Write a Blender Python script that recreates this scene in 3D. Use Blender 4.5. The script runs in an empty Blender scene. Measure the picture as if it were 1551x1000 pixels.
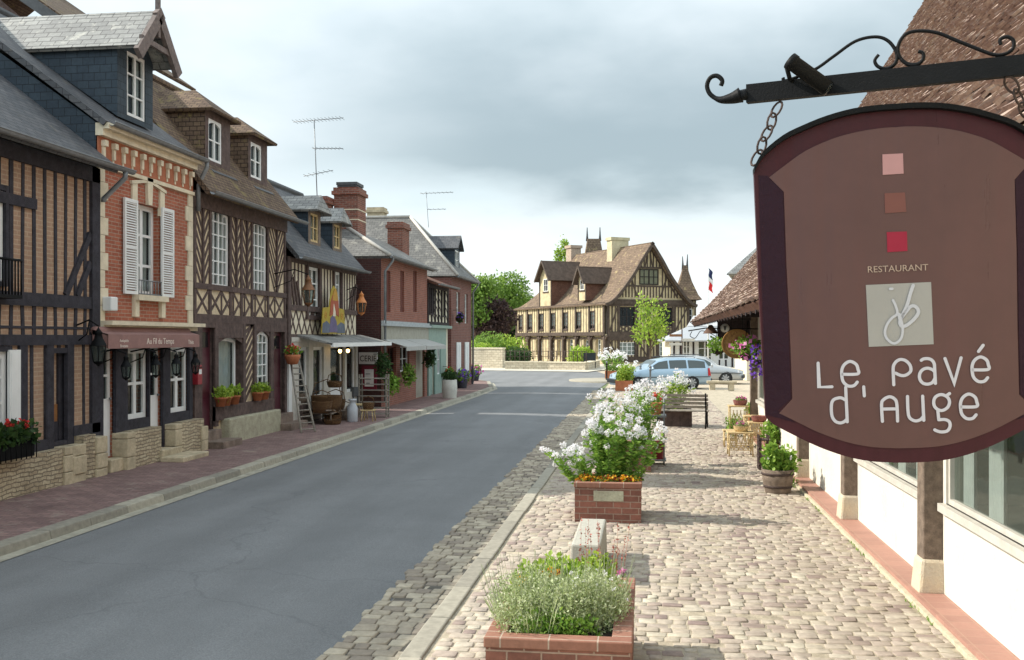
import bpy, math, random
import numpy as np
from mathutils import Vector
random.seed(7); RNG = np.random.default_rng(7)
sc = bpy.context.scene
COL = sc.collection
R = math.radians
# ------------------------------------------------------------------ camera
A = R(7.74); F = 1508.0; HZ = 512.0; CX = 775.5; CH = 2.4
CA, SA = math.cos(A), math.sin(A)
cd = bpy.data.cameras.new('camera'); cam = bpy.data.objects.new('camera', cd); COL.objects.link(cam)
cam.location = (0, 0, CH); cam.rotation_euler = (R(90), 0, A)
cd.sensor_width = 36; cd.lens = 36*F/1551.0; cd.shift_y = 12/1551.0; cd.clip_end = 3000; cd.clip_start = .05
sc.camera = cam
def world(r, d): return (r*CA - d*SA, r*SA + d*CA)          # metres right / ahead of the viewpoint -> street axes
def depth(x, y): return -x*SA + y*CA
def YL(u, X):                                                # where a sight line meets the facade plane x = X
    return X/math.tan(math.atan((u-CX)/F) - A)
def ZL(v, X, Y): return CH + (HZ-v)*depth(X, Y)/F
def G(u, v, z=0.0):
    d = F*(CH-z)/(v-HZ); x, y = world((u-CX)/F*d, d); return x, y
def AT(u, d): return world((u-CX)/F*d, d)
def ZV(v, d): return CH + (HZ-v)*d/F
# ------------------------------------------------------------------ materials
def nt_new(name):
    m = bpy.data.materials.new(name); m.use_nodes = True
    nt = m.node_tree; b = nt.nodes['Principled BSDF']; return m, nt, b
def N(nt, t, **k):
    n = nt.nodes.new(t)
    for a, v in k.items():
        if a.startswith('i_'): n.inputs[a[2:].replace('_', ' ')].default_value = v
        else: setattr(n, a, v)
    return n
def L(nt, a, b): nt.links.new(a, b)
def ramp(nt, fac, stops):
    r = N(nt, 'ShaderNodeValToRGB'); e = r.color_ramp.elements
    while len(e) < len(stops): e.new(.5)
    for k, (p, c) in enumerate(stops): e[k].position = p; e[k].color = (*c, 1)
    L(nt, fac, r.inputs[0]); return r.outputs[0]
def mixc(nt, fac, a, b, mode='MIX'):
    m = N(nt, 'ShaderNodeMix', data_type='RGBA', blend_type=mode)
    for s, v in ((0, fac), (6, a), (7, b)):
        if isinstance(v, (int, float)): m.inputs[s].default_value = v
        elif isinstance(v, tuple): m.inputs[s].default_value = (*v, 1)
        else: L(nt, v, m.inputs[s])
    return m.outputs[2]
def noise(nt, vec, scale, detail=5, rough=.6):
    n = N(nt, 'ShaderNodeTexNoise'); n.inputs['Scale'].default_value = scale; n.inputs['Detail'].default_value = detail
    n.inputs['Roughness'].default_value = rough
    if vec is not None: L(nt, vec, n.inputs['Vector'])
    return n.outputs['Fac']
def tint(c, k): return tuple(min(1, max(0, x*k)) for x in c)
def bumpn(nt, b, h, strength, dist):
    bp = N(nt, 'ShaderNodeBump'); bp.inputs['Strength'].default_value = strength; bp.inputs['Distance'].default_value = dist
    L(nt, h, bp.inputs['Height']); L(nt, bp.outputs[0], b.inputs['Normal'])
def pm(name, c, rough=.8, var=.25, scale=6, bump=.3, metal=0, c2=None, spec=.3, streak=0):
    m, nt, b = nt_new(name); tc = N(nt, 'ShaderNodeTexCoord').outputs['Object']
    n1 = noise(nt, tc, scale); n2 = noise(nt, tc, scale*7, 3)
    a = ramp(nt, n1, [(.3, tint(c, 1-var)), (.7, tint(c2 or c, 1+var))])
    a2 = mixc(nt, .5, a, ramp(nt, n2, [(.25, tint((.5,)*3, 1-var)), (.75, tint((.5,)*3, 1+var))]), 'OVERLAY')
    if streak:
        mp = N(nt, 'ShaderNodeMapping'); mp.inputs['Scale'].default_value = (14, 14, .9); L(nt, tc, mp.inputs[0]); n3 = noise(nt, mp.outputs[0], 1.6, 6, .7)
        a2 = mixc(nt, 1.0, a2, ramp(nt, n3, [(.3, tint((.5,)*3, 1-streak)), (.7, tint((.5,)*3, 1+streak))]), 'OVERLAY')
        rr_ = N(nt, 'ShaderNodeMapRange'); L(nt, n3, rr_.inputs[0]); rr_.inputs[1].default_value = .3; rr_.inputs[2].default_value = .7; rr_.inputs[3].default_value = max(.1, rough-.12); rr_.inputs[4].default_value = min(1, rough+.25); L(nt, rr_.outputs[0], b.inputs['Roughness'])
    L(nt, a2, b.inputs['Base Color']); b.inputs['Metallic'].default_value = metal
    if not streak: b.inputs['Roughness'].default_value = rough
    b.inputs['Specular IOR Level'].default_value = spec
    if bump: bumpn(nt, b, n2, bump, .01)
    return m
def brickm(name, c1, c2, mort, bw, bh, ms, rough=.9, bump=.6, distort=.0, var=.3, off=.5, patch=None, dist=.01, squash=1.0, dscale=5):
    m, nt, b = nt_new(name); uv = N(nt, 'ShaderNodeTexCoord').outputs['UV']; ob = N(nt, 'ShaderNodeTexCoord').outputs['Object']
    vec = uv
    if distort:
        nz = N(nt, 'ShaderNodeTexNoise'); nz.inputs['Scale'].default_value = dscale; L(nt, uv, nz.inputs['Vector'])
        s = N(nt, 'ShaderNodeVectorMath', operation='SUBTRACT'); L(nt, nz.outputs['Color'], s.inputs[0]); s.inputs[1].default_value = (.5,)*3
        s2 = N(nt, 'ShaderNodeVectorMath', operation='SCALE'); L(nt, s.outputs[0], s2.inputs[0]); s2.inputs['Scale'].default_value = distort
        s3 = N(nt, 'ShaderNodeVectorMath', operation='ADD'); L(nt, uv, s3.inputs[0]); L(nt, s2.outputs[0], s3.inputs[1]); vec = s3.outputs[0]
    br = N(nt, 'ShaderNodeTexBrick'); L(nt, vec, br.inputs['Vector']); br.offset = off; br.squash = squash; br.squash_frequency = 3
    for k, v in (('Color1', (*c1, 1)), ('Color2', (*c2, 1)), ('Mortar', (*mort, 1)), ('Scale', 1.0), ('Mortar Size', ms), ('Mortar Smooth', .3), ('Bias', 0.0), ('Brick Width', bw), ('Row Height', bh)):
        br.inputs[k].default_value = v
    n1 = noise(nt, ob, 1.3, 6, .7); n2 = noise(nt, ob, 22, 4)
    a = mixc(nt, .8, br.outputs['Color'], ramp(nt, n1, [(.25, tint((.5,)*3, 1-var)), (.75, tint((.5,)*3, 1+var))]), 'OVERLAY')
    a = mixc(nt, .6, a, ramp(nt, n2, [(.25, tint((.5,)*3, 1-var)), (.75, tint((.5,)*3, 1+var))]), 'OVERLAY')
    if patch:
        n3 = noise(nt, ob, 2.2, 8, .75); mk = ramp(nt, n3, [(patch[1], (0, 0, 0)), (patch[1]+.08, (1, 1, 1))])
        a = mixc(nt, mk, a, patch[0])
    L(nt, a, b.inputs['Base Color']); b.inputs['Roughness'].default_value = rough; b.inputs['Specular IOR Level'].default_value = .25
    inv = N(nt, 'ShaderNodeMath', operation='SUBTRACT'); inv.inputs[0].default_value = 1; L(nt, br.outputs['Fac'], inv.inputs[1])
    ad = N(nt, 'ShaderNodeMath', operation='MULTIPLY_ADD'); L(nt, n2, ad.inputs[0]); ad.inputs[1].default_value = .5; L(nt, inv.outputs[0], ad.inputs[2])
    bumpn(nt, b, ad.outputs[0], bump, dist); return m
def islandm(name, stops, rough=.85, bump=.4, nscale=30, spec=.3, var=.2, big=None):
    m, nt, b = nt_new(name); g = N(nt, 'ShaderNodeNewGeometry'); ob = N(nt, 'ShaderNodeTexCoord').outputs['Object']
    a = ramp(nt, g.outputs['Random Per Island'], stops); n2 = noise(nt, ob, nscale, 4)
    a = mixc(nt, .7, a, ramp(nt, n2, [(.25, tint((.5,)*3, 1-var)), (.75, tint((.5,)*3, 1+var))]), 'OVERLAY')
    if big: a = mixc(nt, ramp(nt, noise(nt, ob, big[0], 5, .7), [(big[2], (0, 0, 0)), (big[2]+.15, (big[3],)*3)]), a, big[1])
    L(nt, a, b.inputs['Base Color']); b.inputs['Roughness'].default_value = rough; b.inputs['Specular IOR Level'].default_value = spec
    bumpn(nt, b, n2, bump, .006); return m
def leafm(name, stops, trans=.35, rough=.55):
    m, nt, b = nt_new(name); g = N(nt, 'ShaderNodeNewGeometry')
    a = ramp(nt, g.outputs['Random Per Island'], stops); L(nt, a, b.inputs['Base Color']); b.inputs['Roughness'].default_value = rough
    b.inputs['Specular IOR Level'].default_value = .3
    t = N(nt, 'ShaderNodeBsdfTranslucent'); L(nt, a, t.inputs[0]); mx = N(nt, 'ShaderNodeMixShader'); mx.inputs[0].default_value = trans
    L(nt, b.outputs[0], mx.inputs[1]); L(nt, t.outputs[0], mx.inputs[2]); L(nt, mx.outputs[0], nt.nodes['Material Output'].inputs[0]); return m
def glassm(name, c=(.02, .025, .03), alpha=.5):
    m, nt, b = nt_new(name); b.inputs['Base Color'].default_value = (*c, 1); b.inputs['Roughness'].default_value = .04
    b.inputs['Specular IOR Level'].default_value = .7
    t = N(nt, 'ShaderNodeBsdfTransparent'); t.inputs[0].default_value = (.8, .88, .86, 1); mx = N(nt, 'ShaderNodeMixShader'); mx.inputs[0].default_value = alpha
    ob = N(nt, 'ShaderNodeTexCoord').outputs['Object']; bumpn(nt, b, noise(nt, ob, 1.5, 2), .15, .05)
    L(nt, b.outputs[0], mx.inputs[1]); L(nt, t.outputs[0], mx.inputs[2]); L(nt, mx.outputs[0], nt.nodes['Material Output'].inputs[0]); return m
def emitm(name, c, s):
    m, nt, b = nt_new(name); b.inputs['Base Color'].default_value = (*c, 1); b.inputs['Emission Color'].default_value = (*c, 1); b.inputs['Emission Strength'].default_value = s; return m
# ------------------------------------------------------------------ mesh collecting
class Fr:                                                     # an upright wall plane: u along it, z up, o outwards
    def __init__(s, O, U, Nn=None):
        s.O = O; k = math.hypot(*U); s.U = (U[0]/k, U[1]/k); s.N = Nn or (s.U[1], -s.U[0])
    def p(s, u, z, o=0): return (s.O[0]+s.U[0]*u+s.N[0]*o, s.O[1]+s.U[1]*u+s.N[1]*o, z)
class MB:
    def __init__(s): s.v = []; s.f = []; s.m = []; s.sm = []
    def add(s, vs, fs, m=0, smooth=False):
        k = len(s.v); s.v += [tuple(v) for v in vs]
        for f in fs: s.f.append(tuple(i+k for i in f)); s.m.append(m); s.sm.append(smooth)
    def hexa(s, c, m=0):                                      # 8 corners: bottom ring 0-3, top ring 4-7
        s.add(c, [(3, 2, 1, 0), (4, 5, 6, 7), (0, 1, 5, 4), (1, 2, 6, 5), (2, 3, 7, 6), (3, 0, 4, 7)], m)
    def box(s, x0, x1, y0, y1, z0, z1, m=0):
        s.hexa([(x0, y0, z0), (x1, y0, z0), (x1, y1, z0), (x0, y1, z0), (x0, y0, z1), (x1, y0, z1), (x1, y1, z1), (x0, y1, z1)], m)
    def fbox(s, fr, u0, u1, z0, z1, o0, o1, m=0):
        s.hexa([fr.p(u0, z0, o1), fr.p(u1, z0, o1), fr.p(u1, z0, o0), fr.p(u0, z0, o0), fr.p(u0, z1, o1), fr.p(u1, z1, o1), fr.p(u1, z1, o0), fr.p(u0, z1, o0)], m)
    def beam(s, fr, u0, z0, u1, z1, w, o0, o1, m=0):          # slanted timber in the wall plane
        du, dz = u1-u0, z1-z0; k = math.hypot(du, dz) or 1; a, b = -dz/k*w/2, du/k*w/2
        q = [(u0-a, z0-b), (u1-a, z1-b), (u1+a, z1+b), (u0+a, z0+b)]
        s.hexa([fr.p(x, z, o0) for x, z in q]+[fr.p(x, z, o1) for x, z in q], m)
    def poly(s, fr, pts, o0, o1, m=0):                        # extruded outline in the wall plane
        n = len(pts); s.add([fr.p(x, z, o1) for x, z in pts]+[fr.p(x, z, o0) for x, z in pts],
            [tuple(range(n)), tuple(range(2*n-1, n-1, -1))]+[(i, n+i, n+(i+1) % n, (i+1) % n) for i in range(n)], m)
    def slab(s, pts, t, m=0):
        a, b, c = Vector(pts[0]), Vector(pts[1]), Vector(pts[2]); n = (b-a).cross(c-a).normalized()
        if n.z < 0: pts = list(reversed(pts)); n = -n
        k = len(pts); lo = [tuple(Vector(p)-n*t) for p in pts]
        s.add(list(pts)+lo, [tuple(range(k)), tuple(range(2*k-1, k-1, -1))]+[(i, k+i, k+(i+1) % k, (i+1) % k) for i in range(k)], m)
    def tube(s, pts, r, n=8, m=0, cap=True, flat=1.0):
        pts = [Vector(p) for p in pts]; rs = r if isinstance(r, (list, tuple)) else [r]*len(pts)
        vs = []; fs = []; up = None
        for i, p in enumerate(pts):
            t = (pts[min(i+1, len(pts)-1)]-pts[max(i-1, 0)]); t = t.normalized() if t.length > 1e-9 else Vector((0, 0, 1))
            if up is None: up = t.orthogonal().normalized()
            up = (up-t*up.dot(t)); up = up.normalized() if up.length > 1e-6 else t.orthogonal().normalized(); w = t.cross(up)
            for k in range(n):
                a = 2*math.pi*k/n; vs.append(p+(up*math.cos(a)+w*math.sin(a)*flat)*rs[i])
        for i in range(len(pts)-1):
            for k in range(n): a = i*n+k; b = i*n+(k+1) % n; fs.append((a, b, b+n, a+n))
        if cap: fs.append(tuple(range(n-1, -1, -1))); e = (len(pts)-1)*n; fs.append(tuple(range(e, e+n)))
        s.add(vs, fs, m, True)
    def lathe(s, c, prof, n=16, m=0, axis='z'):
        vs = []; fs = []
        for r, z in prof:
            for k in range(n):
                a = 2*math.pi*k/n; x, y = r*math.cos(a), r*math.sin(a)
                q = (x, y, z) if axis == 'z' else ((z, x, y) if axis == 'x' else (x, z, y)); vs.append((c[0]+q[0], c[1]+q[1], c[2]+q[2]))
        for i in range(len(prof)-1):
            for k in range(n): a = i*n+k; b = i*n+(k+1) % n; fs.append((a, b, b+n, a+n) if axis != 'y' else (a, a+n, b+n, b))
        s.add(vs, fs, m, True)
    def blob(s, c, rx, ry, rz, m=0, n=8):
        prof = [(math.sin(math.pi*i/6), -math.cos(math.pi*i/6)) for i in range(7)]; vs = []; fs = []
        for a, z in prof:
            for k in range(n): t = 2*math.pi*k/n; vs.append((c[0]+rx*a*math.cos(t), c[1]+ry*a*math.sin(t), c[2]+rz*z))
        for i in range(6):
            for k in range(n): a = i*n+k; b = i*n+(k+1) % n; fs.append((a, b, b+n, a+n))
        s.add(vs, fs, m, True)
BASE = {}
def mk_obj(name, mb, mats, parent=None, bev=0):
    base = np.array(BASE.get(parent.name, (0, 0, 0)) if parent else (0, 0, 0), float)
    me = bpy.data.meshes.new(name); v = np.array(mb.v, float)-base
    me.from_pydata(v.tolist(), [], mb.f)
    if not isinstance(mats, (list, tuple)): mats = [mats]
    for m in mats: me.materials.append(m)
    me.polygons.foreach_set('material_index', mb.m); me.polygons.foreach_set('use_smooth', mb.sm)
    uvl = me.uv_layers.new(name='UVMap'); nf = len(me.polygons)
    nr = np.empty(nf*3); me.polygons.foreach_get('normal', nr); nr = nr.reshape(-1, 3)
    lt = np.empty(nf, int); me.polygons.foreach_get('loop_total', lt)
    lv = np.empty(len(me.loops), int); me.loops.foreach_get('vertex_index', lv)
    ln = np.repeat(nr, lt, axis=0); t = np.stack([-ln[:, 1], ln[:, 0], np.zeros(len(ln))], 1); k = np.linalg.norm(t, axis=1)
    flat = k < .15; t[flat] = (1, 0, 0); k[flat] = 1; t /= k[:, None]; bt = np.cross(ln, t); bt[flat] = (0, 1, 0)
    pv = v[lv]+base; uvl.data.foreach_set('uv', np.stack([(pv*t).sum(1), (pv*bt).sum(1)], 1).ravel())
    me.update(); o = bpy.data.objects.new(name, me); COL.objects.link(o)
    if parent: o.parent = parent; BASE[o.name] = tuple(base)
    if bev:
        md = o.modifiers.new('bevel', 'BEVEL'); md.width = bev; md.segments = 2; md.limit_method = 'ANGLE'
    return o
def tag(o, label=None, cat=None, group=None, kind=None):
    for k, v in (('label', label), ('category', cat), ('group', group), ('kind', kind)):
        if v: o[k] = v
    return o
def thing(name, label, cat, loc=(0, 0, 0), group=None):
    o = bpy.data.objects.new(name, None); COL.objects.link(o); o.location = loc; o.empty_display_size = .2
    BASE[o.name] = tuple(loc); return tag(o, label, cat, group)
def struct(name, mb, mats, bev=0): return tag(mk_obj(name, mb, mats, bev=bev), kind='structure')
KIDS = {}
def dup(root, loc, rz=0, label=None, group=None, scale=None, parent=None):
    c = root.copy(); COL.objects.link(c)
    if parent is None:
        c.location = loc; c.rotation_euler = (0, 0, rz)
        if scale: c.scale = (scale,)*3
        if label: c['label'] = label
        if group: c['group'] = group
    else: c.parent = parent
    for ch in list(root.children): dup(ch, None, parent=c)
    return c
def wall(mb, fr, u0, u1, z0, z1, holes=(), o=0.0, dep=.22, m=0, mi=1, mr=None):
    mr = m if mr is None else mr
    holes = [h for h in holes]
    us = sorted({u0, u1, *[h[0] for h in holes], *[h[1] for h in holes]}); zs = sorted({z0, z1, *[h[2] for h in holes], *[h[3] for h in holes]})
    us = [u for u in us if u0 <= u <= u1]; zs = [z for z in zs if z0 <= z <= z1]
    for i in range(len(us)-1):
        for j in range(len(zs)-1):
            cu, cz = (us[i]+us[i+1])/2, (zs[j]+zs[j+1])/2
            if any(h[0] < cu < h[1] and h[2] < cz < h[3] for h in holes): continue
            a, b, c, d = us[i], us[i+1], zs[j], zs[j+1]
            mb.add([fr.p(a, c, o), fr.p(b, c, o), fr.p(b, d, o), fr.p(a, d, o)], [(0, 1, 2, 3)], m)
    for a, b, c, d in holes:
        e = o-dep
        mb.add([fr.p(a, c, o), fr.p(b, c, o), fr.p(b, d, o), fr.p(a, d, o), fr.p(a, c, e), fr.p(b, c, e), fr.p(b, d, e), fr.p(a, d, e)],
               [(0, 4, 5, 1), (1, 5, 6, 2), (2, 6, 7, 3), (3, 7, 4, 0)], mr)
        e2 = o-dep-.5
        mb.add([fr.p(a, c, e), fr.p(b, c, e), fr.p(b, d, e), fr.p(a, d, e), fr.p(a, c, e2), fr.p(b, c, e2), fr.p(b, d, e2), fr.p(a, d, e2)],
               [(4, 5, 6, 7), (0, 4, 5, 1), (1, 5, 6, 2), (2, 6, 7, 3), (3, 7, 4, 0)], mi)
def window(par, fr, u0, u1, z0, z1, cols, rows, fm, o=-.08, fw=.05, mw=.025, curtain=None, glass=None, arch=0, label=None, name='window'):
    if u0 > u1: u0, u1 = u1, u0
    mb = MB(); d = .05
    mb.fbox(fr, u0, u0+fw, z0, z1, o-d, o); mb.fbox(fr, u1-fw, u1, z0, z1, o-d, o)
    mb.fbox(fr, u0+fw, u1-fw, z0, z0+fw, o-d, o)
    if arch:
        n = 8; um = (u0+u1)/2; hw = (u1-u0)/2; az = lambda u: z1-fw-arch*((u-um)/hw)**2
        xs = [u0+fw+(u1-u0-2*fw)*i/n for i in range(n+1)]
        mb.poly(fr, [(u0+fw, z1)]+[(x, az(x)) for x in xs]+[(u1-fw, z1)], o-d, o)
    else: mb.fbox(fr, u0+fw, u1-fw, z1-fw, z1, o-d, o)
    for i in range(1, cols):
        x = u0+(u1-u0)*i/cols; w = mw*(1.9 if cols % 2 == 0 and i == cols//2 else 1); mb.fbox(fr, x-w/2, x+w/2, z0+fw, z1-fw, o-d*.8, o-.004)
    for j in range(1, rows):
        z = z0+(z1-z0)*j/rows; mb.fbox(fr, u0+fw, u1-fw, z-mw/2, z+mw/2, o-d*.7, o-.008)
    w = mk_obj(name, mb, fm, par)
    if label: w['label'] = label
    g = MB(); g.add([fr.p(u0+fw*.5, z0+fw*.5, o-d*.75), fr.p(u1-fw*.5, z0+fw*.5, o-d*.75), fr.p(u1-fw*.5, z1-fw*.5, o-d*.75), fr.p(u0+fw*.5, z1-fw*.5, o-d*.75)], [(0, 1, 2, 3)])
    mk_obj('pane', g, glass or M['glass'], w)
    if curtain:
        c = MB(); n = 24
        for (a, b, lo) in curtain:
            x0 = u0+fw+(u1-u0-2*fw)*a; x1 = u0+fw+(u1-u0-2*fw)*b; vs = []; zl = z0+(z1-z0)*lo
            for i in range(n+1):
                x = x0+(x1-x0)*i/n; oo = o-d-.06+.02*math.sin(i*1.9); vs += [fr.p(x, zl, oo), fr.p(x, z1-fw, oo)]
            c.add(vs, [(2*i, 2*i+2, 2*i+3, 2*i+1) for i in range(n)], 0, True)
        mk_obj('curtain', c, M['curtain'], w)
    return w
def text_mb(s, size, ext=.004):
    cu = bpy.data.curves.new('t', 'FONT'); cu.body = s; cu.size = size; cu.extrude = ext; cu.align_x = 'CENTER'; cu.resolution_u = 3
    o = bpy.data.objects.new('t', cu); COL.objects.link(o); dg = bpy.context.evaluated_depsgraph_get()
    me = bpy.data.meshes.new_from_object(o.evaluated_get(dg)); vs = [tuple(v.co) for v in me.vertices]; fs = [tuple(p.vertices) for p in me.polygons]
    bpy.data.objects.remove(o); bpy.data.curves.remove(cu); bpy.data.meshes.remove(me); return vs, fs
def text_on(mb, fr, s, size, u, z, o, ext=.004, sx=1.0, rot=0.0, m=0):
    vs, fs = text_mb(s, size, ext); c, d = math.cos(rot), math.sin(rot)
    mb.add([fr.p(u+(x*sx*c-y*d), z+(x*sx*d+y*c), o+w) for x, y, w in vs], fs, m)
def cr(pts, n=6, closed=False):                                # Catmull-Rom through the points
    P = [Vector(p) for p in pts]; out = []
    m = len(P)
    for i in range(m if closed else m-1):
        g = (lambda k: P[k % m]) if closed else (lambda k: P[min(max(k, 0), m-1)])
        a, b, c, d = g(i-1), g(i), g(i+1), g(i+2)
        for k in range(n):
            t = k/n; out.append(.5*((2*b)+(c-a)*t+(2*a-5*b+4*c-d)*t*t+(3*b-a-3*c+d)*t**3))
    if not closed: out.append(P[-1])
    return out
def leaves(P, size, aspect=.45, up=.3, rng=RNG, D=None, svar=.35):
    """many small leaf faces at points P -> arrays of vertices"""
    n = len(P); P = np.asarray(P, float)
    d = rng.normal(size=(n, 3)) if D is None else D+rng.normal(size=(n, 3))*.45
    d[:, 2] += up; d /= np.linalg.norm(d, axis=1)[:, None]
    w = np.cross(d, rng.normal(size=(n, 3))); w /= np.linalg.norm(w, axis=1)[:, None]+1e-9
    s = (size*(1+svar*rng.uniform(-1, 1, n)))[:, None]
    nn = np.cross(d, w)
    return np.stack([P, P+d*s*.5+w*s*aspect*.5+nn*s*.06, P+d*s, P+d*s*.5-w*s*aspect*.5+nn*s*.06], 1).reshape(-1, 3)
def add_leaves(mb, arr, m=0):
    k = len(mb.v); mb.v += arr.tolist(); n = len(arr)//4
    mb.f += [(k+4*i, k+4*i+1, k+4*i+2, k+4*i+3) for i in range(n)]; mb.m += [m]*n; mb.sm += [False]*n
def blobpts(c, r, n, rng=RNG, shell=.55):
    d = rng.normal(size=(n, 3)); d /= np.linalg.norm(d, axis=1)[:, None]; k = rng.uniform(shell**3, 1, n)**(1/3)
    return np.array(c)+d*k[:, None]*np.array(r)
# ------------------------------------------------------------------ light and sky
AZ, EL = R(-4), R(37.5)
sd = Vector((-math.cos(AZ)*math.cos(EL), -math.sin(AZ)*math.cos(EL), math.sin(EL)))
sl = bpy.data.lights.new('sun', 'SUN'); sl.energy = 3.4; sl.angle = R(.6); sl.color = (1, .93, .82)
so = bpy.data.objects.new('sun', sl); COL.objects.link(so); so.rotation_euler = sd.to_track_quat('Z', 'Y').to_euler(); so.location = (-20, 0, 30)
w = bpy.data.worlds.new('World'); sc.world = w; w.use_nodes = True; nt = w.node_tree; bg = nt.nodes['Background']
bg.inputs[1].default_value = .1
sky = N(nt, 'ShaderNodeTexSky', sky_type='NISHITA'); sky.sun_disc = False; sky.sun_elevation = EL; sky.sun_rotation = math.atan2(sd.x, sd.y); sky.air_density = 1.2; sky.dust_density = 2
tc = N(nt, 'ShaderNodeTexCoord').outputs['Generated']; sp = N(nt, 'ShaderNodeSeparateXYZ'); L(nt, tc, sp.inputs[0])
def mth(op, a, b=None, clamp=False):
    m = N(nt, 'ShaderNodeMath', operation=op); m.use_clamp = clamp
    for i, q in ((0, a), (1, b)):
        if q is None: continue
        if isinstance(q, (int, float)): m.inputs[i].default_value = q
        else: L(nt, q, m.inputs[i])
    return m.outputs[0]
def sstep(x, lo, hi):
    m = N(nt, 'ShaderNodeMapRange', interpolation_type='SMOOTHSTEP'); L(nt, x, m.inputs[0]); m.inputs[1].default_value = lo; m.inputs[2].default_value = hi; return m.outputs[0]
zz = mth('MAXIMUM', sp.outputs[2], 0.0); zd = mth('ADD', zz, .22)
cx = mth('DIVIDE', sp.outputs[0], zd); cy = mth('DIVIDE', sp.outputs[1], zd)
cv = N(nt, 'ShaderNodeCombineXYZ'); L(nt, cx, cv.inputs[0]); L(nt, cy, cv.inputs[1])
nA = noise(nt, cv.outputs[0], .8, 4, .45); nB = noise(nt, cv.outputs[0], 1.7, 5, .5)
az = mth('DIVIDE', sp.outputs[0], mth('MAXIMUM', sp.outputs[1], .05))
zn = mth('ADD', zz, mth('MULTIPLY', mth('SUBTRACT', nB, .5), .15))
zn2 = mth('ADD', zn, mth('MULTIPLY', az, .05))
low = sstep(zn2, .105, .165); high = mth('SUBTRACT', 1.0, sstep(zn, .2, .36))
side = sstep(mth('ADD', az, mth('MULTIPLY', mth('SUBTRACT', nA, .5), .5)), -.5, -.12)
dark = mth('MULTIPLY', mth('MULTIPLY', low, high), mth('ADD', mth('MULTIPLY', side, .8), .2))
wisps = ramp(nt, nB, [(.36, (4.3, 5.0, 5.25)), (.68, (5.7, 6.15, 6.35))])
hor = mixc(nt, sstep(zz, .02, .16), (6.0, 6.35, 6.5), wisps)
cl = mixc(nt, dark, hor, (2.3, 2.85, 3.1))
ns = N(nt, 'ShaderNodeMix', data_type='RGBA'); ns.inputs[0].default_value = .12; L(nt, cl, ns.inputs[6]); L(nt, sky.outputs[0], ns.inputs[7])
back = mth('ADD', 1.0, mth('MULTIPLY', mth('SUBTRACT', 1.0, sstep(sp.outputs[1], .1, .75)), .55))   # extra sky brightness added behind and beside the viewer to lift the shaded left facades
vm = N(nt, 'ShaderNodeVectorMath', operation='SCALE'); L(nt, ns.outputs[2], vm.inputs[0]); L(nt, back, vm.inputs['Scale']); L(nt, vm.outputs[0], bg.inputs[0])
sc.view_settings.view_transform = 'Standard'; sc.view_settings.look = 'None'; sc.view_settings.exposure = .95
# ------------------------------------------------------------------ palette
M = {}
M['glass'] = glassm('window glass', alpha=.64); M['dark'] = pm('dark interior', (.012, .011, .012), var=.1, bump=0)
M['curtain'] = pm('curtain cloth', (.74, .74, .72), var=.08, bump=.05)
M['timber'] = pm('old dark timber', (.034, .026, .028), var=.45, scale=9, bump=.8)
M['timber_blue'] = pm('blue black timber', (.036, .034, .043), var=.35, scale=9, bump=.9, streak=.3)
M['timber_brown'] = pm('brown red timber', (.10, .07, .063), var=.35, scale=9, bump=.9, streak=.25)
M['infill_brick'] = brickm('pink brick infill', (.38, .25, .17), (.32, .21, .145), (.42, .31, .22), .24, .07, .012, var=.2)
M['infill_cream'] = pm('cream plaster', (.64, .58, .45), var=.14, scale=3, bump=.3, streak=.14)
M['infill_tan'] = pm('tan tile infill', (.58, .48, .33), var=.25, scale=9, bump=.5)
M['red_brick'] = brickm('red facade brick', (.37, .125, .075), (.29, .09, .055), (.36, .24, .18), .22, .066, .009, var=.22)
M['brick_far'] = brickm('brown red brick', (.21, .085, .065), (.16, .065, .052), (.22, .16, .14), .22, .075, .01, var=.25)
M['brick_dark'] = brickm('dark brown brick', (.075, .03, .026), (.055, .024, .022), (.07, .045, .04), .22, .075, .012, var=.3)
M['chimney'] = brickm('chimney brick', (.25, .085, .055), (.15, .055, .04), (.24, .17, .14), .22, .07, .012, var=.3)
M['cream'] = pm('cream limestone', (.64, .57, .43), var=.14, scale=5, bump=.3)
M['rubble'] = brickm('rubble stone', (.50, .43, .30), (.38, .31, .21), (.24, .195, .14), .21, .062, .009, distort=.11, var=.35, bump=1, dist=.03, dscale=4)
M['stoneblock'] = pm('worn stone block', (.46, .39, .27), var=.28, scale=4, bump=.7)
M['mossy'] = pm('mossy stone', (.46, .42, .31), var=.35, scale=5, bump=.9, c2=(.33, .32, .23))
M['stepstone'] = pm('dark worn step', (.2, .15, .12), var=.35, scale=5, bump=.8)
M['slate'] = brickm('slate roofing', (.115, .115, .12), (.075, .08, .088), (.035, .036, .04), .22, .13, .008, var=.3, rough=.6, patch=((.15, .14, .12), .6), bump=.7)
M['slate_pale'] = brickm('pale slate roofing', (.28, .28, .265), (.2, .2, .195), (.09, .09, .09), .26, .15, .01, var=.3, rough=.62, patch=((.42, .41, .37), .56), bump=.7)
M['slate_blue'] = brickm('blue hung slate', (.04, .058, .075), (.03, .044, .06), (.014, .02, .026), .22, .14, .006, var=.25, rough=.6)
M['tile'] = brickm('brown roof tile', (.17, .12, .08), (.11, .075, .055), (.05, .035, .028), .17, .10, .01, var=.35, patch=((.2, .16, .07), .55), bump=.9)
M['tile_red'] = brickm('russet roof tile', (.19, .095, .065), (.14, .07, .05), (.06, .035, .03), .18, .11, .01, var=.35, patch=((.2, .15, .09), .6), bump=.9)
M['zinc'] = pm('zinc gutter', (.2, .21, .22), rough=.5, var=.2, metal=.3, bump=.1)
M['pale'] = pm('pale mortar ridge', (.45, .43, .39), var=.15)
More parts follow.
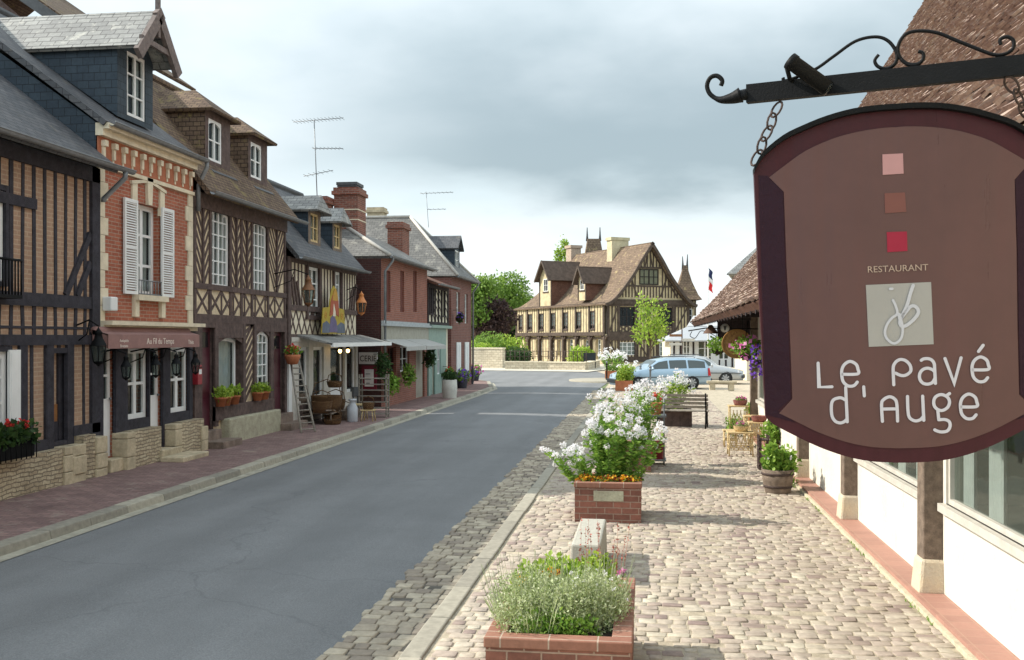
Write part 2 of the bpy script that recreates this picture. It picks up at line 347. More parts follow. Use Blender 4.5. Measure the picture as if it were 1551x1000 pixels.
M['offwhite'] = pm('aged white joinery', (.5, .48, .43), var=.12, rough=.5, bump=.1)
M['lead'] = pm('dark lead', (.08, .085, .09), rough=.6, var=.2, bump=.1)
M['white'] = pm('white paint', (.72, .73, .72), rough=.45, var=.05, scale=4, bump=.06, streak=.06)
M['plum'] = pm('plum paint', (.07, .014, .024), rough=.4, var=.15, bump=.1)
M['black_iron'] = pm('black ironwork', (.0035, .004, .005), rough=.6, var=.3, scale=20, bump=.15, spec=.15)
M['slate_mid'] = brickm('grey slate roofing', (.17, .165, .155), (.125, .122, .115), (.06, .06, .06), .26, .15, .01, var=.3, rough=.62, patch=((.26, .25, .22), .56), bump=.7)
M['rust'] = pm('rusty chain', (.07, .05, .045), rough=.7, var=.35, scale=60, bump=.4, metal=.4)
M['terracotta'] = pm('terracotta', (.42, .15, .07), var=.2, bump=.2)
M['wicker'] = brickm('wicker weave', (.30, .17, .075), (.2, .105, .045), (.05, .03, .02), .05, .025, .006, var=.3, bump=1, dist=.01)
M['cane'] = pm('pale cane', (.55, .42, .22), var=.3, scale=30, bump=.4)
M['wood'] = pm('weathered wood', (.17, .13, .1), var=.35, scale=14, bump=.7)
M['greywood'] = pm('silvered wood', (.26, .235, .2), var=.3, scale=14, bump=.7)
M['soil'] = pm('potting soil', (.03, .02, .015), var=.4, scale=30, bump=1)
# leaves
M['lf_green'] = leafm('mid green leaves', [(0, (.10, .21, .025)), (.5, (.19, .35, .05)), (1, (.34, .50, .09))])
M['lf_bright'] = leafm('yellow green leaves', [(0, (.17, .30, .03)), (1, (.42, .54, .08))])
M['lf_dark'] = leafm('dark green leaves', [(0, (.02, .05, .015)), (1, (.06, .12, .03))])
M['lf_tree'] = leafm('tree leaves', [(0, (.08, .15, .022)), (.6, (.17, .29, .045)), (1, (.28, .41, .085))])
M['lf_purple'] = leafm('purple leaves', [(0, (.04, .026, .03)), (1, (.13, .08, .07))])
M['lf_silver'] = leafm('silver leaves', [(0, (.17, .23, .07)), (.4, (.36, .43, .19)), (1, (.62, .66, .44))], .3)
M['fl_white'] = leafm('white petals', [(0, (.84, .82, .86)), (1, (.93, .93, .93))], .5)
M['fl_orange'] = leafm('orange and maroon petals', [(0, (.75, .3, .02)), (.55, (.85, .5, .03)), (.6, (.12, .01, .01)), (1, (.3, .02, .02))], .2)
M['fl_pink'] = leafm('pink petals', [(0, (.65, .12, .4)), (1, (.85, .35, .65))], .3)
M['fl_purple'] = leafm('violet petals', [(0, (.16, .05, .5)), (1, (.32, .14, .75))], .3)
M['fl_red'] = leafm('red petals', [(0, (.5, .02, .03)), (1, (.75, .06, .05))], .2)
M['fl_yellow'] = leafm('yellow petals', [(0, (.8, .55, .03)), (1, (.85, .4, .02))], .2)
M['stem'] = pm('green stem', (.12, .2, .05), var=.2, bump=0)
M['bark'] = pm('bark', (.12, .09, .06), var=.35, scale=12, bump=1)
# ------------------------------------------------------------------ ground, road, pavements
m_ground = pm('square of worn setts', (.42, .36, .27), var=.2, scale=.6, bump=.3)
def asphalt():
    m, nt, b = nt_new('asphalt'); ob = N(nt, 'ShaderNodeTexCoord').outputs['Object']
    mp = N(nt, 'ShaderNodeMapping'); mp.inputs['Scale'].default_value = (1.0, .12, 1); L(nt, ob, mp.inputs[0])
    lanes = noise(nt, mp.outputs[0], 1.1, 5, .6); n1 = noise(nt, ob, .35, 6, .65); n2 = noise(nt, ob, 70, 4, .8)
    a = ramp(nt, lanes, [(.32, (.132, .137, .142)), (.68, (.168, .173, .178))])
    a = mixc(nt, .6, a, ramp(nt, n1, [(.3, (.42,)*3), (.7, (.57,)*3)]), 'OVERLAY'); a = mixc(nt, .85, a, ramp(nt, n2, [(.3, (.3,)*3), (.72, (.72,)*3)]), 'OVERLAY')
    sx = N(nt, 'ShaderNodeSeparateXYZ'); L(nt, ob, sx.inputs[0]); ms_ = N(nt, 'ShaderNodeMath', operation='SINE'); mm = N(nt, 'ShaderNodeMath', operation='MULTIPLY'); L(nt, sx.outputs[0], mm.inputs[0]); mm.inputs[1].default_value = 5.2; L(nt, mm.outputs[0], ms_.inputs[0])
    ma = N(nt, 'ShaderNodeMath', operation='MULTIPLY_ADD'); L(nt, ms_.outputs[0], ma.inputs[0]); ma.inputs[1].default_value = .12; L(nt, noise(nt, ob, .9, 6, .7), ma.inputs[2])
    a = mixc(nt, .8, a, ramp(nt, ma.outputs[0], [(.35, (.46,)*3), (.65, (.54,)*3)]), 'OVERLAY')      # wheel-polished tracks
    vo = N(nt, 'ShaderNodeTexVoronoi'); vo.inputs['Scale'].default_value = 85; L(nt, ob, vo.inputs['Vector'])
    a = mixc(nt, ramp(nt, vo.outputs['Distance'], [(.12, (.55,)*3), (.3, (0, 0, 0))]), a, (.3, .3, .29))   # pale aggregate
    st = noise(nt, ob, 2.6, 7, .8); a = mixc(nt, ramp(nt, st, [(.64, (0, 0, 0)), (.72, (.4,)*3)]), a, (.07, .07, .07))
    w = N(nt, 'ShaderNodeTexVoronoi', feature='DISTANCE_TO_EDGE'); w.inputs['Scale'].default_value = .16
    nz = N(nt, 'ShaderNodeTexNoise'); nz.inputs['Scale'].default_value = 1.3; nz.inputs['Detail'].default_value = 6; L(nt, ob, nz.inputs['Vector'])
    vv = N(nt, 'ShaderNodeVectorMath', operation='ADD'); L(nt, ob, vv.inputs[0]); L(nt, nz.outputs['Color'], vv.inputs[1]); L(nt, vv.outputs[0], w.inputs['Vector'])
    a = mixc(nt, ramp(nt, w.outputs['Distance'], [(.0, (.4,)*3), (.0025, (0, 0, 0))]), a, (.08, .083, .09))
    L(nt, a, b.inputs['Base Color']); b.inputs['Roughness'].default_value = .75; b.inputs['Specular IOR Level'].default_value = .35
    bumpn(nt, b, n2, .5, .006); return m
M['asphalt'] = asphalt()
g = MB(); S = 900
g.add([(-S, -60, -.02), (S, -60, -.02), (S, S, -.02), (-S, S, -.02)], [(0, 1, 2, 3)]); struct('ground', g, pm('far ground', (.13, .16, .07), var=.3, scale=.3))
# road: straight street, then bends away to the left in front of the low stone wall
KL, KR = -7.0, -1.8
g = MB()
le = [(KL, -6), (KL, 30), (KL, 40), (KL-.1, 46), (KL-1.2, 52), (KL-4, 58), (KL-10, 63), (KL-30, 70)]
re = [(KR-.48, -6), (KR-.48, 30), (KR-.48, 40), (KR-.5, 46), (KR-.3, 54), (KR-.3, 62), (-4, 74), (-26, 84)]
z = .0; vs = []; fs = []
for i in range(len(le)):
    for k in range(9):
        t = k/8; vs.append((le[i][0]*(1-t)+re[i][0]*t, le[i][1]*(1-t)+re[i][1]*t, .035*math.sin(math.pi*t)-.0))
for i in range(len(le)-1):
    for k in range(8): a = i*9+k; fs.append((a, a+1, a+10, a+9))
g.add(vs, fs, 0, True); struct('road', g, M['asphalt'])
g = MB(); g.add([(3.4, -10, -.008), (30, -10, -.008), (30, 120, -.008), (-40, 120, -.008), (-12, 76, -.008), (-2.0, 60, -.008), (-2, 45, -.008), (3.4, 45, -.008)], [(0, 1, 2, 3, 4, 5, 6, 7)])
struct('market_square', g, brickm('square setts', (.50, .42, .31), (.42, .36, .28), (.3, .26, .2), .26, .14, .02, var=.25, distort=.05))
# left pavement in small dark red pavers, with its granite kerb
m_pav = brickm('dark red pavers', (.25, .16, .145), (.175, .11, .105), (.12, .095, .09), .2, .1, .009, var=.28, bump=.5, patch=((.27, .21, .18), .56))
g = MB(); pl = [(KL-.22, -6), (KL-.22, 40), (KL-.32, 46), (KL-1.4, 52), (KL-4.2, 58), (KL-10, 63), (KL-30, 70), (-40, 66), (-40, -6)]
g.add([(x, y, .11) for x, y in pl], [tuple(range(len(pl)))]); struct('pavement', g, m_pav)
g = MB(); y = -6.0
def kx(y):
    for i in range(len(le)-1):
        if le[i][1] <= y <= le[i+1][1]:
            t = (y-le[i][1])/(le[i+1][1]-le[i][1]); return le[i][0]*(1-t)+le[i+1][0]*t
    return le[-1][0]
while y < 62:
    l = random.uniform(.75, 1.1); y1 = y+l; a, b = kx(y), kx(y1-.012); j = random.uniform(-.006, .006)
    g.hexa([(a-.24, y, -.01), (a+j, y, -.01), (b+j, y1-.012, -.01), (b-.24, y1-.012, -.01), (a-.24, y, .115+j), (a-.03+j, y, .115+j), (b-.03+j, y1-.012, .115+j), (b-.24, y1-.012, .115+j)])
    y = y1
M['kerb'] = islandm('granite kerb', [(0, (.22, .205, .17)), (1, (.36, .335, .27))], nscale=12, var=.3)
struct('kerb', g, M['kerb'], bev=.015)
g = MB(); g.add([(kx(yy)+dx, yy, .012) for yy in (-6, 20, 40, 46, 52, 58) for dx in (-.01, .17)], [(2*i, 2*i+1, 2*i+3, 2*i+2) for i in range(5)])
struct('gutter_strip', g, pm('pale gutter strip', (.33, .31, .25), var=.25, scale=5))
# right: rows of setts as gutter, flush kerb, cobbled pavement
def stones(name, x0, x1, y0, y1, px, py, h, z, mat, skew=0, jit=.5, gap=.009, rag=0.0):
    xs0 = x0
    V = []; Fc = []; y = y0; k = 0
    while y < y1:
        hh = py*random.uniform(.82, 1.2); x0 = xs0+random.uniform(-rag, rag); x = x0-random.uniform(0, px)
        while x < x1:
            wd = px*random.uniform(.6, 1.35); a, b = max(x, x0), min(x+wd, x1)
            if b-a > .06:
                gx = gap*random.uniform(.6, 1.3); ex, ey = (b-a)/2-gx/2, hh/2-gap/2; mx, my = (a+b)/2, y+hh/2; zt = z+random.uniform(-.005, .006)-(.014 if random.random() < .05 else 0)
                my += skew*(mx-x0)+.014*math.sin(mx*4.1+y*2.3)+.01*math.sin(mx*9+y); rot = random.uniform(-.05, .05)
                tx, ty = random.uniform(-.03, .03), random.uniform(-.04, .04); c0 = len(V)
                ring = [(-1, -.78), (-1, .78), (-.92, 1), (.92, 1), (1, .78), (1, -.78), (.92, -1), (-.92, -1)]
                ring = [(px_*random.uniform(.9, 1.05), py_*random.uniform(.84, 1.06)) for px_, py_ in ring][::-1]
                for sx, zz_ in ((1.0, -h), (.99, -.004), (.9, 0)):
                    for q in ring:
                        qx, qy = q[0]*ex*sx, q[1]*ey*(sx if sx > .95 else .86)
                        V.append((mx+qx*math.cos(rot)-qy*math.sin(rot), my+qx*math.sin(rot)+qy*math.cos(rot), zt+zz_+(tx*qx+ty*qy if zz_ > -h else 0)))
                for r in (0, 1):
                    for q in range(8): i = c0+r*8+q; j = c0+r*8+(q+1) % 8; Fc.append((i, j, j+8, i+8))
                Fc.append(tuple(range(c0+16, c0+24)))
            x += wd
        y += hh; k += 1
    mb = MB(); mb.v = V; mb.f = Fc; mb.m = [0]*len(Fc); mb.sm = [True]*len(Fc); return struct(name, mb, mat)
m_cob = islandm('sandstone cobbles', [(0, (.22, .165, .15)), (.14, (.34, .28, .235)), (.5, (.41, .36, .285)), (.8, (.35, .295, .25)), (1, (.47, .43, .34))], nscale=16, bump=1, var=.34, big=(1.4, (.25, .2, .16), .5, .6))
m_set = islandm('grey setts', [(0, (.22, .185, .15)), (.5, (.33, .285, .22)), (1, (.42, .37, .285))], nscale=18, bump=.6, var=.3)
m_sand = pm('sand joints', (.37, .32, .24), var=.3, scale=8, bump=.8)
g = MB(); g.add([(KR, -6, .043), (3.6, -6, .043), (3.6, 46, .043), (KR, 46, .043)], [(0, 1, 2, 3)]); struct('joint_sand', g, m_sand)
g = MB(); g.add([(KR-.5, -6, .006), (KR+.02, -6, .018), (KR+.02, 46, .018), (KR-.5, 46, .006)], [(0, 1, 2, 3)]); struct('gutter_bed', g, pm('dark gutter joints', (.10, .09, .075), var=.3, scale=8))
stones('cobbled_pavement', KR+.2, 2.34, 5.6, 45, .15, .12, .04, .05, m_cob)
stones('gutter_setts', KR-.62, KR-.01, 5.0, 45, .16, .15, .04, .026, m_set, skew=-.05, rag=.035)
g = MB(); y = 4
while y < 46:
    l = random.uniform(.7, 1.3); j = random.uniform(-.008, .008); g.box(KR+j, KR+.17+j, y, y+l-.012, -.02, .07+j/2); y += l
struct('kerb_stones', g, M['kerb'], bev=.014)
# little kerbed island where the square begins
g = MB(); cx_, cy_ = G(925, 578); g.lathe((cx_, cy_, 0), [(2.3, -.02), (2.3, .1), (2.2, .12), (0, .12)], 28); struct('traffic_island', g, M['kerb'])
# ================================================================== the row on the left
X0 = -9.2; ZP = .11
def FL(X): return Fr((X, 0), (0, 1))
def rect(X, u0, u1, vt, vb):                                   # facade rectangle -> y0, y1, z0, z1
    y0, y1 = YL(u0, X), YL(u1, X); ym = (y0+y1)/2; return (y0, y1, ZL(vb, X, ym), ZL(vt, X, ym))
def shell(par, X, y0, y1, ze, xr, zr, wm, side=None, holes=(), dx=None, z0=0.0, roofw=True, gable=True, rv=None):
    """front wall with openings, gable ends up to the ridge, back wall"""
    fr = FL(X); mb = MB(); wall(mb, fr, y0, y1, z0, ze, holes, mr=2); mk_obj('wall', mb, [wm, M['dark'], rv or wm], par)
    dx = dx or 2*(X-xr); xb = X-dx; zf = ze
    prof = [(X, z0), (X, zf), (xr, zr-.12), (xb, zf), (xb, z0)] if gable else [(X, z0), (X, zf), (xb, zf), (xb, z0)]
    s = MB()
    for y, k in ((y0, .0), (y1, 0.0)):
        s.add([(x, y, z) for x, z in prof], [tuple(range(len(prof)))])
    s.add([(xb, y0, z0), (xb, y1, z0), (xb, y1, zf), (xb, y0, zf)], [(0, 1, 2, 3)])
    mk_obj('side_wall', s, side or wm, par); return fr
def saddle(par, xe, ze, xr, zr, y0, y1, mat, xb=None, zb=None, t=.1, name='roof', extra=None):
    r = MB(); r.slab([(xe, y0, ze), (xe, y1, ze), (xr, y1, zr), (xr, y0, zr)], t)
    xb = xb if xb is not None else 2*xr-xe; zb = zb if zb is not None else ze
    r.slab([(xr, y0, zr), (xr, y1, zr), (xb, y1, zb), (xb, y0, zb)], t)
    o = mk_obj(name, r, mat, par)
    c = MB(); c.tube([(xr, y, zr+.02) for y in (y0, y1)], .09, 8); mk_obj('ridge', c, extra or mat, o); return o
def gutter(par, x, z, y0, y1, pipe=None, zb=.2, xw=X0):
    g = MB(); n = 6; vs = []
    for y in (y0, y1):
        for k in range(n+1): a = math.pi*k/n; vs.append((x+.065*math.cos(a), y, z-.065*math.sin(a)))
    g.add(vs, [(k, k+1, n+2+k, n+1+k) for k in range(n)], 0, True); g.tube([(x+.065, y0, z), (x+.065, y1, z)], .012, 6)
    o = mk_obj('gutter', g, M['zinc'], par)
    if pipe:
        p = MB(); p.tube([(x, pipe, z-.05), (x, pipe, z-.15), (xw+.09, pipe, z-.5), (xw+.09, pipe, zb)], .045, 8); mk_obj('downpipe', p, M['zinc'], par)
    return o
def dormer(par, xf, y0, y1, zb, zt, ridge, xback, wallm, frontm, roofm, win, over=.2, hip=0.0, rows=2, wm='white', slope=1.0, apron=None, arch=0.0, name='dormer', barge=None):
    """cheeks, front with window, little roof with its ridge running back into the slope"""
    ym = (y0+y1)/2
    fr = FL(xf); f = MB(); wall(f, fr, y0, y1, zb, zt, [win], dep=.08)
    if not hip: f.add([fr.p(y0, zt), fr.p(y1, zt), fr.p(ym, ridge-.08)], [(0, 1, 2)])
    d = mk_obj(name, f, [frontm, M['dark']], par)
    for y in (y0, y1): c = MB(); c.add([(xf, y, zb), (xf, y, zt), (xf-(zt-zb+.02)/slope-.05, y, zt)], [(0, 1, 2)]); mk_obj('cheek', c, wallm, d)
    window(d, fr, *win, 2, rows, M[wm], o=-.02, fw=.06, mw=.03, curtain=[(0, .35, .05), (.65, 1, .05)], arch=arch)
    r = MB(); xo = xf+over; xr = xo-hip; ev = zt+.0; ov = .14
    L_ = [(xo, y0-ov, ev-.05), (xr, ym, ridge), (xback, ym, ridge), (xback, y0-ov, ev-.05)]; r.slab(L_, .07)
    r.slab([(xo, y1+ov, ev-.05), (xr, ym, ridge), (xback, ym, ridge), (xback, y1+ov, ev-.05)], .07)
    if hip: r.slab([(xo, y0-ov, ev-.05), (xo, y1+ov, ev-.05), (xr, ym, ridge)], .07)
    mk_obj('dormer_roof', r, roofm, d)
    if barge:
        b = MB()
        for ya in (y0-ov-.06, y1+ov+.06):
            b.slab([(xo+.05, ya, ev-.13), (xo+.05, ym, ridge+.05), (xo-.04, ym, ridge+.05), (xo-.04, ya, ev-.13)], .22)
        b.box(xo-.05, xo+.02, ym-.04, ym+.04, ridge-.5, ridge+.28); b.beam(FL(xo), y0, ev+.12, y1, ev+.12, .1, -.04, .02)
        mk_obj('bargeboard', b, barge, d)
    if apron:
        a = MB(); a.slab([(xf+.02, y0, zb+.04), (xf+.02, y1, zb+.04), (xf+.2, y1, zb-.12), (xf+.2, y0, zb-.12)], .02); mk_obj('apron', a, apron, d)
    return d
def chimney(par, x, y, wx, wy, z0, z1, mat, bands=True, name='chimney', pots=0, cap=True):
    c = MB(); c.box(x-wx/2, x+wx/2, y-wy/2, y+wy/2, z0, z1-.25)
    if cap: c.box(x-wx/2-.07, x+wx/2+.07, y-wy/2-.07, y+wy/2+.07, z1-.25, z1-.12); c.box(x-wx/2-.02, x+wx/2+.02, y-wy/2-.02, y+wy/2+.02, z1-.12, z1)
    o = mk_obj(name, c, mat, par)
    if bands:
        b = MB()
        for z in (z1-.75, z1-1.1): b.box(x-wx/2-.015, x+wx/2+.015, y-wy/2-.015, y+wy/2+.015, z-.04, z)
        mk_obj('band', b, M['cream'], o)
    for k in range(pots):
        p = MB(); px_ = y-wy/2+wy*(k+.5)/pots; p.lathe((x, px_, z1), [(.11, 0), (.1, .3), (.12, .34), (.08, .34)], 10); mk_obj('chimney_pot', p, M['terracotta'], o)
    return o
def studs(mb, fr, y0, y1, z0, z1, n, w, holes=(), o1=.012, jit=.012):
    for i in range(n):
        y = y0+(y1-y0)*(i+.5)/n; segs = [(z0, z1)]
        for h in holes:
            if h[0]-w*.5 < y < h[1]+w*.5:
                segs = [s for a, b in segs for s in ((a, min(b, h[2])), (max(a, h[3]), b)) if s[1]-s[0] > .08]
        for a, b in segs: j = random.uniform(-jit, jit); mb.beam(fr, y+j, a, y-j, b, w*random.uniform(.85, 1.15), -.02, o1+random.uniform(0, .006))
def surround(mb, fr, h, w=.1, o1=.04, top=.12):
    mb.fbox(fr, h[0]-w, h[0], h[2]-w, h[3]+top, -.02, o1); mb.fbox(fr, h[1], h[1]+w, h[2]-w, h[3]+top, -.02, o1)
    mb.fbox(fr, h[0], h[1], h[3], h[3]+top, -.02, o1-.003); mb.fbox(fr, h[0], h[1], h[2]-w, h[2], -.02, o1-.003)

# ---- house 1: blue-black half timber
T1 = 'half-timbered house with blue-black studs and pinkish brick infill at the left edge'
H1 = thing('timbered_house', T1, 'house', (X0, 12, 0)); a1, b1 = 5.0, YL(147, X0)
EV1 = 5.25
w_up = rect(X0, -34, 5, 285, 425); w_gr = rect(X0, -30, 10, 533, 652); dr = rect(X0, 70, 104, 535, 668)
shut = rect(X0, 8, 25, 530, 655)
more1 = [(7.0, 7.9, 3.2, 4.7), (9.4, 10.2, 3.2, 4.7), (7.0, 7.9, .95, 2.2), (9.2, 10.1, .1, 2.15)]
f1 = shell(H1, X0, a1, b1, EV1, -13.0, 8.35, M['infill_brick'], holes=[w_up, w_gr, dr]+more1, rv=M['timber_blue'])
window(H1, f1, *w_up, 2, 3, M['white'], o=-.01, fw=.12, curtain=[(0, 1, 0)]); window(H1, f1, *w_gr, 2, 3, M['white'], o=-.01, fw=.1, mw=.035, curtain=[(0, 1, .0)])
for h in more1[:3]: window(H1, f1, *h, 2, 3, M['white'])
s = MB(); s.fbox(f1, shut[0], shut[1], shut[2], shut[3], .03, .07); s.fbox(f1, shut[0]+.03, shut[1]-.03, shut[2]+.05, shut[3]-.05, .07, .078); mk_obj('shutter', s, M['white'], H1)
t = MB(); Zm, Zn = 2.98, 2.37
allh = [w_up, w_gr, dr]+more1
t.fbox(f1, a1, b1, Zm-.1, Zm+.1, -.02, .05); t.fbox(f1, a1, b1, Zn-.08, Zn+.08, -.02, .055); t.fbox(f1, a1, b1, EV1-.25, EV1, -.02, .06); t.fbox(f1, a1, b1, 2.54, 2.58, -.02, .02)
t.fbox(f1, b1-.24, b1, .6, EV1, -.02, .06)
for y in (YL(32, X0), YL(100, X0)+.06, YL(78, X0)-.1, 10.6, 8.6): t.fbox(f1, y-.09, y+.09, .6, Zn-.08, -.02, .05)
studs(t, f1, a1, b1-.24, Zm+.1, EV1-.25, 38, .078, allh); studs(t, f1, a1, b1-.24, Zn+.08, Zm-.1, 38, .078, []); studs(t, f1, a1, b1-.24, .75, Zn-.08, 30, .08, allh+[shut])
t.beam(f1, YL(12, X0)-1.2, 4.42, YL(52, X0), 4.42, .16, -.02, .05)
for dyy in (0, .32): t.beam(f1, b1-.95+dyy, Zm+.1, b1-.25, Zm+.1+(.7-dyy)*1.5, .11, -.02, .045)
t.beam(f1, YL(8, X0)-.2, Zm-.1, YL(2, X0)-.5, Zm-.6, .1, -.02, .04); t.fbox(f1, a1, dr[0]-.05, .68, .84, -.02, .06); t.fbox(f1, dr[1]+.05, b1, .82, .98, -.02, .06)
for h in allh: surround(t, f1, h, .07, .045, .08)
mk_obj('timber_frame', t, M['timber_blue'], H1)
p = MB(); p.fbox(f1, dr[0], dr[1], dr[2], dr[3], -.2, -.14); p.fbox(f1, dr[0]+.25, dr[0]+.42, dr[2], dr[3], -.14, -.1, 0); dd = mk_obj('door', p, M['infill_brick'], H1)
p = MB(); p.fbox(f1, dr[0]+.02, dr[1]-.02, .98, 1.35, -.13, -.08); mk_obj('wooden_panel', p, pm('varnished board', (.24, .11, .04), rough=.5, bump=.2), dd)
p = MB(); p.fbox(f1, dr[0], dr[0]+.12, dr[2], dr[3], -.14, -.05); p.fbox(f1, dr[0]+.42, dr[0]+.58, dr[2], dr[3], -.14, -.06); p.fbox(f1, dr[0], dr[1], dr[2], dr[2]+.3, -.13, -.07); mk_obj('door_post', p, M['timber_blue'], dd)
p = MB(); yA, yB, yC = YL(79, X0), YL(104, X0), b1+.12
p.fbox(f1, a1, yA, .0, .68, -.02, .2); mk_obj('stone_plinth', p, M['rubble'], H1); p = MB(); p.fbox(f1, yB+.1, yC-.5, .0, .82, -.02, .2); mk_obj('stone_plinth', p, M['rubble'], H1)
for u0, u1, zt in ((yA-.02, yA+.26, .7), (yB-.25, yB+.12, .7), (yC-.52, yC-.2, .8)):
    p = MB(); z = .02
    while z < zt-.05: h = min(random.uniform(.2, .3), zt-z); p.fbox(f1, u0+random.uniform(-.02, .02), u1, z+.008, z+h, -.02, .23+random.uniform(0, .02)); z += h
    mk_obj('corner_stone', p, M['stoneblock'], H1, bev=.015)
p = MB()
p.fbox(f1, yA+.26, yB-.25, .42, .68, -.25, .05); p.fbox(f1, yA+.26, yB-.25, .02, .4, -.25, .08); mk_obj('step', p, M['stoneblock'], H1, bev=.015)
saddle(H1, -8.78, EV1, -13.0, 8.45, a1, b1-.01, M['slate'], extra=M['lead']); gutter(H1, -8.72, EV1, a1, b1+.3, pipe=b1+.05, zb=4.7)
p = MB(); p.fbox(f1, w_up[0], w_up[1], w_up[2]-.25, w_up[2]-.2, .05, .3)
for k in range(9): y = w_up[0]+(w_up[1]-w_up[0])*k/8; p.tube([(X0+.28, y, w_up[2]-.22), (X0+.28, y, w_up[2]+.3)], .012, 6)
p.tube([(X0+.28, w_up[0], w_up[2]+.3), (X0+.28, w_up[1], w_up[2]+.3)], .02, 6); mk_obj('balcony_rail', p, M['black_iron'], H1)

# ---- house 2: red brick with cream dressings
H2 = thing('brick_house', 'narrow red brick house with cream quoins and a big slate dormer above a shop awning', 'house', (X0, 17.5, 0)); a2, b2 = b1, YL(291, X0)
EV2 = 6.03; wn = rect(X0, 205, 241, 311, 448)
d_a = (b1+.1, YL(171, X0), .35, 2.3); w_a = rect(X0, 189, 222, 528, 634); d_b = (YL(224, X0), YL(243, X0), .32, 2.3); w_b = rect(X0, 254, 283, 526, 624)
f2 = shell(H2, X0, a2, b2, EV2, -13.1, 8.9, M['red_brick'], side=M['slate_blue'], holes=[wn, d_a, w_a, d_b, w_b])
window(H2, f2, *wn, 2, 3, M['white'], o=-.12, fw=.09, mw=.05, curtain=[(0, .45, 0), (.6, 1, 0)])
for h in (w_a, w_b): window(H2, f2, *h, 2, 2, M['white'], o=-.02, fw=.09, mw=.05, curtain=[(0, 1, .55)])
for h in (d_a, d_b):
    q = MB(); q.fbox(f2, h[0]+.01, h[1]-.01, h[2], h[2]+1.0, -.1, -.05); q.fbox(f2, h[0]+.01, h[0]+.09, h[2]+1.0, h[3], -.1, -.05); q.fbox(f2, h[1]-.09, h[1]-.01, h[2]+1.0, h[3], -.1, -.05); q.fbox(f2, h[0]+.09, h[1]-.09, h[3]-.1, h[3], -.1, -.05)
    q.fbox(f2, h[0]+.12, h[1]-.12, h[2]+.12, h[2]+.85, -.05, -.035); q.fbox(f2, h[0]+.09, h[1]-.09, h[2]+1.38, h[2]+1.42, -.1, -.055)
    dd = mk_obj('door', q, M['white'], H2); g = MB(); g.fbox(f2, h[0]+.09, h[1]-.09, h[2]+1.0, h[3]-.1, -.09, -.08); mk_obj('pane', g, M['glass'], dd)
    k = MB(); k.blob(f2.p(h[1]-.05, h[2]+1.0, -.02), .025, .025, .025); mk_obj('handle', k, M['zinc'], dd)
q = MB()
ys = [a2, d_a[0]]; q.fbox(f2, a2, d_a[0], .2, 2.45, -.02, .06); q.fbox(f2, d_a[1], w_a[0], .62, 2.45, -.02, .06); q.fbox(f2, w_a[1], d_b[0], .3, 2.45, -.02, .05); q.fbox(f2, d_b[1], w_b[0], .3, 2.45, -.02, .06); q.fbox(f2, w_b[1], b2-.1, .62, 2.45, -.02, .06)
q.fbox(f2, w_a[0], w_a[1], w_a[2]-.18, w_a[2], -.02, .055); q.fbox(f2, w_b[0], w_b[1], w_b[2]-.18, w_b[2], -.02, .055); q.fbox(f2, a2, b2, 2.32, 2.55, -.02, .08)
mk_obj('shopfront', q, M['timber_blue'], H2)
p = MB(); p.fbox(f2, YL(180, X0), YL(226, X0), 0, w_a[2]-.18, -.02, .24); mk_obj('stone_plinth', p, M['rubble'], H2); p = MB(); p.fbox(f2, YL(258, X0), YL(292, X0), 0, w_b[2]-.18, -.02, .24); mk_obj('stone_plinth', p, M['rubble'], H2)
for y, zt in ((YL(178, X0), .75), (YL(252, X0)-.02, .75), (YL(294, X0)-.05, .6)):
    p = MB(); z = 0
    while z < zt-.05: h = min(.32, zt-z); p.fbox(f2, y-.16, y+.12, z+.006, z+h, -.02, .28); z += h
    mk_obj('corner_stone', p, M['stoneblock'], H2, bev=.015)
p = MB(); p.fbox(f2, d_b[0]-.02, d_b[1]+.25, .1, .32, -.1, .3); p.fbox(f2, d_b[0]-.1, d_b[1]+.5, .1, .2, .299, .75); mk_obj('step', p, M['stoneblock'], H2, bev=.02); p = MB(); p.fbox(f2, d_a[0], d_a[1]+.1, .1, .33, -.1, .2); mk_obj('step', p, M['stoneblock'], H2, bev=.02)
for sd_ in (0, 1):
    c = MB(); z = 2.66; k = 0
    while z < 5.3:
        h = .3; w1 = .3 if k % 2 else .2; c.fbox(f2, *((a2, a2+w1) if not sd_ else (b2-w1-.02, b2-.02)), z, z+h-.008, -.02, .03); z += h; k += 1
    mk_obj('quoin', c, M['cream'], H2)
c = MB(); c.fbox(f2, a2-.02, b2, 5.82, 5.93, -.02, .12); c.fbox(f2, a2-.02, b2, 5.93, 6.03, -.02, .22); c.fbox(f2, a2, b2, 5.30, 5.37, -.02, .06)
n = 11
for i in range(n):
    y = a2+.14+(b2-a2-.28)*i/(n-1); c.fbox(f2, y-.05, y+.05, 5.66, 5.76, -.02, .1); c.fbox(f2, y-.035, y+.035, 5.48, 5.66, -.02, .06); c.fbox(f2, y-.022, y+.022, 5.41, 5.48, -.02, .035)
mk_obj('cornice', c, M['cream'], H2)
c = MB(); c.fbox(f2, a2, b2, 5.37, 5.82, -.02, .02); mk_obj('frieze', c, pm('orange red brick frieze', (.36, .13, .07), var=.15, scale=12), H2)
c = MB(); um = (wn[0]+wn[1])/2; hw = (wn[1]-wn[0])/2
for sg in (-1, 1):
    c.poly(f2, [(um+sg*(hw+.16), wn[3]-.15), (um+sg*(hw-.02), wn[3]-.15), (um+sg*(hw-.02), wn[3]+.34), (um+sg*(hw+.16), wn[3]+.3)][::sg], -.02, .035)
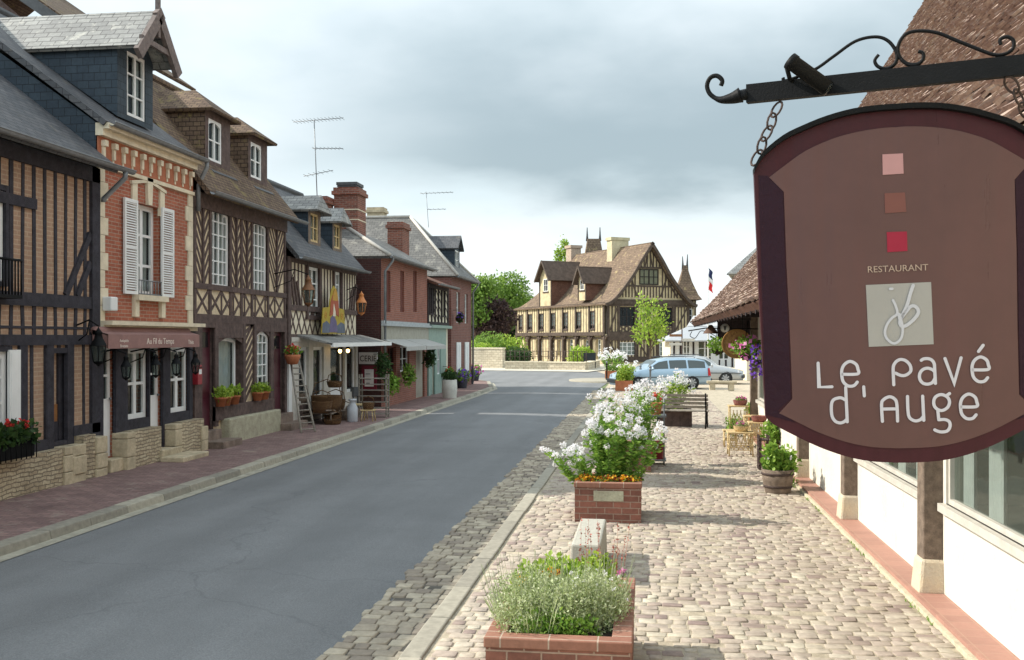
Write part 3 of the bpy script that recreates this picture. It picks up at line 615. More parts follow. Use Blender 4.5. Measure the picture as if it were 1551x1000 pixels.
c.poly(f2, [(um-.07, wn[3]), (um+.07, wn[3]), (um+.11, wn[3]+.5), (um-.11, wn[3]+.5)], -.02, .06); c.beam(f2, um-hw-.2, wn[3]+.33, um, wn[3]+.45, .06, -.02, .05); c.beam(f2, um+hw+.2, wn[3]+.33, um, wn[3]+.45, .06, -.02, .052)
mk_obj('window_lintel', c, M['cream'], H2); c = MB(); c.fbox(f2, wn[0]-.12, wn[1]+.12, wn[2]-.1, wn[2], -.02, .14); c.fbox(f2, wn[0]-.12, wn[0]+.02, wn[2]-.4, wn[2]-.1, -.02, .07); c.fbox(f2, wn[1]-.02, wn[1]+.12, wn[2]-.4, wn[2]-.1, -.02, .07)
mk_obj('window_sill', c, M['cream'], H2)
for u0, u1 in ((184, 204), (241, 259)):
    h = rect(X0, u0, u1, 311 if u0 < 200 else 320, 448); q = MB(); q.fbox(f2, h[0], h[0]+.05, wn[2], wn[3]+.02, .03, .07); q.fbox(f2, h[1]-.05, h[1], wn[2], wn[3]+.02, .03, .07)
    for z in (wn[2], (wn[2]+wn[3])/2-.03, wn[3]-.04): q.fbox(f2, h[0]+.05, h[1]-.05, z, z+.06, .032, .068)
    z = wn[2]+.08
    while z < wn[3]-.06: q.hexa([f2.p(h[0]+.05, z, .062), f2.p(h[1]-.05, z, .062), f2.p(h[1]-.05, z+.03, .036), f2.p(h[0]+.05, z+.03, .036), f2.p(h[0]+.05, z+.008, .066), f2.p(h[1]-.05, z+.008, .066), f2.p(h[1]-.05, z+.038, .04), f2.p(h[0]+.05, z+.038, .04)]); z += .045
    mk_obj('shutter', q, M['white'], H2)
q = MB()
for k in range(9): y = wn[0]+.02+(wn[1]-wn[0]-.04)*k/8; q.tube([(X0+.05, y, wn[2]), (X0+.05, y, wn[2]+.26)], .008, 5)
for z in (.02, .27): q.tube([(X0+.05, wn[0], wn[2]+z), (X0+.05, wn[1], wn[2]+z)], .012, 6)
mk_obj('window_guard', q, M['zinc'], H2)
q = MB(); q.fbox(f2, a2+.1, a2+.32, 2.86, 3.1, .03, .2); mk_obj('alarm_box', q, M['white'], H2, bev=.02)
q = MB(); q.fbox(f2, a2, b2+.02, 2.62, 2.69, -.02, .28); q.fbox(f2, a2, b2, 2.54, 2.62, -.02, .12); mk_obj('shop_cornice', q, M['cream'], H2)
q = MB(); xw, xo_ = X0+.08, X0+.36; ya, yb = YL(164, X0+.36), YL(302, X0+.36)
q.slab([(xw, ya, 2.54), (xw, yb, 2.54), (xo_, yb, 2.46), (xo_, ya, 2.46)], .02); mk_aw = pm('faded brown pink canvas', (.27, .155, .14), var=.12, scale=4, bump=.1)
q.box(xo_-.012, xo_, ya, yb, 2.22, 2.46); q.add([(xw, ya, 2.54), (xo_, ya, 2.46), (xo_, ya, 2.22), (xw, ya, 2.35)], [(0, 1, 2, 3)]); q.tube([(xw+.03, ya, 2.52), (xw+.03, yb, 2.52)], .07, 10)
aw = mk_obj('awning', q, mk_aw, H2)
q = MB(); fa = Fr((xo_, 0), (0, 1)); text_on(q, fa, 'Au Fil du Temps', .155, (ya+yb)/2+.1, 2.29, .004, .002, 1.0)
text_on(q, fa, 'Antiquités', .07, ya+.5, 2.33, .004, .002); text_on(q, fa, 'Brocante', .07, ya+.5, 2.24, .004, .002); text_on(q, fa, 'Thés', .12, yb-.38, 2.28, .004, .002)
mk_obj('lettering', q, pm('cream lettering', (.72, .62, .55), var=.1), aw)
rf2 = saddle(H2, -9.0, 6.05, -13.1, 9.05, a2-.06, b2+.02, M['slate'], extra=M['lead']); gutter(H2, -8.93, 6.04, a2, b2+.1, pipe=b2+.1, zb=5.0, xw=X0)
dormer(H2, -9.35, 16.62, 17.9, 6.35, 7.62, 8.42, -12.6, M['slate_blue'], M['slate_blue'], M['slate_pale'], (16.95, 17.62, 6.45, 7.62), over=.45, rows=3, slope=.73, barge=pm('weathered grey bargeboard', (.16, .13, .12), var=.3, scale=12, bump=.5))

# ---- house 3: brown timber with chevron panels
H3 = thing('timbered_house', 'tall half-timbered house with chevron panels, two tiled dormers and plum doors', 'house', (X0, 22, 0)); a3, b3 = YL(291, X0)+.02, YL(432, X0)
EV3 = 5.42
wu = [rect(X0, 319, 347, 317, 436), rect(X0, 382, 404, 336, 447)]
dl = (YL(303, X0), YL(323, X0), .45, 2.62); wl = (YL(328, X0), YL(366, X0), .92, 2.4); w2 = (YL(386, X0), YL(407, X0), .95, 2.55); dr3 = (YL(412, X0), YL(429, X0), .5, 2.55)
f3 = shell(H3, X0, a3, b3, EV3, -11.25, 8.25, M['infill_tan'], side=M['timber_brown'], holes=wu+[dl, wl, w2, dr3], rv=M['timber_brown'])
for h in wu: window(H3, f3, *h, 4, 6, M['white'], o=-.03, fw=.08, mw=.028, curtain=[(0, .4, 0), (.6, 1, 0)], arch=.12)
window(H3, f3, wl[0], wl[1]-.12, wl[2], wl[3], 1, 1, M['white'], o=-.1, fw=.07, curtain=[(0, 1, 0)], arch=.06); window(H3, f3, *w2, 3, 6, M['white'], o=-.03, fw=.07, mw=.028, curtain=[(0, 1, .3)], arch=.12)
for h in (dl, dr3):
    q = MB(); q.fbox(f3, h[0], h[1], h[2], h[3], -.14, -.08); ya, yb = h[0], h[1]
    for za, zb in ((.1, .65), (.8, 1.55)): q.fbox(f3, ya+.08, yb-.08, h[2]+za, h[2]+zb, -.08, -.06)
    dd = mk_obj('door', q, M['plum'], H3); g = MB(); g.fbox(f3, ya+.1, yb-.1, h[3]-.42, h[3]-.1, -.08, -.065); mk_obj('pane', g, M['glass'], dd)
t = MB(); Bm, Bu = 2.72, 2.9; zlat = 3.42
t.fbox(f3, a3, b3, Bm, Bu, -.02, .05); t.fbox(f3, a3, b3, zlat, zlat+.12, -.02, .045); t.fbox(f3, a3, b3, EV3-.32, EV3, -.02, .06)
cols = [a3+.07, wu[0][0]-.05, wu[0][1]+.05, (wu[0][1]+wu[1][0])/2, wu[1][0]-.05, wu[1][1]+.05, b3-.07]
for y in cols: t.fbox(f3, y-.05, y+.05, Bu, EV3-.32, -.02, .03)
for y0_, y1_ in ((cols[0]+.05, cols[1]-.05), (cols[2]+.05, cols[3]-.05), (cols[3]+.05, cols[4]-.05), (cols[5]+.05, cols[6]-.05)):
    ym = (y0_+y1_)/2; single = (y1_-y0_) < .5; t.fbox(f3, ym-.03, ym+.03, zlat+.12, EV3-.32, -.02, .045); z = zlat+.0
    dz = (ym-y0_)*1.5
    while z < EV3-.3:
        for ya, yb in ((y0_, ym), (y1_, ym)):
            za, zb = z+dz, z
            if zb < zlat+.12: 
                k = (zlat+.12-zb)/(za-zb); zb = zlat+.12; yb = yb+(ya-yb)*k
            if za > EV3-.32: k = (EV3-.32-zb)/(za-zb); ya = yb+(ya-yb)*k; za = EV3-.32
            if za-zb > .05: t.beam(f3, ya, za, yb, zb, .062, -.02, .01+random.uniform(0, .006))
        z += .25
n = 8
for i in range(n):
    y = a3+.12+(b3-a3-.24)*(i)/n; y2 = a3+.12+(b3-a3-.24)*(i+1)/n
    t.beam(f3, y, Bu, y2, zlat, .06, -.02, .016); t.beam(f3, y2, Bu, y, zlat, .06, -.02, .012); t.fbox(f3, y-.025, y+.025, Bu, zlat, -.02, .02)
gp = [a3, dl[0], dl[1], wl[0], wl[1], w2[0], w2[1], dr3[0], dr3[1], b3]
for ya, yb in ((gp[0], gp[1]), (gp[2], gp[3]), (gp[6], gp[7]), (gp[8], gp[9])): t.fbox(f3, ya, yb, .5, Bm, -.02, .05)
for y in (wl[1]+.06, w2[0]-.07): t.fbox(f3, y-.07, y+.07, .6, Bm, -.02, .05)
y0_, y1_ = wl[1]+.13, w2[0]-.14; z = .9
while z < Bm: t.beam(f3, y0_, z, y1_, min(z+.45, Bm), .08, -.02, .012); z += .2
for h in (dl, wl, w2, dr3): t.fbox(f3, h[0], h[1], h[3], Bm, -.02, .046)
t.fbox(f3, dl[1], dr3[0], .62, .92, -.02, .07)
for h in wu+[w2, wl]:
    um = (h[0]+h[1])/2
    for sg in (-1, 1): t.poly(f3, [(um+sg*(h[1]-h[0])/2, h[3]+.01), (um+sg*(h[1]-h[0])/2, h[3]-.13), (um+sg*(h[1]-h[0])*.22, h[3]-.015), (um, h[3]+.01)][::-sg], -.02, .02)
mk_obj('timber_frame', t, M['timber_brown'], H3)
p = MB(); p.fbox(f3, YL(334, X0), YL(413, X0), 0, .64, -.02, .22); mk_obj('stone_plinth', p, M['mossy'], H3, bev=.03)
p = MB(); p.fbox(f3, dl[0]-.15, dl[1]+.1, .1, .45, -.05, .15); p.fbox(f3, dl[0]-.1, dl[1]+.25, .1, .25, .149, .55); mk_obj('step', p, M['stepstone'], H3, bev=.01); p = MB(); p.fbox(f3, dr3[0]-.05, b3+.05, .1, .5, -.05, .2); p.fbox(f3, dr3[0], b3+.3, .1, .28, .199, .5); mk_obj('step', p, M['stepstone'], H3, bev=.01)
saddle(H3, -8.82, EV3-.03, -11.25, 8.35, a3, b3+.1, M['tile'], extra=M['tile']); gutter(H3, -8.76, EV3-.03, a3, b3+.35)
dormer(H3, -9.5, 20.5, 21.8, 6.12, 7.42, 7.95, -11.0, M['tile'], M['timber_brown'], M['tile'], (20.66, 21.36, 6.3, 7.22), over=.22, hip=.75, slope=1.19, apron=M['lead'], arch=.1, rows=2)
dormer(H3, -9.5, 22.85, 24.05, 6.12, 7.36, 7.85, -11.0, M['tile'], M['timber_brown'], M['tile'], (23.0, 23.7, 6.3, 7.16), over=.22, hip=.75, slope=1.19, apron=M['lead'], arch=.1, rows=2)

# ---- house 4: cream panels, curiosity shop below
H4 = thing('timbered_shop', 'small cream half-timbered shop under a slate roof with two blue-sided dormers', 'shop', (X0, 28, 0)); a4, b4 = b3+.02, 30.75
EV4 = 4.5
wq = [rect(X0, 465, 482, 405, 478), rect(X0, 505, 515, 412, 470)]
sh = [(YL(449, X0), YL(464, X0)), (YL(471, X0), YL(487, X0)), (YL(522, X0), YL(536, X0))]; shh = [(a, b, .72, 2.15) for a, b in sh]; dsh = (YL(497, X0), YL(519, X0), .2, 2.2)
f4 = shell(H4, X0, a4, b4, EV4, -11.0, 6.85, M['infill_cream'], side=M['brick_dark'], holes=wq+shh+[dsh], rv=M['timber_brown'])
for h in wq: window(H4, f4, *h, 2, 3, M['white'], o=-.02, fw=.08, mw=.04, curtain=[(0, 1, 0)])
for h in shh: window(H4, f4, *h, 1, 1, M['white'], o=0, fw=.09)
q = MB(); q.fbox(f4, dsh[0], dsh[1], dsh[2], dsh[2]+.75, -.1, -.04); q.fbox(f4, dsh[0], dsh[0]+.1, dsh[2]+.75, dsh[3], -.1, -.04); q.fbox(f4, dsh[1]-.1, dsh[1], dsh[2]+.75, dsh[3], -.1, -.04); q.fbox(f4, dsh[0]+.1, dsh[1]-.1, dsh[3]-.1, dsh[3], -.1, -.04)
dd = mk_obj('door', q, M['white'], H4); g = MB(); g.fbox(f4, dsh[0]+.1, dsh[1]-.1, dsh[2]+.75, dsh[3]-.1, -.08, -.07); mk_obj('pane', g, M['glass'], dd)
q = MB()
ed = [a4+.2, sh[0][0], sh[0][1], sh[1][0], sh[1][1], dsh[0], dsh[1], sh[2][0], sh[2][1], b4]
for i in range(0, 10, 2): q.fbox(f4, ed[i], ed[i+1], .1, 2.3, -.02, .07)
for a, b, c_, d_ in shh: q.fbox(f4, a, b, .1, c_, -.02, .05); q.fbox(f4, a, b, d_, 2.3, -.02, .06)
q.fbox(f4, a4+.2, b4, 2.3, 2.42, -.02, .1); mk_obj('shopfront', q, M['offwhite'], H4)
t = MB(); t.fbox(f4, a4, a4+.2, 2.0, EV4, -.02, .08); t.fbox(f4, a4+.2, b4, 2.42, 2.5, -.02, .05); t.fbox(f4, a4, b4, 3.12, 3.27, -.02, .05); t.fbox(f4, a4, b4, EV4-.12, EV4, -.02, .05)
studs(t, f4, a4+.25, b4, 3.27, EV4-.12, 22, .085, wq)
for i in range(13):
    y = a4+.3+(b4-a4-.5)*i/13; dy = (b4-a4-.5)/13; t.beam(f4, y, 2.5, y+dy, 3.12, .055, -.02, .012); t.beam(f4, y+dy, 2.5, y+.03, 3.12, .055, -.02, .016)
for s_, y in ((1, a4+.35), (-1, b4-.05)):
    for k in range(4): t.beam(f4, y+s_*k*.24, 3.27, y+s_*(k*.24-.28), 4.2-.1*k, .09, -.02, .04) if (y+s_*(k*.24-.28)) > a4 and (y+s_*(k*.24-.28)) < b4 else None
for h in wq: surround(t, f4, h, .12, .06, .1)
mk_obj('timber_frame', t, M['timber_brown'], H4)
q = MB(); q.fbox(f4, a4-.02, a4+.2, .1, 2.0, -.02, .1); mk_obj('corner_post', q, M['white'], H4)
q = MB(); ya, yb = a4+.75, b4+.55
q.slab([(X0, ya, 2.5), (X0, yb, 2.5), (X0+1.0, yb, 2.26), (X0+1.0, ya, 2.26)], .05); can = mk_obj('canopy', q, M['slate_pale'], H4)
q = MB(); q.box(X0+.96, X0+1.03, ya, yb, 2.16, 2.27); mk_obj('fascia', q, M['white'], can)
sad4 = saddle(H4, -8.84, EV4, -11.0, 6.95, a4+.02, b4, M['slate'], extra=M['lead']); gutter(H4, -8.78, EV4, a4, b4+.1)
dormer(H4, -9.3, 26.55, 27.6, 4.98, 6.0, 6.42, -10.9, M['slate_blue'], M['wood'], M['slate_pale'], (26.75, 27.4, 5.1, 5.9), over=.3, hip=.1, slope=1.13, wm='cane')
dormer(H4, -9.3, 28.7, 29.6, 4.98, 5.92, 6.33, -10.9, M['slate_blue'], M['wood'], M['slate_pale'], (28.86, 29.44, 5.1, 5.82), over=.3, hip=.1, slope=1.13, wm='cane')
M['brick_mid'] = brickm('dull red brick', (.29, .11, .075), (.23, .085, .06), (.28, .19, .16), .22, .07, .009, var=.22)
# ---- house 5: plain red brick with three slit windows
X5 = -8.6
H5 = thing('brick_house', 'red brick house with three narrow rust-red shuttered openings over a grey shop band', 'house', (X5, 35, 0)); a5, b5 = 31.6, YL(647, X5)
EV5 = 5.08; up5 = [rect(X5, u, u+9, 411, 473) for u in (585, 606.5, 626)]
up5 = [(a, a+.55, b, c) for a, _, b, c in up5]; w5 = (YL(606, X5), YL(620, X5), 1.2, 2.1); d5 = (YL(630, X5), YL(643, X5), .12, 2.15); w5b = (YL(587, X5), YL(600, X5), 1.0, 2.1)
f5 = Fr((X5, 0), (0, 1)); mb = MB(); wall(mb, f5, a5, b5, 0, EV5, up5+[w5, d5, w5b]); mk_obj('wall', mb, [M['brick_mid'], M['dark']], H5)
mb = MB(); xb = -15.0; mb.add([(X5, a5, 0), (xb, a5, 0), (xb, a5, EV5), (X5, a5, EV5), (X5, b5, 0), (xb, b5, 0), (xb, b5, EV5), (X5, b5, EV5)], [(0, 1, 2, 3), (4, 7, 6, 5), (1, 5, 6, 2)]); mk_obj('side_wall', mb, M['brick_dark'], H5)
m_rust = pm('rust red shutter', (.13, .04, .03), var=.2, bump=.2)
for h in up5:
    q = MB(); q.fbox(f5, h[0], h[1], h[2], h[3], -.1, -.06); q.fbox(f5, (h[0]+h[1])/2-.02, (h[0]+h[1])/2+.02, h[2], h[3], -.06, -.045)
    for z in (h[2]+.2, h[3]-.2): q.fbox(f5, h[0]+.03, h[1]-.03, z-.03, z+.03, -.06, -.05)
    mk_obj('shutter', q, m_rust, H5)
window(H5, f5, *w5, 2, 2, M['white']); window(H5, f5, *w5b, 2, 2, m_rust)
q = MB(); q.fbox(f5, d5[0], d5[1], d5[2], d5[3], -.14, -.08); q.fbox(f5, d5[0]+.1, d5[1]-.1, d5[2]+.15, d5[2]+.9, -.08, -.065); mk_obj('door', q, pm('putty paint', (.36, .33, .27), var=.1), H5)
q = MB(); q.fbox(f5, a5, b5, 2.33, 2.8, -.02, .06); mk_obj('sign_band', q, pm('grey fascia board', (.33, .32, .27), var=.12), H5)
q = MB(); q.fbox(f5, a5, b5, 2.8, 2.88, -.02, .18); q.fbox(f5, a5, b5, 2.88, 2.97, -.02, .1); mk_obj('string_course', q, pm('pale blue grey stone', (.36, .39, .4), var=.15), H5)
for ya, yb in ((YL(574, X5)+.25, YL(610, X5)), (YL(611, X5), YL(643, X5))):
    q = MB(); q.slab([(X5+.05, ya, 2.36), (X5+.05, yb, 2.36), (X5+.85, yb, 2.12), (X5+.85, ya, 2.12)], .02); q.box(X5+.84, X5+.86, ya, yb, 1.98, 2.12); mk_obj('awning', q, pm('pale grey canvas', (.40, .40, .38), var=.1), H5)
r = MB(); ze = EV5; y0_, y1_ = a5-.05, b5; xe = X5+.3; xr = -10.3; zr = 6.2; xbk = -14.2
r.slab([(xe, y0_, ze), (xe, y1_, ze), (xr, y1_, zr), (xr, y0_+1.9, zr)], .1); r.slab([(xe, y0_, ze), (xbk, y0_, ze), (xr, y0_+1.9, zr)], .1); r.slab([(xbk, y0_, ze), (xbk, y1_, ze), (xr, y1_, zr), (xr, y0_+1.9, zr)], .1)
rr = mk_obj('roof', r, M['slate_mid'], H5); c = MB(); c.tube([(xe, y0_, ze+.03), (xr, y0_+1.9, zr+.03)], .07, 6); mk_obj('hip_ridge', c, M['pale'], rr)
gutter(H5, xe+.05, ze, y0_, y1_+.1, pipe=a5+.15, zb=.3, xw=X5)
c1 = chimney(H5, -10.35, 33.9, .85, 1.0, 5.2, 7.62, M['chimney']); 
q = MB(); q.box(-10.7, -10.0, 33.5, 34.3, 7.66, 7.7); q.box(-10.72, -9.98, 33.48, 34.32, 7.72, 7.82)
for x in (-10.6, -10.35, -10.1): q.box(x-.03, x+.03, 33.6, 34.2, 7.6, 7.72)
mk_obj('cowl', q, M['lead'], c1)
chimney(H5, -11.25, 33.2, .8, .7, 5.2, 7.25, M['chimney'], bands=False, pots=0)
chimney(H5, -9.9, 39.0, .6, 1.15, 5.2, 7.0, M['chimney'], bands=False)
# ---- house 6: green shop with a half-timbered floor above
H6 = thing('timbered_shop', 'sea-green shop with patterned white half-timbering under a low brown tiled roof', 'shop', (X5, 41, 0)); a6, b6 = b5+.02, YL(678, X5)
EV6 = 4.55; up6 = [rect(X5, 650, 656, 430, 475), rect(X5, 668, 674, 438, 478)]; up6 = [(a, a+.6, b, c) for a, _, b, c in up6]
g6 = [(a6+.35, a6+1.2, .1, 2.1), (a6+1.6, a6+2.3, .9, 2.1)]
f6 = shell(H6, X5, a6, b6, EV6, -11.2, 5.7, M['infill_cream'], side=M['brick_far'], holes=up6+g6)
for h in up6: window(H6, f6, *h, 2, 3, M['white'], curtain=[(0, 1, 0)])
window(H6, f6, *g6[1], 2, 2, M['white'], o=0)
m_green = pm('sea green paint', (.22, .31, .27), rough=.55, var=.12)
q = MB(); q.fbox(f6, g6[0][0], g6[0][1], .1, 2.1, -.1, -.05); q.fbox(f6, g6[0][0]+.12, g6[0][1]-.12, .3, .95, -.05, -.03); mk_obj('door', q, m_green, H6)
q = MB()
for ya, yb, za, zb in ((a6, a6+.35, .1, 2.8), (a6+1.2, a6+1.6, .1, 2.8), (a6+2.3, b6-.6, .1, 2.8), (a6+.35, a6+1.2, 2.1, 2.8), (a6+1.6, a6+2.3, 2.1, 2.8), (a6+1.6, a6+2.3, .1, .9)): q.fbox(f6, ya, yb, za, zb, -.02, .06)
q.fbox(f6, a6, b6, 2.8, 2.92, -.02, .2); mk_obj('shopfront', q, m_green, H6)
t = MB(); t.fbox(f6, a6, b6, 2.92, 3.05, -.02, .06); t.fbox(f6, a6, b6, EV6-.15, EV6, -.02, .06); n = 6
for i in range(n+1): y = a6+.06+(b6-a6-.12)*i/n; t.fbox(f6, y-.06, y+.06, 3.05, EV6-.15, -.02, .05)
for i in range(n):
    y = a6+.06+(b6-a6-.12)*i/n; dy = (b6-a6-.12)/n
    if any(h[0] < y+dy/2 < h[1] for h in up6): continue
    for k in range(4): t.beam(f6, y, 3.1+k*.33, y+dy/2, 3.35+k*.33, .045, -.02, .012); t.beam(f6, y+dy, 3.1+k*.33, y+dy/2, 3.35+k*.33, .045, -.02, .016)
for h in up6: surround(t, f6, h, .06, .06, .06)
mk_obj('timber_frame', t, M['timber'], H6)
saddle(H6, X5+.45, EV6, -11.2, 5.75, a6, b6+.1, M['tile_red'], t=.1); gutter(H6, X5+.5, EV6, a6, b6)
# ---- house 7: deep brick house with a steep hipped slate roof
H7 = thing('brick_house', 'tall brick house with a steep hipped slate roof and shutters ending the row', 'house', (X5, 46, 0)); a7, b7 = 43.3, 48.4
EV7 = 5.15; up7 = [rect(X5, 692, 698, 440, 492)]; up7 = [(a7+1.2, a7+2.0, 3.1, 4.5), (a7+3.3, a7+4.1, 3.1, 4.5), (a7+1.2, a7+2.0, .8, 2.2), (a7+3.3, a7+4.1, .8, 2.2)]
f7 = Fr((X5, 0), (0, 1)); mb = MB(); wall(mb, f7, a7, b7, 0, EV7, up7); mk_obj('wall', mb, [M['brick_far'], M['dark']], H7)
mb = MB(); xb = -19; mb.add([(X5, a7, 0), (xb, a7, 0), (xb, a7, EV7), (X5, a7, EV7), (X5, b7, 0), (xb, b7, 0), (xb, b7, EV7), (X5, b7, EV7)], [(0, 1, 2, 3), (4, 7, 6, 5), (1, 5, 6, 2)]); mk_obj('side_wall', mb, M['brick_far'], H7)
for h in up7[:2]: window(H7, f7, *h, 2, 4, M['curtain'], curtain=[(0, 1, 0)])
for h in up7[2:]:
    for ya, yb in ((h[0]-.1, (h[0]+h[1])/2-.01), ((h[0]+h[1])/2+.01, h[1]+.1)): q = MB(); q.fbox(f7, ya, yb, h[2], h[3], .01, .05); q.fbox(f7, ya+.06, yb-.06, h[2]+.1, h[3]-.1, .05, .06); mk_obj('shutter', q, M['white'], H7)
r = MB(); y0_, y1_ = a7-.1, b7+.3; xe = X5+.3; ym = (y0_+y1_)/2; xr = -11.1; zr = 8.1; xl = -19.5
r.slab([(xe, y0_, EV7), (xl, y0_, EV7), (xl, ym, zr), (xr, ym, zr)], .1); r.slab([(xe, y0_, EV7), (xe, y1_, EV7), (xr, ym, zr)], .1); r.slab([(xe, y1_, EV7), (xl, y1_, EV7), (xl, ym, zr), (xr, ym, zr)], .1)
rr = mk_obj('roof', r, M['slate_mid'], H7); c = MB()
for a, b in (((xe, y0_, EV7+.03), (xr, ym, zr+.03)), ((xe, y1_, EV7+.03), (xr, ym, zr+.03)), ((xl, ym, zr+.03), (xr, ym, zr+.03))): c.tube([a, b], .07, 6)
mk_obj('hip_ridge', c, M['pale'], rr); gutter(H7, xe+.05, EV7, y0_, y1_, pipe=b7-.05, zb=.3, xw=X5)
dormer(H7, -8.85, 45.3, 46.6, 5.5, 6.6, 7.2, -11, M['slate_blue'], M['slate_blue'], M['slate'], (45.5, 46.4, 5.6, 6.5), over=.2, slope=1.1)
chimney(H7, -13.0, 47.0, .8, .7, 7, 8.7, M['stoneblock'], bands=False)
# ---- a roof further back on the left
H8 = thing('tiled_house', 'brown tiled house far behind the big slate dormer, its bargeboard showing', 'house', (-19, 26, 0))
mb = MB(); mb.box(-23.6, -14.8, 23.2, 30, 0, 9.8); mb.add([(-23.6, 23.2, 9.8), (-14.8, 23.2, 9.8), (-19.2, 23.2, 13.4)], [(0, 1, 2)]); mk_obj('wall', mb, M['timber_brown'], H8)
saddle(H8, -14.3, 10.35, -19.2, 13.7, 22.9, 30.2, M['tile'])
b = MB(); b.slab([(-14.3, 22.86, 10.3), (-19.2, 22.86, 13.7), (-19.2, 22.8, 13.7), (-14.3, 22.8, 10.3)], .25); mk_obj('bargeboard', b, M['lead'], H8)
# ================================================================== covered market hall on the right
XW = 2.62; YA, YB = 4.8, 25.6
HR = thing('market_hall', 'long low building on the right, sweeping tiled roof over white walls, posts and windows', 'hall', (XW, 15, 0))
fw_ = Fr((XW, 0), (0, -1)); fw_.N = (-1, 0)                     # u runs towards the viewer: u = -y
py_ = [9.45-3.75, 9.45, 13.1, 16.9, 20.7, 24.5]
whole = []; big = []
bays = list(zip(py_[:-1], py_[1:]))
for (ya, yb) in bays: big.append((-(yb-.2), -(ya+.5), .93, 2.3))
mb = MB(); wall(mb, fw_, -YB, -YA, .1, 3.6, big, dep=.16); mk_obj('wall', mb, [pm('whitewashed wall', (.64, .61, .54), var=.09, scale=2.5, bump=.8, streak=.07), M['dark']], HR)
mb = MB(); mb.add([(XW, YB, 0), (13.4, YB, 0), (13.4, YB, 3.2), (8, YB, 12.3), (XW, YB, 4.2)], [(0, 1, 2, 3, 4)]); mb.add([(XW, YA, 0), (13.4, YA, 0), (13.4, YA, 3.2), (8, YA, 12.3), (XW, YA, 4.2)], [(0, 1, 2, 3, 4)])
mb.add([(13.4, YA, 0), (13.4, YB, 0), (13.4, YB, 3.2), (13.4, YA, 3.2)], [(0, 1, 2, 3)]); mk_obj('side_wall', mb, M['timber'], HR)
M['hall_glass'] = glassm('hall glass', (.10, .12, .10), .55)
for i, h in enumerate(big): window(HR, fw_, *h, 1, 1, M['offwhite'], o=-.02, fw=.05, glass=M['hall_glass'], curtain=[(.02, .12, 0), (.24, .36, 0), (.5, .62, 0), (.76, .9, 0)])
for h in big:
    q = MB(); q.fbox(fw_, h[0]-.05, h[1]+.05, .86, .93, -.05, .06); mk_obj('sill', q, M['offwhite'], HR)
    q = MB(); q.fbox(fw_, h[1]+.06, h[1]+.19, .3, 3.3, -.02, .05); mk_obj('door_jamb', q, M['timber_brown'], HR)
m_base = pm('limewashed stone base', (.62, .56, .46), var=.2, scale=6, bump=1, c2=(.5, .42, .3))
for y in py_:
    q = MB(); q.hexa([(XW-.17, y-.11, .1), (XW+.02, y-.11, .1), (XW+.02, y+.11, .1), (XW-.17, y+.11, .1), (XW-.16, y-.1, 3.6), (XW+.02, y-.1, 3.6), (XW+.02, y+.1, 3.6), (XW-.16, y+.1, 3.6)])
    po = mk_obj('post', q, M['wood'], HR, bev=.012)
    q = MB(); q.hexa([(XW-.22, y-.15, .1), (XW+.03, y-.15, .1), (XW+.03, y+.15, .1), (XW-.22, y+.15, .1), (XW-.19, y-.13, .42), (XW+.03, y-.13, .42), (XW+.03, y+.13, .42), (XW-.19, y+.13, .42)]); mk_obj('stone_base', q, m_base, po, bev=.03)
q = MB(); q.box(2.36, XW+.02, YA, YB, 0, .12); mk_obj('tiled_ledge', q, brickm('pink terracotta tiles', (.38, .21, .165), (.32, .175, .14), (.38, .24, .18), .2, .2, .006, off=0, var=.12, rough=.6, bump=.2), HR)
q = MB(); q.box(2.32, 2.36, YA, YB, -.01, .085); mk_obj('ledge_edge', q, pm('cement edge', (.50, .46, .34), var=.2, scale=10), HR)
# sweeping roof: real courses of small tiles over a solid deck
PR = [(1.1, 2.77), (1.75, 3.42), (2.72, 4.54), (3.9, 6.15), (5.19, 8.05), (6.85, 10.8), (8.0, 12.75)]
PR2 = cr([(a, b, 0) for a, b in PR], 10)
deck = MB()
for side in (1, -1):
    X = lambda x: x if side == 1 else 16.0-x
    for i in range(len(PR2)-1):
        (xa, za, _), (xb, zb, _) = PR2[i], PR2[i+1]
        deck.slab([(X(xa), YA, za), (X(xa), YB, za), (X(xb), YB, zb), (X(xb), YA, zb)], .12)
rf = mk_obj('roof', deck, M['tile_red'], HR)
V = []; Fc = []; s_len = [0]
for i in range(len(PR2)-1): s_len.append(s_len[-1]+(PR2[i+1]-PR2[i]).length)
def at(s):
    for i in range(len(s_len)-1):
        if s <= s_len[i+1]:
            t = (s-s_len[i])/(s_len[i+1]-s_len[i]); p = PR2[i]*(1-t)+PR2[i+1]*t; d = (PR2[i+1]-PR2[i]).normalized(); return p, d
    return PR2[-1], (PR2[-1]-PR2[-2]).normalized()
s = -.02; k = 0; CO = .09
while s < s_len[-1]-.1:
    p, d = at(max(s, 0)); nx, nz = -d.y, d.x
    y = YA-.06+(k % 2)*.08
    while y < YB+.02:
        wd = .165*random.uniform(.9, 1.08); ln = CO*1.45; th = .018+random.uniform(0, .012); li = random.uniform(.012, .034); sl_ = random.uniform(-.012, .012); c0 = len(V); rl = random.uniform(-.006, .006)
        for (yy, r_) in ((y+.004, -rl), (y+wd-.004, rl)):
            for (q, h) in ((sl_, li+r_), (ln, .004), (sl_, li+th+r_), (ln, .012)):
                V.append((p.x+d.x*q+nx*h, yy, p.y+d.y*q+nz*h))
        Fc += [(c0+2, c0+3, c0+7, c0+6), (c0, c0+2, c0+6, c0+4), (c0, c0+1, c0+3, c0+2), (c0+4, c0+6, c0+7, c0+5)]
        y += wd
    s += CO; k += 1
mb = MB(); mb.v = V; mb.f = Fc; mb.m = [0]*len(Fc); mb.sm = [False]*len(Fc)
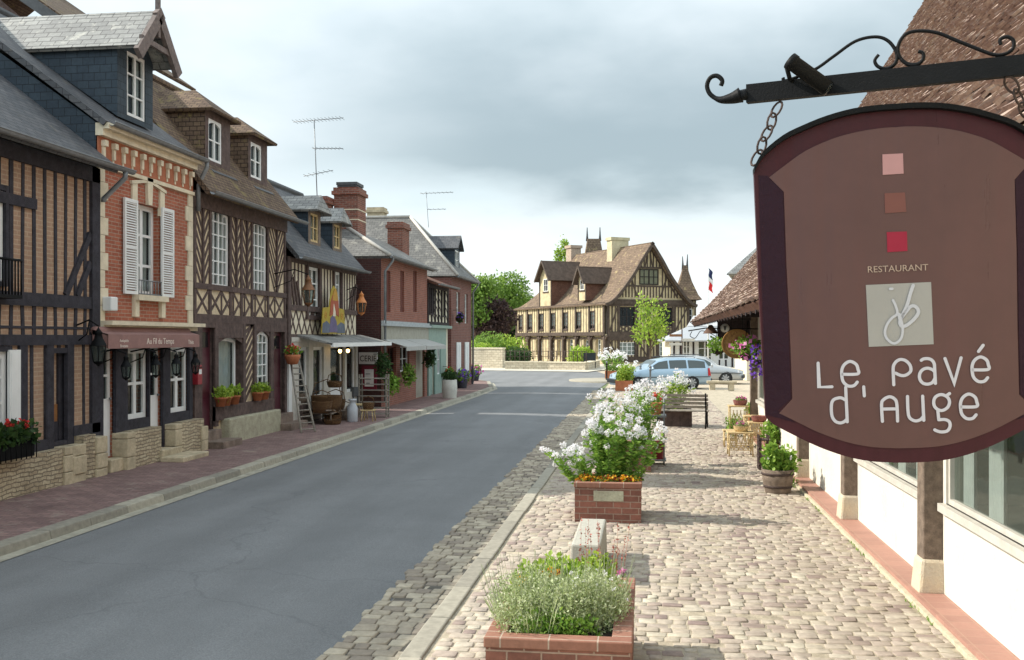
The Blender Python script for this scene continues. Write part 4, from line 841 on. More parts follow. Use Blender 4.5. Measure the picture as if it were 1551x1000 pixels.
tl = mk_obj('roof_tiles', mb, islandm('small flat roof tiles', [(0, (.2, .135, .11)), (.3, (.26, .18, .145)), (.6, (.30, .215, .17)), (.85, (.34, .255, .205)), (1, (.39, .31, .25))], nscale=25, bump=.8, var=.3, big=(.9, (.27, .22, .15), .58, .35)), rf)
q = MB()
for y in np.arange(YA+.2, YB, .55): q.hexa([(1.16, y-.04, 2.66), (XW, y-.04, 4.2), (XW, y+.04, 4.2), (1.16, y+.04, 2.66), (1.16, y-.04, 2.72), (XW, y-.04, 4.3), (XW, y+.04, 4.3), (1.16, y+.04, 2.72)])
mk_obj('rafter', q, M['timber'], HR)['kind'] = 'stuff'
q = MB(); q.box(XW-.16, XW+.05, YA, YB, 3.3, 3.6); q.box(1.55, 1.7, YA, YB, 2.95, 3.12); mk_obj('wall_plate', q, M['timber'], HR)
q = MB()
for y in py_: q.box(1.5, XW, y-.07, y+.07, 2.82, 2.96)
mk_obj('bracket_beam', q, M['timber'], HR)
q = MB(); q.box(1.75, XW-.02, YB-.1, YB-.02, 2.35, 3.4); mk_obj('end_boarding', q, M['timber'], HR)
# ---- the restaurant's own white house, beside the viewer, that carries the sign bracket
RH = thing('restaurant_house', 'white rendered restaurant house carrying the iron sign bracket on its street wall', 'house', (XW, 2.5, 0))
mb = MB(); mb.box(XW, 9, -4, 4.6, 0, 5.6); mk_obj('wall', mb, M['cream'], RH)
saddle(RH, XW-.35, 5.5, 5.8, 8.8, -4.1, 4.7, M['tile_red'])
fh = Fr((XW, 0), (0, -1)); fh.N = (-1, 0)
for u0, u1, z0, z1 in ((-3.9, -3.0, .9, 2.2), (-1.6, -.6, .9, 2.2), (-3.7, -2.9, 3.9, 5.0)):
    window(RH, fh, u0, u1, z0, z1, 2, 3, M['white'], o=.03)
# ================================================================== hanging sign
SC = world(.3912*3.0+0, 3.0); SU = (.952, -.306)
fs = Fr(SC, SU); fs.N = (SU[1], -SU[0])
def SP(u, v):                                                  # sight line -> plane of the sign (across, height)
    t = (u-CX)/F; a = (.902, -.431); r0, d0 = .3912*3.0, 3.0
    s = (t*d0-r0)/(a[0]-t*a[1]); d = d0+a[1]*s; return s, CH+(HZ-v)*d/F
ZC = CH+(HZ-435)*3.0/F; TA = R(1.7)
def rot_(x, z, a): return x*math.cos(a)-z*math.sin(a), x*math.sin(a)+z*math.cos(a)
A2V = (.9855, -.1694); SU2 = (A2V[0]*CA-A2V[1]*SA, A2V[0]*SA+A2V[1]*CA)
def SPB(u, v):
    t = (u-CX)/F; r0, d0 = .3912*3.0, 3.0
    s = (t*d0-r0)/(A2V[0]-t*A2V[1]); d = d0+A2V[1]*s; return s, CH+(HZ-v)*d/F
def SB(u, v):                                                  # into the board's own axes (it hangs slightly askew)
    x, z = SPB(u, v); return rot_(x, z-ZC, -TA)
class FrS(Fr):
    def p(s, u, z, o=0):
        x, q = rot_(u, z, TA); return (s.O[0]+s.U[0]*x+s.N[0]*o, s.O[1]+s.U[1]*x+s.N[1]*o, ZC+q)
fb = FrS(SC, SU2); fb.N = (SU2[1], -SU2[0])
SG = thing('hanging_sign', 'big maroon and brown restaurant sign board hanging by chains from an iron bracket', 'sign', (SC[0], SC[1], ZC-.5))
xc = SB(1362, 400)[0]
def mirror(half): return half+[(2*xc-x, z) for x, z in reversed(half)]
top = [SB(*p) for p in ((1142, 262), (1155, 240), (1185, 215), (1215, 200), (1250, 186), (1290, 175), (1330, 169.5), (1355, 168))]
bot = [SB(*p) for p in ((1362, 701), (1320, 699), (1280, 691), (1240, 677), (1200, 658), (1172, 643), (1160, 632))]
outline = mirror(bot[::-1][:0]+[b for b in reversed(bot)][:0]) if 0 else None
top = [(p.x, p.y) for p in cr([(a, b, 0) for a, b in top], 3)]; bot = [(p.x, p.y) for p in cr([(a, b, 0) for a, b in bot], 3)]
left = bot+[SB(1150, 450)]+top                                  # bottom centre -> up the left side -> top centre
left = [(min(x, xc-.001) if i in (0,) else x, z) for i, (x, z) in enumerate(left)]
poly = left+[(2*xc-x, z) for x, z in reversed(left)]
q = MB(); q.poly(fb, poly, -.035, .0); bd = mk_obj('board', q, pm('maroon frame paint', (.045, .01, .015), rough=.35, var=.12, scale=3, bump=.04, spec=.2, streak=.14), SG, bev=.006)
topl = [(x, z) for x, z in top]; rim = topl+[(2*xc-x, z) for x, z in reversed(topl)]
q = MB()
for i in range(len(rim)-1):
    (xa, za), (xb, zb) = rim[i], rim[i+1]; q.hexa([fb.p(xa, za, -.05), fb.p(xb, zb, -.05), fb.p(xb, zb, .025), fb.p(xa, za, .025), fb.p(xa, za+.016, -.05), fb.p(xb, zb+.016, -.05), fb.p(xb, zb+.016, .025), fb.p(xa, za+.016, .025)])
mk_obj('top_rail', q, M['black_iron'], SG)
inner = [SB(*p) for p in ((1362, 679), (1320, 677), (1280, 669), (1240, 655), (1205, 638), (1180, 626), (1200, 604), (1196, 500), (1191, 400), (1187, 291), (1165, 269), (1190, 250), (1220, 229), (1260, 211), (1300, 200), (1340, 194), (1362, 193.5))]
inner = [(p.x, p.y) for p in cr([(a, b, 0) for a, b in inner[:6]], 3)]+inner[6:10]+[(p.x, p.y) for p in cr([(a, b, 0) for a, b in inner[10:]], 3)]
poly = inner+[(2*xc-x, z) for x, z in reversed(inner[1:-1])]
q = MB(); q.poly(fb, poly, -.01, .004); mk_obj('panel', q, pm('brown enamel panel', (.088, .039, .036), rough=.36, var=.09, scale=2, bump=.03, spec=.4, streak=.05), SG)
q = MB(); lp = [SB(*p) for p in ((1204, 640), (1178, 622), (1198, 604), (1194, 500), (1189, 400), (1186, 290), (1163, 267), (1149, 266), (1160, 628))]
m_pl = pm('dark plum moulding', (.022, .007, .015), rough=.4, var=.1, spec=.15)
for pp in (lp, [(2*xc-x, z) for x, z in reversed(lp)]): q = MB(); q.poly(fb, pp, -.005, .0025); mk_obj('side_moulding', q, m_pl, SG)
def quad(name, pts, mat, o=.006):
    q = MB(); q.poly(fb, [SB(*p) for p in pts], .002, o); return mk_obj(name, q, mat, SG)
quad('pink_square', ((1336.5, 265.5), (1336, 234.5), (1367, 233), (1368, 263.5)), pm('pale pink enamel', (.40, .215, .22), rough=.4, var=.04, bump=0))
quad('brown_square', ((1340, 323.5), (1339, 293.5), (1370, 292), (1372, 321.5)), pm('copper brown enamel', (.15, .055, .045), rough=.4, var=.04, bump=0))
quad('red_square', ((1343.5, 382.5), (1342.5, 352), (1373, 351), (1374, 380.5)), pm('crimson enamel', (.26, .008, .032), rough=.4, var=.04, bump=0))
quad('grey_plate', ((1315.5, 525.5), (1311, 432), (1409.5, 427.5), (1413.5, 521.5)), pm('pale grey enamel', (.29, .285, .275), rough=.45, var=.04, bump=0))
m_let = pm('pale lilac lettering', (.48, .475, .53), rough=.45, var=.04, bump=0)
m_ro = pm('beige lettering', (.36, .27, .22), rough=.45, var=.04, bump=0); m_lg = pm('ice grey emblem', (.43, .44, .49), rough=.45, var=.03, bump=0)
KO = [0]
def stroke(mb, pts, w, smooth=True, closed=False, n=6, w2=None):
    P = [SB(*p) for p in pts]; P = [(p.x, p.y) for p in cr([(a, b, 0) for a, b in P], n, closed)] if smooth else P
    if closed: P = P+[P[0]]
    KO[0] += 1; o = .0065+.00012*KO[0]; hw = w/2; k = len(P); L_ = []; R_ = []
    for i in range(k):
        a = P[max(i-1, 0)] if not closed or i > 0 else P[-2]; b = P[min(i+1, k-1)] if not closed or i < k-1 else P[1]
        dx, dz = b[0]-a[0], b[1]-a[1]; m = math.hypot(dx, dz) or 1; dx /= m; dz /= m
        if not smooth and 0 < i < k-1:
            e1 = Vector((P[i][0]-P[i-1][0], P[i][1]-P[i-1][1])).normalized(); e2 = Vector((P[i+1][0]-P[i][0], P[i+1][1]-P[i][1])).normalized(); c = max(.35, math.sqrt((1+e1.dot(e2))/2)); h = hw/c
        else: h = hw
        if w2: h = (w2+(w-w2)*(i/(k-1)))/2
        L_.append((P[i][0]-dz*h, P[i][1]+dx*h)); R_.append((P[i][0]+dz*h, P[i][1]-dx*h))
    cap0 = []; cap1 = []
    if not closed:
        for j in range(1, 6):
            a = math.atan2(L_[-1][1]-P[-1][1], L_[-1][0]-P[-1][0])-math.pi*j/6; hh = math.hypot(L_[-1][0]-P[-1][0], L_[-1][1]-P[-1][1]); cap1.append((P[-1][0]+hh*math.cos(a), P[-1][1]+hh*math.sin(a)))
            a = math.atan2(R_[0][1]-P[0][1], R_[0][0]-P[0][0])-math.pi*j/6; hh = math.hypot(R_[0][0]-P[0][0], R_[0][1]-P[0][1]); cap0.append((P[0][0]+hh*math.cos(a), P[0][1]+hh*math.sin(a)))
    vs = [fb.p(*p, o) for p in L_+R_]; fsx = [(i, k+i, k+i+1, i+1) for i in range(k-1)]
    mb.add(vs, fsx)
    if not closed: mb.add([fb.p(*p, o) for p in [L_[-1]]+cap1+[R_[-1]]], [tuple(range(6, -1, -1))]); mb.add([fb.p(*p, o) for p in [R_[0]]+cap0+[L_[0]]], [tuple(range(6, -1, -1))])
WL = .0092
def A1(x, y): return 1220+x/6.253, 510+y/6.25
def A2(x, y): return 1360+x/6.253, 510+y/6.25
S1 = lambda pts: [A1(*p) for p in pts]
S2 = lambda pts: [A2(*p) for p in pts]
def letter(name, *strokes):
    mb = MB()
    for pts, sm, cl in strokes: stroke(mb, pts, WL, sm, cl)
    mk_obj(name, mb, m_let, SG)
def egl(T, ox, oy): # the round letter e used three times
    return (T([(ox+0, oy+0), (ox+140, oy-4), (ox+143, oy-50), (ox+125, oy-95), (ox+70, oy-122), (ox+18, oy-95), (ox-8, oy-45), (ox-8, oy+20), (ox+5, oy+70), (ox+40, oy+105), (ox+75, oy+113), (ox+110, oy+104), (ox+137, oy+74)]), True, False)
letter('letter_l', (S1([(117, 250), (126, 477), (248, 474)]), False, False))
letter('letter_e', egl(S1, 350, 356))
letter('letter_p', (S1([(832, 455), (826, 300), (840, 255), (865, 228), (900, 216), (945, 228), (985, 270), (993, 320), (970, 350), (930, 368), (890, 364), (850, 345)]), True, False))
letter('letter_a', (S2([(216, 224), (240, 210), (280, 208), (315, 222), (338, 255), (342, 300), (350, 442)]), True, False), (S2([(340, 330), (320, 312), (275, 298), (230, 312), (202, 350), (202, 400), (230, 438), (275, 449), (320, 434), (344, 395)]), True, False))
letter('letter_v', (S2([(440, 207), (527, 440), (592, 200)]), False, False))
letter('letter_e_acute', egl(S2, 706, 314), (S2([(757, 140), (800, 82)]), False, False))
letter('letter_d', (S1([(377, 480), (392, 805)]), False, False), (S1([(376, 600), (345, 582), (315, 578), (265, 595), (243, 640), (246, 740), (275, 795), (320, 815), (360, 805), (388, 780)]), True, False))
letter('apostrophe', (S1([(547, 474), (553, 560)]), False, False))
letter('letter_big_a', (S1([(724, 800), (716, 640), (735, 595), (790, 568), (840, 590), (860, 640), (867, 798)]), True, False), (S1([(722, 684), (858, 682)]), False, False))
letter('letter_u', (S2([(85, 565), (90, 700), (105, 765), (155, 795), (205, 785), (234, 755)]), True, False), (S2([(228, 562), (239, 790)]), False, False))
letter('letter_g', (S2([(405, 547), (350, 570), (332, 620), (350, 672), (405, 698), (460, 672), (482, 620), (462, 572)]), True, True), (S2([(450, 560), (482, 537)]), False, False),
       (S2([(372, 700), (380, 785)]), False, False), (S2([(380, 785), (440, 783), (480, 805), (486, 850), (460, 890), (410, 900), (370, 893), (342, 880)]), True, False))
letter('letter_e', egl(S2, 595, 664))
q = MB(); pc = SB(1359, 411.5); text_on(q, fb, 'RESTAURANT', .0275, pc[0], pc[1], .006, .001, 1.03, R(0)); mk_obj('restaurant_lettering', q, m_ro, SG)
def A3(x, y): return 1295+x/7.146, 390+y/7.143
q = MB(); S3 = lambda p: [A3(*t) for t in p]
stroke(q, S3([(405, 465), (435, 530), (450, 610), (390, 660), (340, 730), (318, 810), (340, 880), (400, 928), (450, 920), (495, 870), (510, 790), (500, 700)]), .0075)
stroke(q, S3([(622, 305), (590, 400), (560, 510), (520, 600), (480, 690), (500, 745), (560, 730), (640, 660), (680, 590), (650, 535), (600, 530), (545, 590), (500, 650)]), .010)
stroke(q, S3([(470, 620), (500, 740)]), .011); stroke(q, S3([(375, 342), (396, 342)]), .008); mk_obj('emblem', q, m_lg, SG)
# chains
def chain(a, b, n, par):
    a, b = Vector(a), Vector(b); d = (b-a)/n; q = MB(); L0 = d.length*1.3; ri = .0036
    t = d.normalized(); s1 = t.orthogonal().normalized(); s2 = t.cross(s1)
    for i in range(n):
        c = a+d*(i+.5); s = s1 if i % 2 else s2; pts = []
        for k in range(13):
            an = 2*math.pi*k/12; pts.append(c+t*math.sin(an)*L0/2+s*math.cos(an)*L0*.3)
        q.tube(pts, ri, 6, cap=False)
    mk_obj('chain', q, M['rust'], par)
def S3d(u, v, o=0): x, z = SP(u, v); return fs.p(x, z, o)
c0 = fb.p(*SB(1143, 250), -.015)
chain(S3d(1180, 157), fb.p(*SB(1143, 247), -.015), 5, SG)
mx, mz = SB(1143, 250); zb_ = SP(1180, 157)[1]; xr_ = 2*xc-mx; chain(S3d(1527, 119), fb.p(xr_+.005, mz+.02, -.015), 5, SG)
# ---- bracket
BK = thing('sign_bracket', 'black wrought-iron bracket with scrolls and a small tube spotlight above the sign', 'bracket', fs.p(2.0, SP(1551, 100)[1]))
def bz(x): return SP(1120, 144)[1]                                # level bar
q = MB(); xL = SP(1122, 144)[0]; zB = SP(1122, 144)[1]; xR = 1.96
q.hexa([fs.p(xL+.02, zB-.029, .014), fs.p(xR, zB-.029, .014), fs.p(xR, zB-.029, -.014), fs.p(xL+.02, zB-.029, -.014), fs.p(xL+.02, zB+.029, .014), fs.p(xR, zB+.029, .014), fs.p(xR, zB+.029, -.014), fs.p(xL+.02, zB+.029, -.014)]); q.tube([fs.p(xL-.01, zB), fs.p(xL+.024, zB)], [.021, .027], 8, flat=.6)
cur = [SP(*p) for p in ((1122, 144), (1108, 149), (1090, 151), (1076, 143), (1071, 130), (1076, 118), (1086, 115), (1094, 122), (1092, 130))]
q.tube([fs.p(x, z) for x, z in [(p.x, p.y) for p in cr([(a, b, 0) for a, b in cur], 5)]], [.026-.0185*min(1, i/12) for i in range(41)], 8)
mk_obj('bar', q, M['black_iron'], BK)
def scroll(pts, r=.0055):
    q = MB(); P = [SP(*p) for p in pts]; q.tube([fs.p(p.x, p.y) for p in cr([(a, b, 0) for a, b in P], 6)], r, 6); mk_obj('scroll', q, M['black_iron'], BK)
scroll([(1186, 118), (1192, 122), (1233, 106), (1262, 86), (1295, 63), (1325, 56), (1345, 62), (1358, 80), (1356, 96), (1343, 104), (1330, 101), (1325, 92), (1331, 83)])
scroll([(1400, 88), (1396, 81), (1390, 78), (1398, 90), (1390, 98), (1375, 98), (1362, 85), (1361, 68), (1372, 52), (1392, 47), (1420, 50), (1450, 62), (1480, 74), (1505, 83), (1522, 82), (1534, 74), (1535, 62), (1526, 56), (1515, 60), (1516, 68)][3:])
scroll([(1365, 90), (1375, 97), (1390, 97), (1398, 90), (1398, 81), (1391, 78)])
q = MB(); a = Vector(fs.p(*SP(1201, 99), .06)); b = Vector(fs.p(*SP(1258, 140), .05)); q.tube([a, a+(b-a)*.12, a+(b-a)*.13, b], [.0265, .0265, .024, .024], 14); sp_ = mk_obj('spotlight', q, M['black_iron'], BK)
q = MB(); q.tube([b, b+(b-a).normalized()*.004], .021, 14); mk_obj('lens', q, M['glass'], sp_)
q = MB(); q.tube([fs.p(*SP(1196, 108), .05), fs.p(*SP(1198, 122), .02), fs.p(*SP(1206, 128), .0)], .007, 6); mk_obj('clamp', q, M['black_iron'], BK)
# ================================================================== the manor across the square
Cr, Cd = 144/1508*92, 92.0
Uc, Gc = (-.41, .912), (.912, .41)
def wdir(v): return (v[0]*CA-v[1]*SA, v[0]*SA+v[1]*CA)
CO3 = world(Cr, Cd); UW, GW = wdir(Uc), wdir(Gc)
MN = thing('manor', 'old yellow half-timbered manor with a flared tiled roof and a gable, closing the square', 'manor', (*CO3, 0))
fl = Fr(CO3, UW); fl.N = (-GW[0], -GW[1])                        # long face, u runs away from the corner
fg = Fr(CO3, GW); fg.N = (-UW[0], -UW[1])                        # gable face
m_yel = pm('ochre plaster', (.48, .40, .25), var=.22, scale=2, bump=.2); m_mt = pm('manor timber', (.075, .055, .043), var=.4, scale=3, bump=.3)
LN, EVM, GWd = 19.7, 5.7, 9.0
uph = [(1.9+2.75*i, 3.0+2.75*i, 3.25, 4.95) for i in range(6)]; uph.append((18.1, 19.0, 3.25, 4.9))
gnd = [(1.2, 2.2, .3, 2.3), (3.4, 4.6, .6, 2.2), (6.8, 7.9, .3, 2.3), (9.3, 10.1, .6, 2.2), (11.0, 11.9, .3, 2.3), (13.8, 15.2, .6, 2.2), (17.2, 18.2, .6, 2.2)]
mb = MB(); wall(mb, fl, 0, LN, 0, 2.75, gnd, dep=.5); wall(mb, fl, 0, LN, 2.75, EVM-.05, uph, o=.25, dep=.2); mb.fbox(fl, 0, LN, 2.6, 2.75, -.1, .25)
mk_obj('wall', mb, [m_yel, M['dark']], MN)
gup = [(1.3, 2.95, 3.5, 5.3), (5.6, 7.1, 3.5, 5.3), (3.45, 5.55, 7.4, 8.9)]; ggr = [(1.2, 3.1, .8, 2.0), (5.7, 7.3, .7, 2.0)]
mb = MB(); wall(mb, fg, 0, GWd, 0, EVM, gup[:2]+ggr, dep=.15)
PF = [(-.55, 5.55), (.4, 6.05), (2.13, 8.0), (3.3, 9.75), (4.5, 11.4)]
gp = [(0, EVM), (.5, 6.0), (2.13, 7.85), (3.3, 9.6), (4.5, 11.2), (5.7, 9.6), (6.87, 7.85), (8.5, 6.0), (GWd, EVM)]
mb.add([fg.p(x, z) for x, z in gp], [tuple(range(len(gp)))]); mk_obj('gable_wall', mb, [m_yel, M['dark']], MN)
for h in uph: window(MN, fl, *h, 2, 4, M['timber_brown'], o=.2, fw=.08, mw=.04, curtain=[(0, 1, .2)])
for h in gnd: window(MN, fl, *h, 2, 4, M['white'], o=-.3, fw=.09, mw=.05, curtain=[(0, 1, 0)])
m_dkf = pm('dark oak frame', (.03, .024, .022), var=.2)
for h in gup[:2]: window(MN, fg, *h, 4, 2, m_dkf, o=-.02, fw=.08, mw=.05)
window(MN, fg, gup[2][0], gup[2][1], gup[2][2], gup[2][3], 4, 2, m_dkf, o=.07, fw=.1, mw=.07)
for h in ggr: window(MN, fg, *h, 4, 3, M['white'], o=-.02, fw=.08, mw=.05, curtain=[(0, 1, .1)])
t = MB()
t.fbox(fl, 0, LN, 2.62, 2.95, .2, .4); t.fbox(fl, 0, LN, EVM-.25, EVM, .2, .34); t.fbox(fl, 0, LN, 2.3, 2.45, -.02, .1)
for i in range(8):
    y = .15+(LN-.3)*i/7; t.fbox(fl, y-.13, y+.13, 2.95, EVM-.25, .2, .34); t.fbox(fl, y-.16, y+.16, 0, 2.62, .0, .3); t.beam(fl, y-.5, 2.6, y, 2.1, .14, .1, .26); t.beam(fl, y+.5, 2.6, y, 2.1, .14, .1, .26)
studs(t, fl, 0, LN, 2.95, EVM-.25, 36, .085, [(a-.05, b+.05, c, d) for a, b, c, d in uph], o1=.27)
for h in uph: t.fbox(fl, h[0], h[1], h[2]-.14, h[2], .2, .33); t.fbox(fl, h[0]-.1, h[0], h[2]-.1, h[3]+.1, .2, .31); t.fbox(fl, h[1], h[1]+.1, h[2]-.1, h[3]+.1, .2, .31)
studs(t, fl, 0, LN, .2, 2.3, 30, .12, gnd)
t.fbox(fg, 0, GWd, 2.15, 3.0, -.02, .12); t.fbox(fg, 0, GWd, 5.35, 5.55, -.02, .1); t.fbox(fg, .45, GWd-.45, 5.55, 6.0, -.02, .16); t.fbox(fg, 0, GWd, .15, .65, -.02, .06)
t.fbox(fg, 3.05, 5.95, 8.95, 9.1, -.02, .1); t.fbox(fg, 2.0, 7.0, 7.2, 7.35, -.02, .07)
for y in (.1, 1.2, 3.05, 4.5, 5.5, 7.2, GWd-.1): t.fbox(fg, y-.12, y+.12, .2, 5.35, -.02, .1)
studs(t, fg, 0, GWd, 3.0, 5.35, 26, .12, gup[:2], o1=.05); studs(t, fg, 0, GWd, .6, 2.15, 26, .12, ggr, o1=.05)
def gz(x): # height of the gable outline
    for (xa, za), (xb, zb) in zip(gp[:-1], gp[1:]):
        if xa <= x <= xb: return za+(zb-za)*(x-xa)/(xb-xa)
    return EVM
for i in range(24):
    x = .5+8.0*(i+.5)/24; zt = gz(x)-.2
    segs = [(6.2, zt)] if not (3.3 < x < 5.7) else [(6.2, 7.3), (9.1, zt)]
    for a, b in segs:
        if b-a > .15: t.fbox(fg, x-.06, x+.06, a, b, -.02, .05)
for s_ in (0, 1):
    fx = (lambda x: x) if not s_ else (lambda x: GWd-x)
    t.beam(fg, fx(1.3), 6.2, fx(2.3), 7.6, .14, -.02, .08); t.beam(fg, fx(3.2), 6.3, fx(2.5), 8.2, .13, -.02, .08); t.beam(fg, fx(4.1), 9.1, fx(4.4), 10.6, .1, -.02, .07)
    for (xa, za), (xb, zb) in zip(gp[:4], gp[1:5]): t.beam(fg, fx(xa), za-.1, fx(xb), zb-.1, .2, -.02, .09)
for xa, xb in ((1.3, 2.95), (5.6, 7.1)):
    n = 2
    for i in range(n):
        a = xa+(xb-xa)*i/n; b = xa+(xb-xa)*(i+1)/n; t.beam(fg, a, 3.0, b, 3.5, .09, -.02, .06); t.beam(fg, b, 3.0, a, 3.5, .09, -.02, .065)
for xa, xb in ((.25, 1.1), (3.3, 4.3), (7.4, 8.8)): t.beam(fg, xa, 3.0, xb, 5.3, .12, -.02, .07); t.beam(fg, xa, 2.1, xb, .7, .12, -.02, .07)
mk_obj('timber_frame', t, m_mt, MN)
# flared roof: courses follow the curve; hipped at the far end
r = MB(); LR = 14.5; PFc = [(p.x, p.y) for p in cr([(a, b, 0) for a, b in PF], 5)]
m_roof = brickm('manor roof tile', (.21, .15, .105), (.155, .11, .08), (.08, .058, .042), .3, .2, .02, var=.4, patch=((.34, .27, .14), .56), bump=.8, dist=.03)
def R3(x, u, z): return (CO3[0]+GW[0]*x+UW[0]*u, CO3[1]+GW[1]*x+UW[1]*u, z)
def ue(x): # how far each height runs before the hip
    return LN+.5-(x+.55)/(4.5+.55)*(LN+.5-LR)
for (xa, za), (xb, zb) in zip(PFc[:-1], PFc[1:]):
    r.slab([R3(xa, -.6, za), R3(xa, ue(xa), za), R3(xb, ue(xb), zb), R3(xb, -.6, zb)], .14); r.slab([R3(9-xa, -.6, za), R3(9-xa, ue(xa), za), R3(9-xb, ue(xb), zb), R3(9-xb, -.6, zb)], .14)
    r.slab([R3(xa, ue(xa), za), R3(9-xa, ue(xa), za), R3(9-xb, ue(xb), zb), R3(xb+.001, ue(xb), zb)], .14)
mr = mk_obj('roof', r, m_roof, MN)
b = MB()
for (xa, za), (xb, zb) in zip(PFc[:-1], PFc[1:]):
    for fx in ((lambda x: x), (lambda x: 9-x)): b.slab([R3(fx(xa), -.62, za+.03), R3(fx(xb), -.62, zb+.03), R3(fx(xb), -.74, zb+.03), R3(fx(xa), -.74, za+.03)], .28)
mk_obj('bargeboard', b, m_mt, mr)
def m_dormer(u, w, zb, zt, zr, back, win, over, brick=True):
    fd = Fr(fl.p(0, 0, .3)[:2], UW); fd.N = fl.N
    q = MB(); wall(q, fd, u-w/2, u+w/2, zb, zt, [win], dep=.1); q.add([fd.p(u-w/2, zt), fd.p(u+w/2, zt), fd.p(u, zr-.15)], [(0, 1, 2)])
    d = mk_obj('dormer', q, [m_yel, M['dark']], MN)
    q = MB()
    for y in (u-w/2, u+w/2): q.add([fd.p(y, zb), fd.p(y, zt), fd.p(y, zt, -back), fd.p(y, zb, -back)], [(0, 1, 2, 3)])
    mk_obj('cheek', q, M['tile_red'], d)
    q = MB()
    for s_ in (-1, 1): q.slab([fd.p(u+s_*(w/2+.35), zt-.3, over), fd.p(u, zr, over), fd.p(u, zr, -back-1.5), fd.p(u+s_*(w/2+.35), zt-.3, -back)], .12)
    mk_obj('dormer_roof', q, pm('dark brown tile', (.085, .06, .046), var=.35, scale=3, bump=.5), d)
    q = MB()
    for s_ in (-1, 1): q.beam(fd, u+s_*(w/2+.35), zt-.35, u, zr-.05, .2, over-.08, over+.02); q.fbox(fd, u+s_*w/2-.08, u+s_*w/2+.08, zb, zt, .0, .06)
    q.fbox(fd, win[0]-.15, win[1]+.15, win[2]-.15, win[2], .0, .06); mk_obj('dormer_frame', q, m_mt, d); window(d, fd, *win, 2, 2, M['curtain'], o=.02, fw=.07)
m_dormer(12.3, 2.7, 5.5, 8.6, 10.4, 3.4, (11.7, 12.7, 7.2, 8.5), .5); m_dormer(4.3, 1.5, 6.0, 7.9, 9.3, 2.6, (3.9, 4.7, 7.0, 8.0), .5)
def block(par, name, u, x, wu, wx, z0, z1, mat, capw=.12):
    q = MB(); c = [(x-wx/2, u-wu/2), (x+wx/2, u-wu/2), (x+wx/2, u+wu/2), (x-wx/2, u+wu/2)]
    q.hexa([R3(a, b_, z0) for a, b_ in c]+[R3(a, b_, z1-.3) for a, b_ in c]); k = 1+capw*2/wx
    q.hexa([R3(x+(a-x)*k, u+(b_-u)*k, z1-.3) for a, b_ in c]+[R3(x+(a-x)*k, u+(b_-u)*k, z1) for a, b_ in c]); return mk_obj(name, q, mat, par)
m_cst = pm('ochre chimney stone', (.48, .42, .28), var=.2, scale=2, bump=.3)
block(MN, 'chimney', 5.6, 4.4, 1.0, 1.9, 9.5, 12.35, m_cst); block(MN, 'chimney', 15.4, 4.6, 1.2, 1.2, 8, 12.4, pm('greyish pink chimney', (.36, .28, .22), var=.2))
# pavilion roof rising behind, with two finials
def pyramid(par, name, cx_, cy_, r0, r1, z0, z1, mat, n=4, rot=0.0, flare=1.18):
    q = MB(); prof = [(r0*flare, z0-.15), (r0, z0+.35), ((r0+r1)*.47, (z0+z1)*.5), (r1, z1)]; vs = []
    for rr_, z in prof:
        for k in range(n): a = rot+2*math.pi*(k+.5)/n; vs.append((cx_+rr_*math.cos(a), cy_+rr_*math.sin(a), z))
    q.add(vs, [(i*n+k, i*n+(k+1) % n, (i+1)*n+(k+1) % n, (i+1)*n+k) for i in range(3) for k in range(n)]+[tuple(range(3*n, 4*n))]); return mk_obj(name, q, mat, par)
px_, py2 = AT(899, 109)
pyramid(MN, 'pavilion_roof', px_, py2, 2.1, .95, 9.0, 13.2, m_roof, 4, A)
for s_ in (-1, 1):
    q = MB(); q.tube([(px_+s_*.7, py2, 13.0), (px_+s_*.7, py2, 13.5), (px_+s_*.7, py2, 14.5)], [.16, .12, .05], 6); mk_obj('finial', q, M['lead'], MN)
q = MB(); q.box(px_-1.4, px_+1.4, py2-1.2, py2+1.4, 0, 9.2); mk_obj('pavilion_body', q, m_mt, MN)
# stair turret to the right of the gable
tx, ty = AT(1041, 99.5); TR = thing('turret', 'slim timbered stair turret with a pointed tile roof right of the manor gable', 'turret', (tx, ty, 0))
ft = Fr(AT(1031, 99), (CA, SA)); ft.N = (SA, -CA)
mb = MB(); wall(mb, ft, -.3, 1.55, 0, 6.3, [(.55, 1.15, 4.0, 5.3)], dep=.15); mk_obj('wall', mb, [m_yel, M['dark']], TR)
c = MB(); x0_, y0_, _ = ft.p(-.3, 0); x1_, y1_, _ = ft.p(1.55, 0); c.hexa([ft.p(-.3, 0, -.2), ft.p(1.55, 0, -.2), ft.p(1.55, 0, -2.3), ft.p(-.3, 0, -2.3), ft.p(-.3, 6.3, -.2), ft.p(1.55, 6.3, -.2), ft.p(1.55, 6.3, -2.3), ft.p(-.3, 6.3, -2.3)]); mk_obj('side_wall', c, m_mt, TR)
t = MB()
for z in (.2, 2.6, 3.6, 5.5, 6.1): t.fbox(ft, -.3, 1.55, z, z+.2, -.02, .08)
studs(t, ft, -.3, 1.55, .4, 6.1, 8, .12, [(.55, 1.15, 4.0, 5.3)], o1=.05); t.beam(ft, -.2, 5.5, .5, 6.1, .1, 0, .07); mk_obj('timber_frame', t, m_mt, TR)
window(TR, ft, .55, 1.15, 4.0, 5.3, 2, 2, M['white'], o=-.01, fw=.06)
cx_, cy_, _ = ft.p(.62, 0, -1.1); pyramid(TR, 'roof', cx_, cy_, 1.6, .22, 6.35, 9.7, m_roof, 4, A, 1.3)
for s_ in (-1, 1): q = MB(); q.tube([(cx_+s_*.22, cy_, 9.2), (cx_+s_*.22, cy_, 9.8), (cx_+s_*.25, cy_, 10.7+.1*s_)], [.13, .1, .04], 6); mk_obj('finial', q, M['lead'], TR)
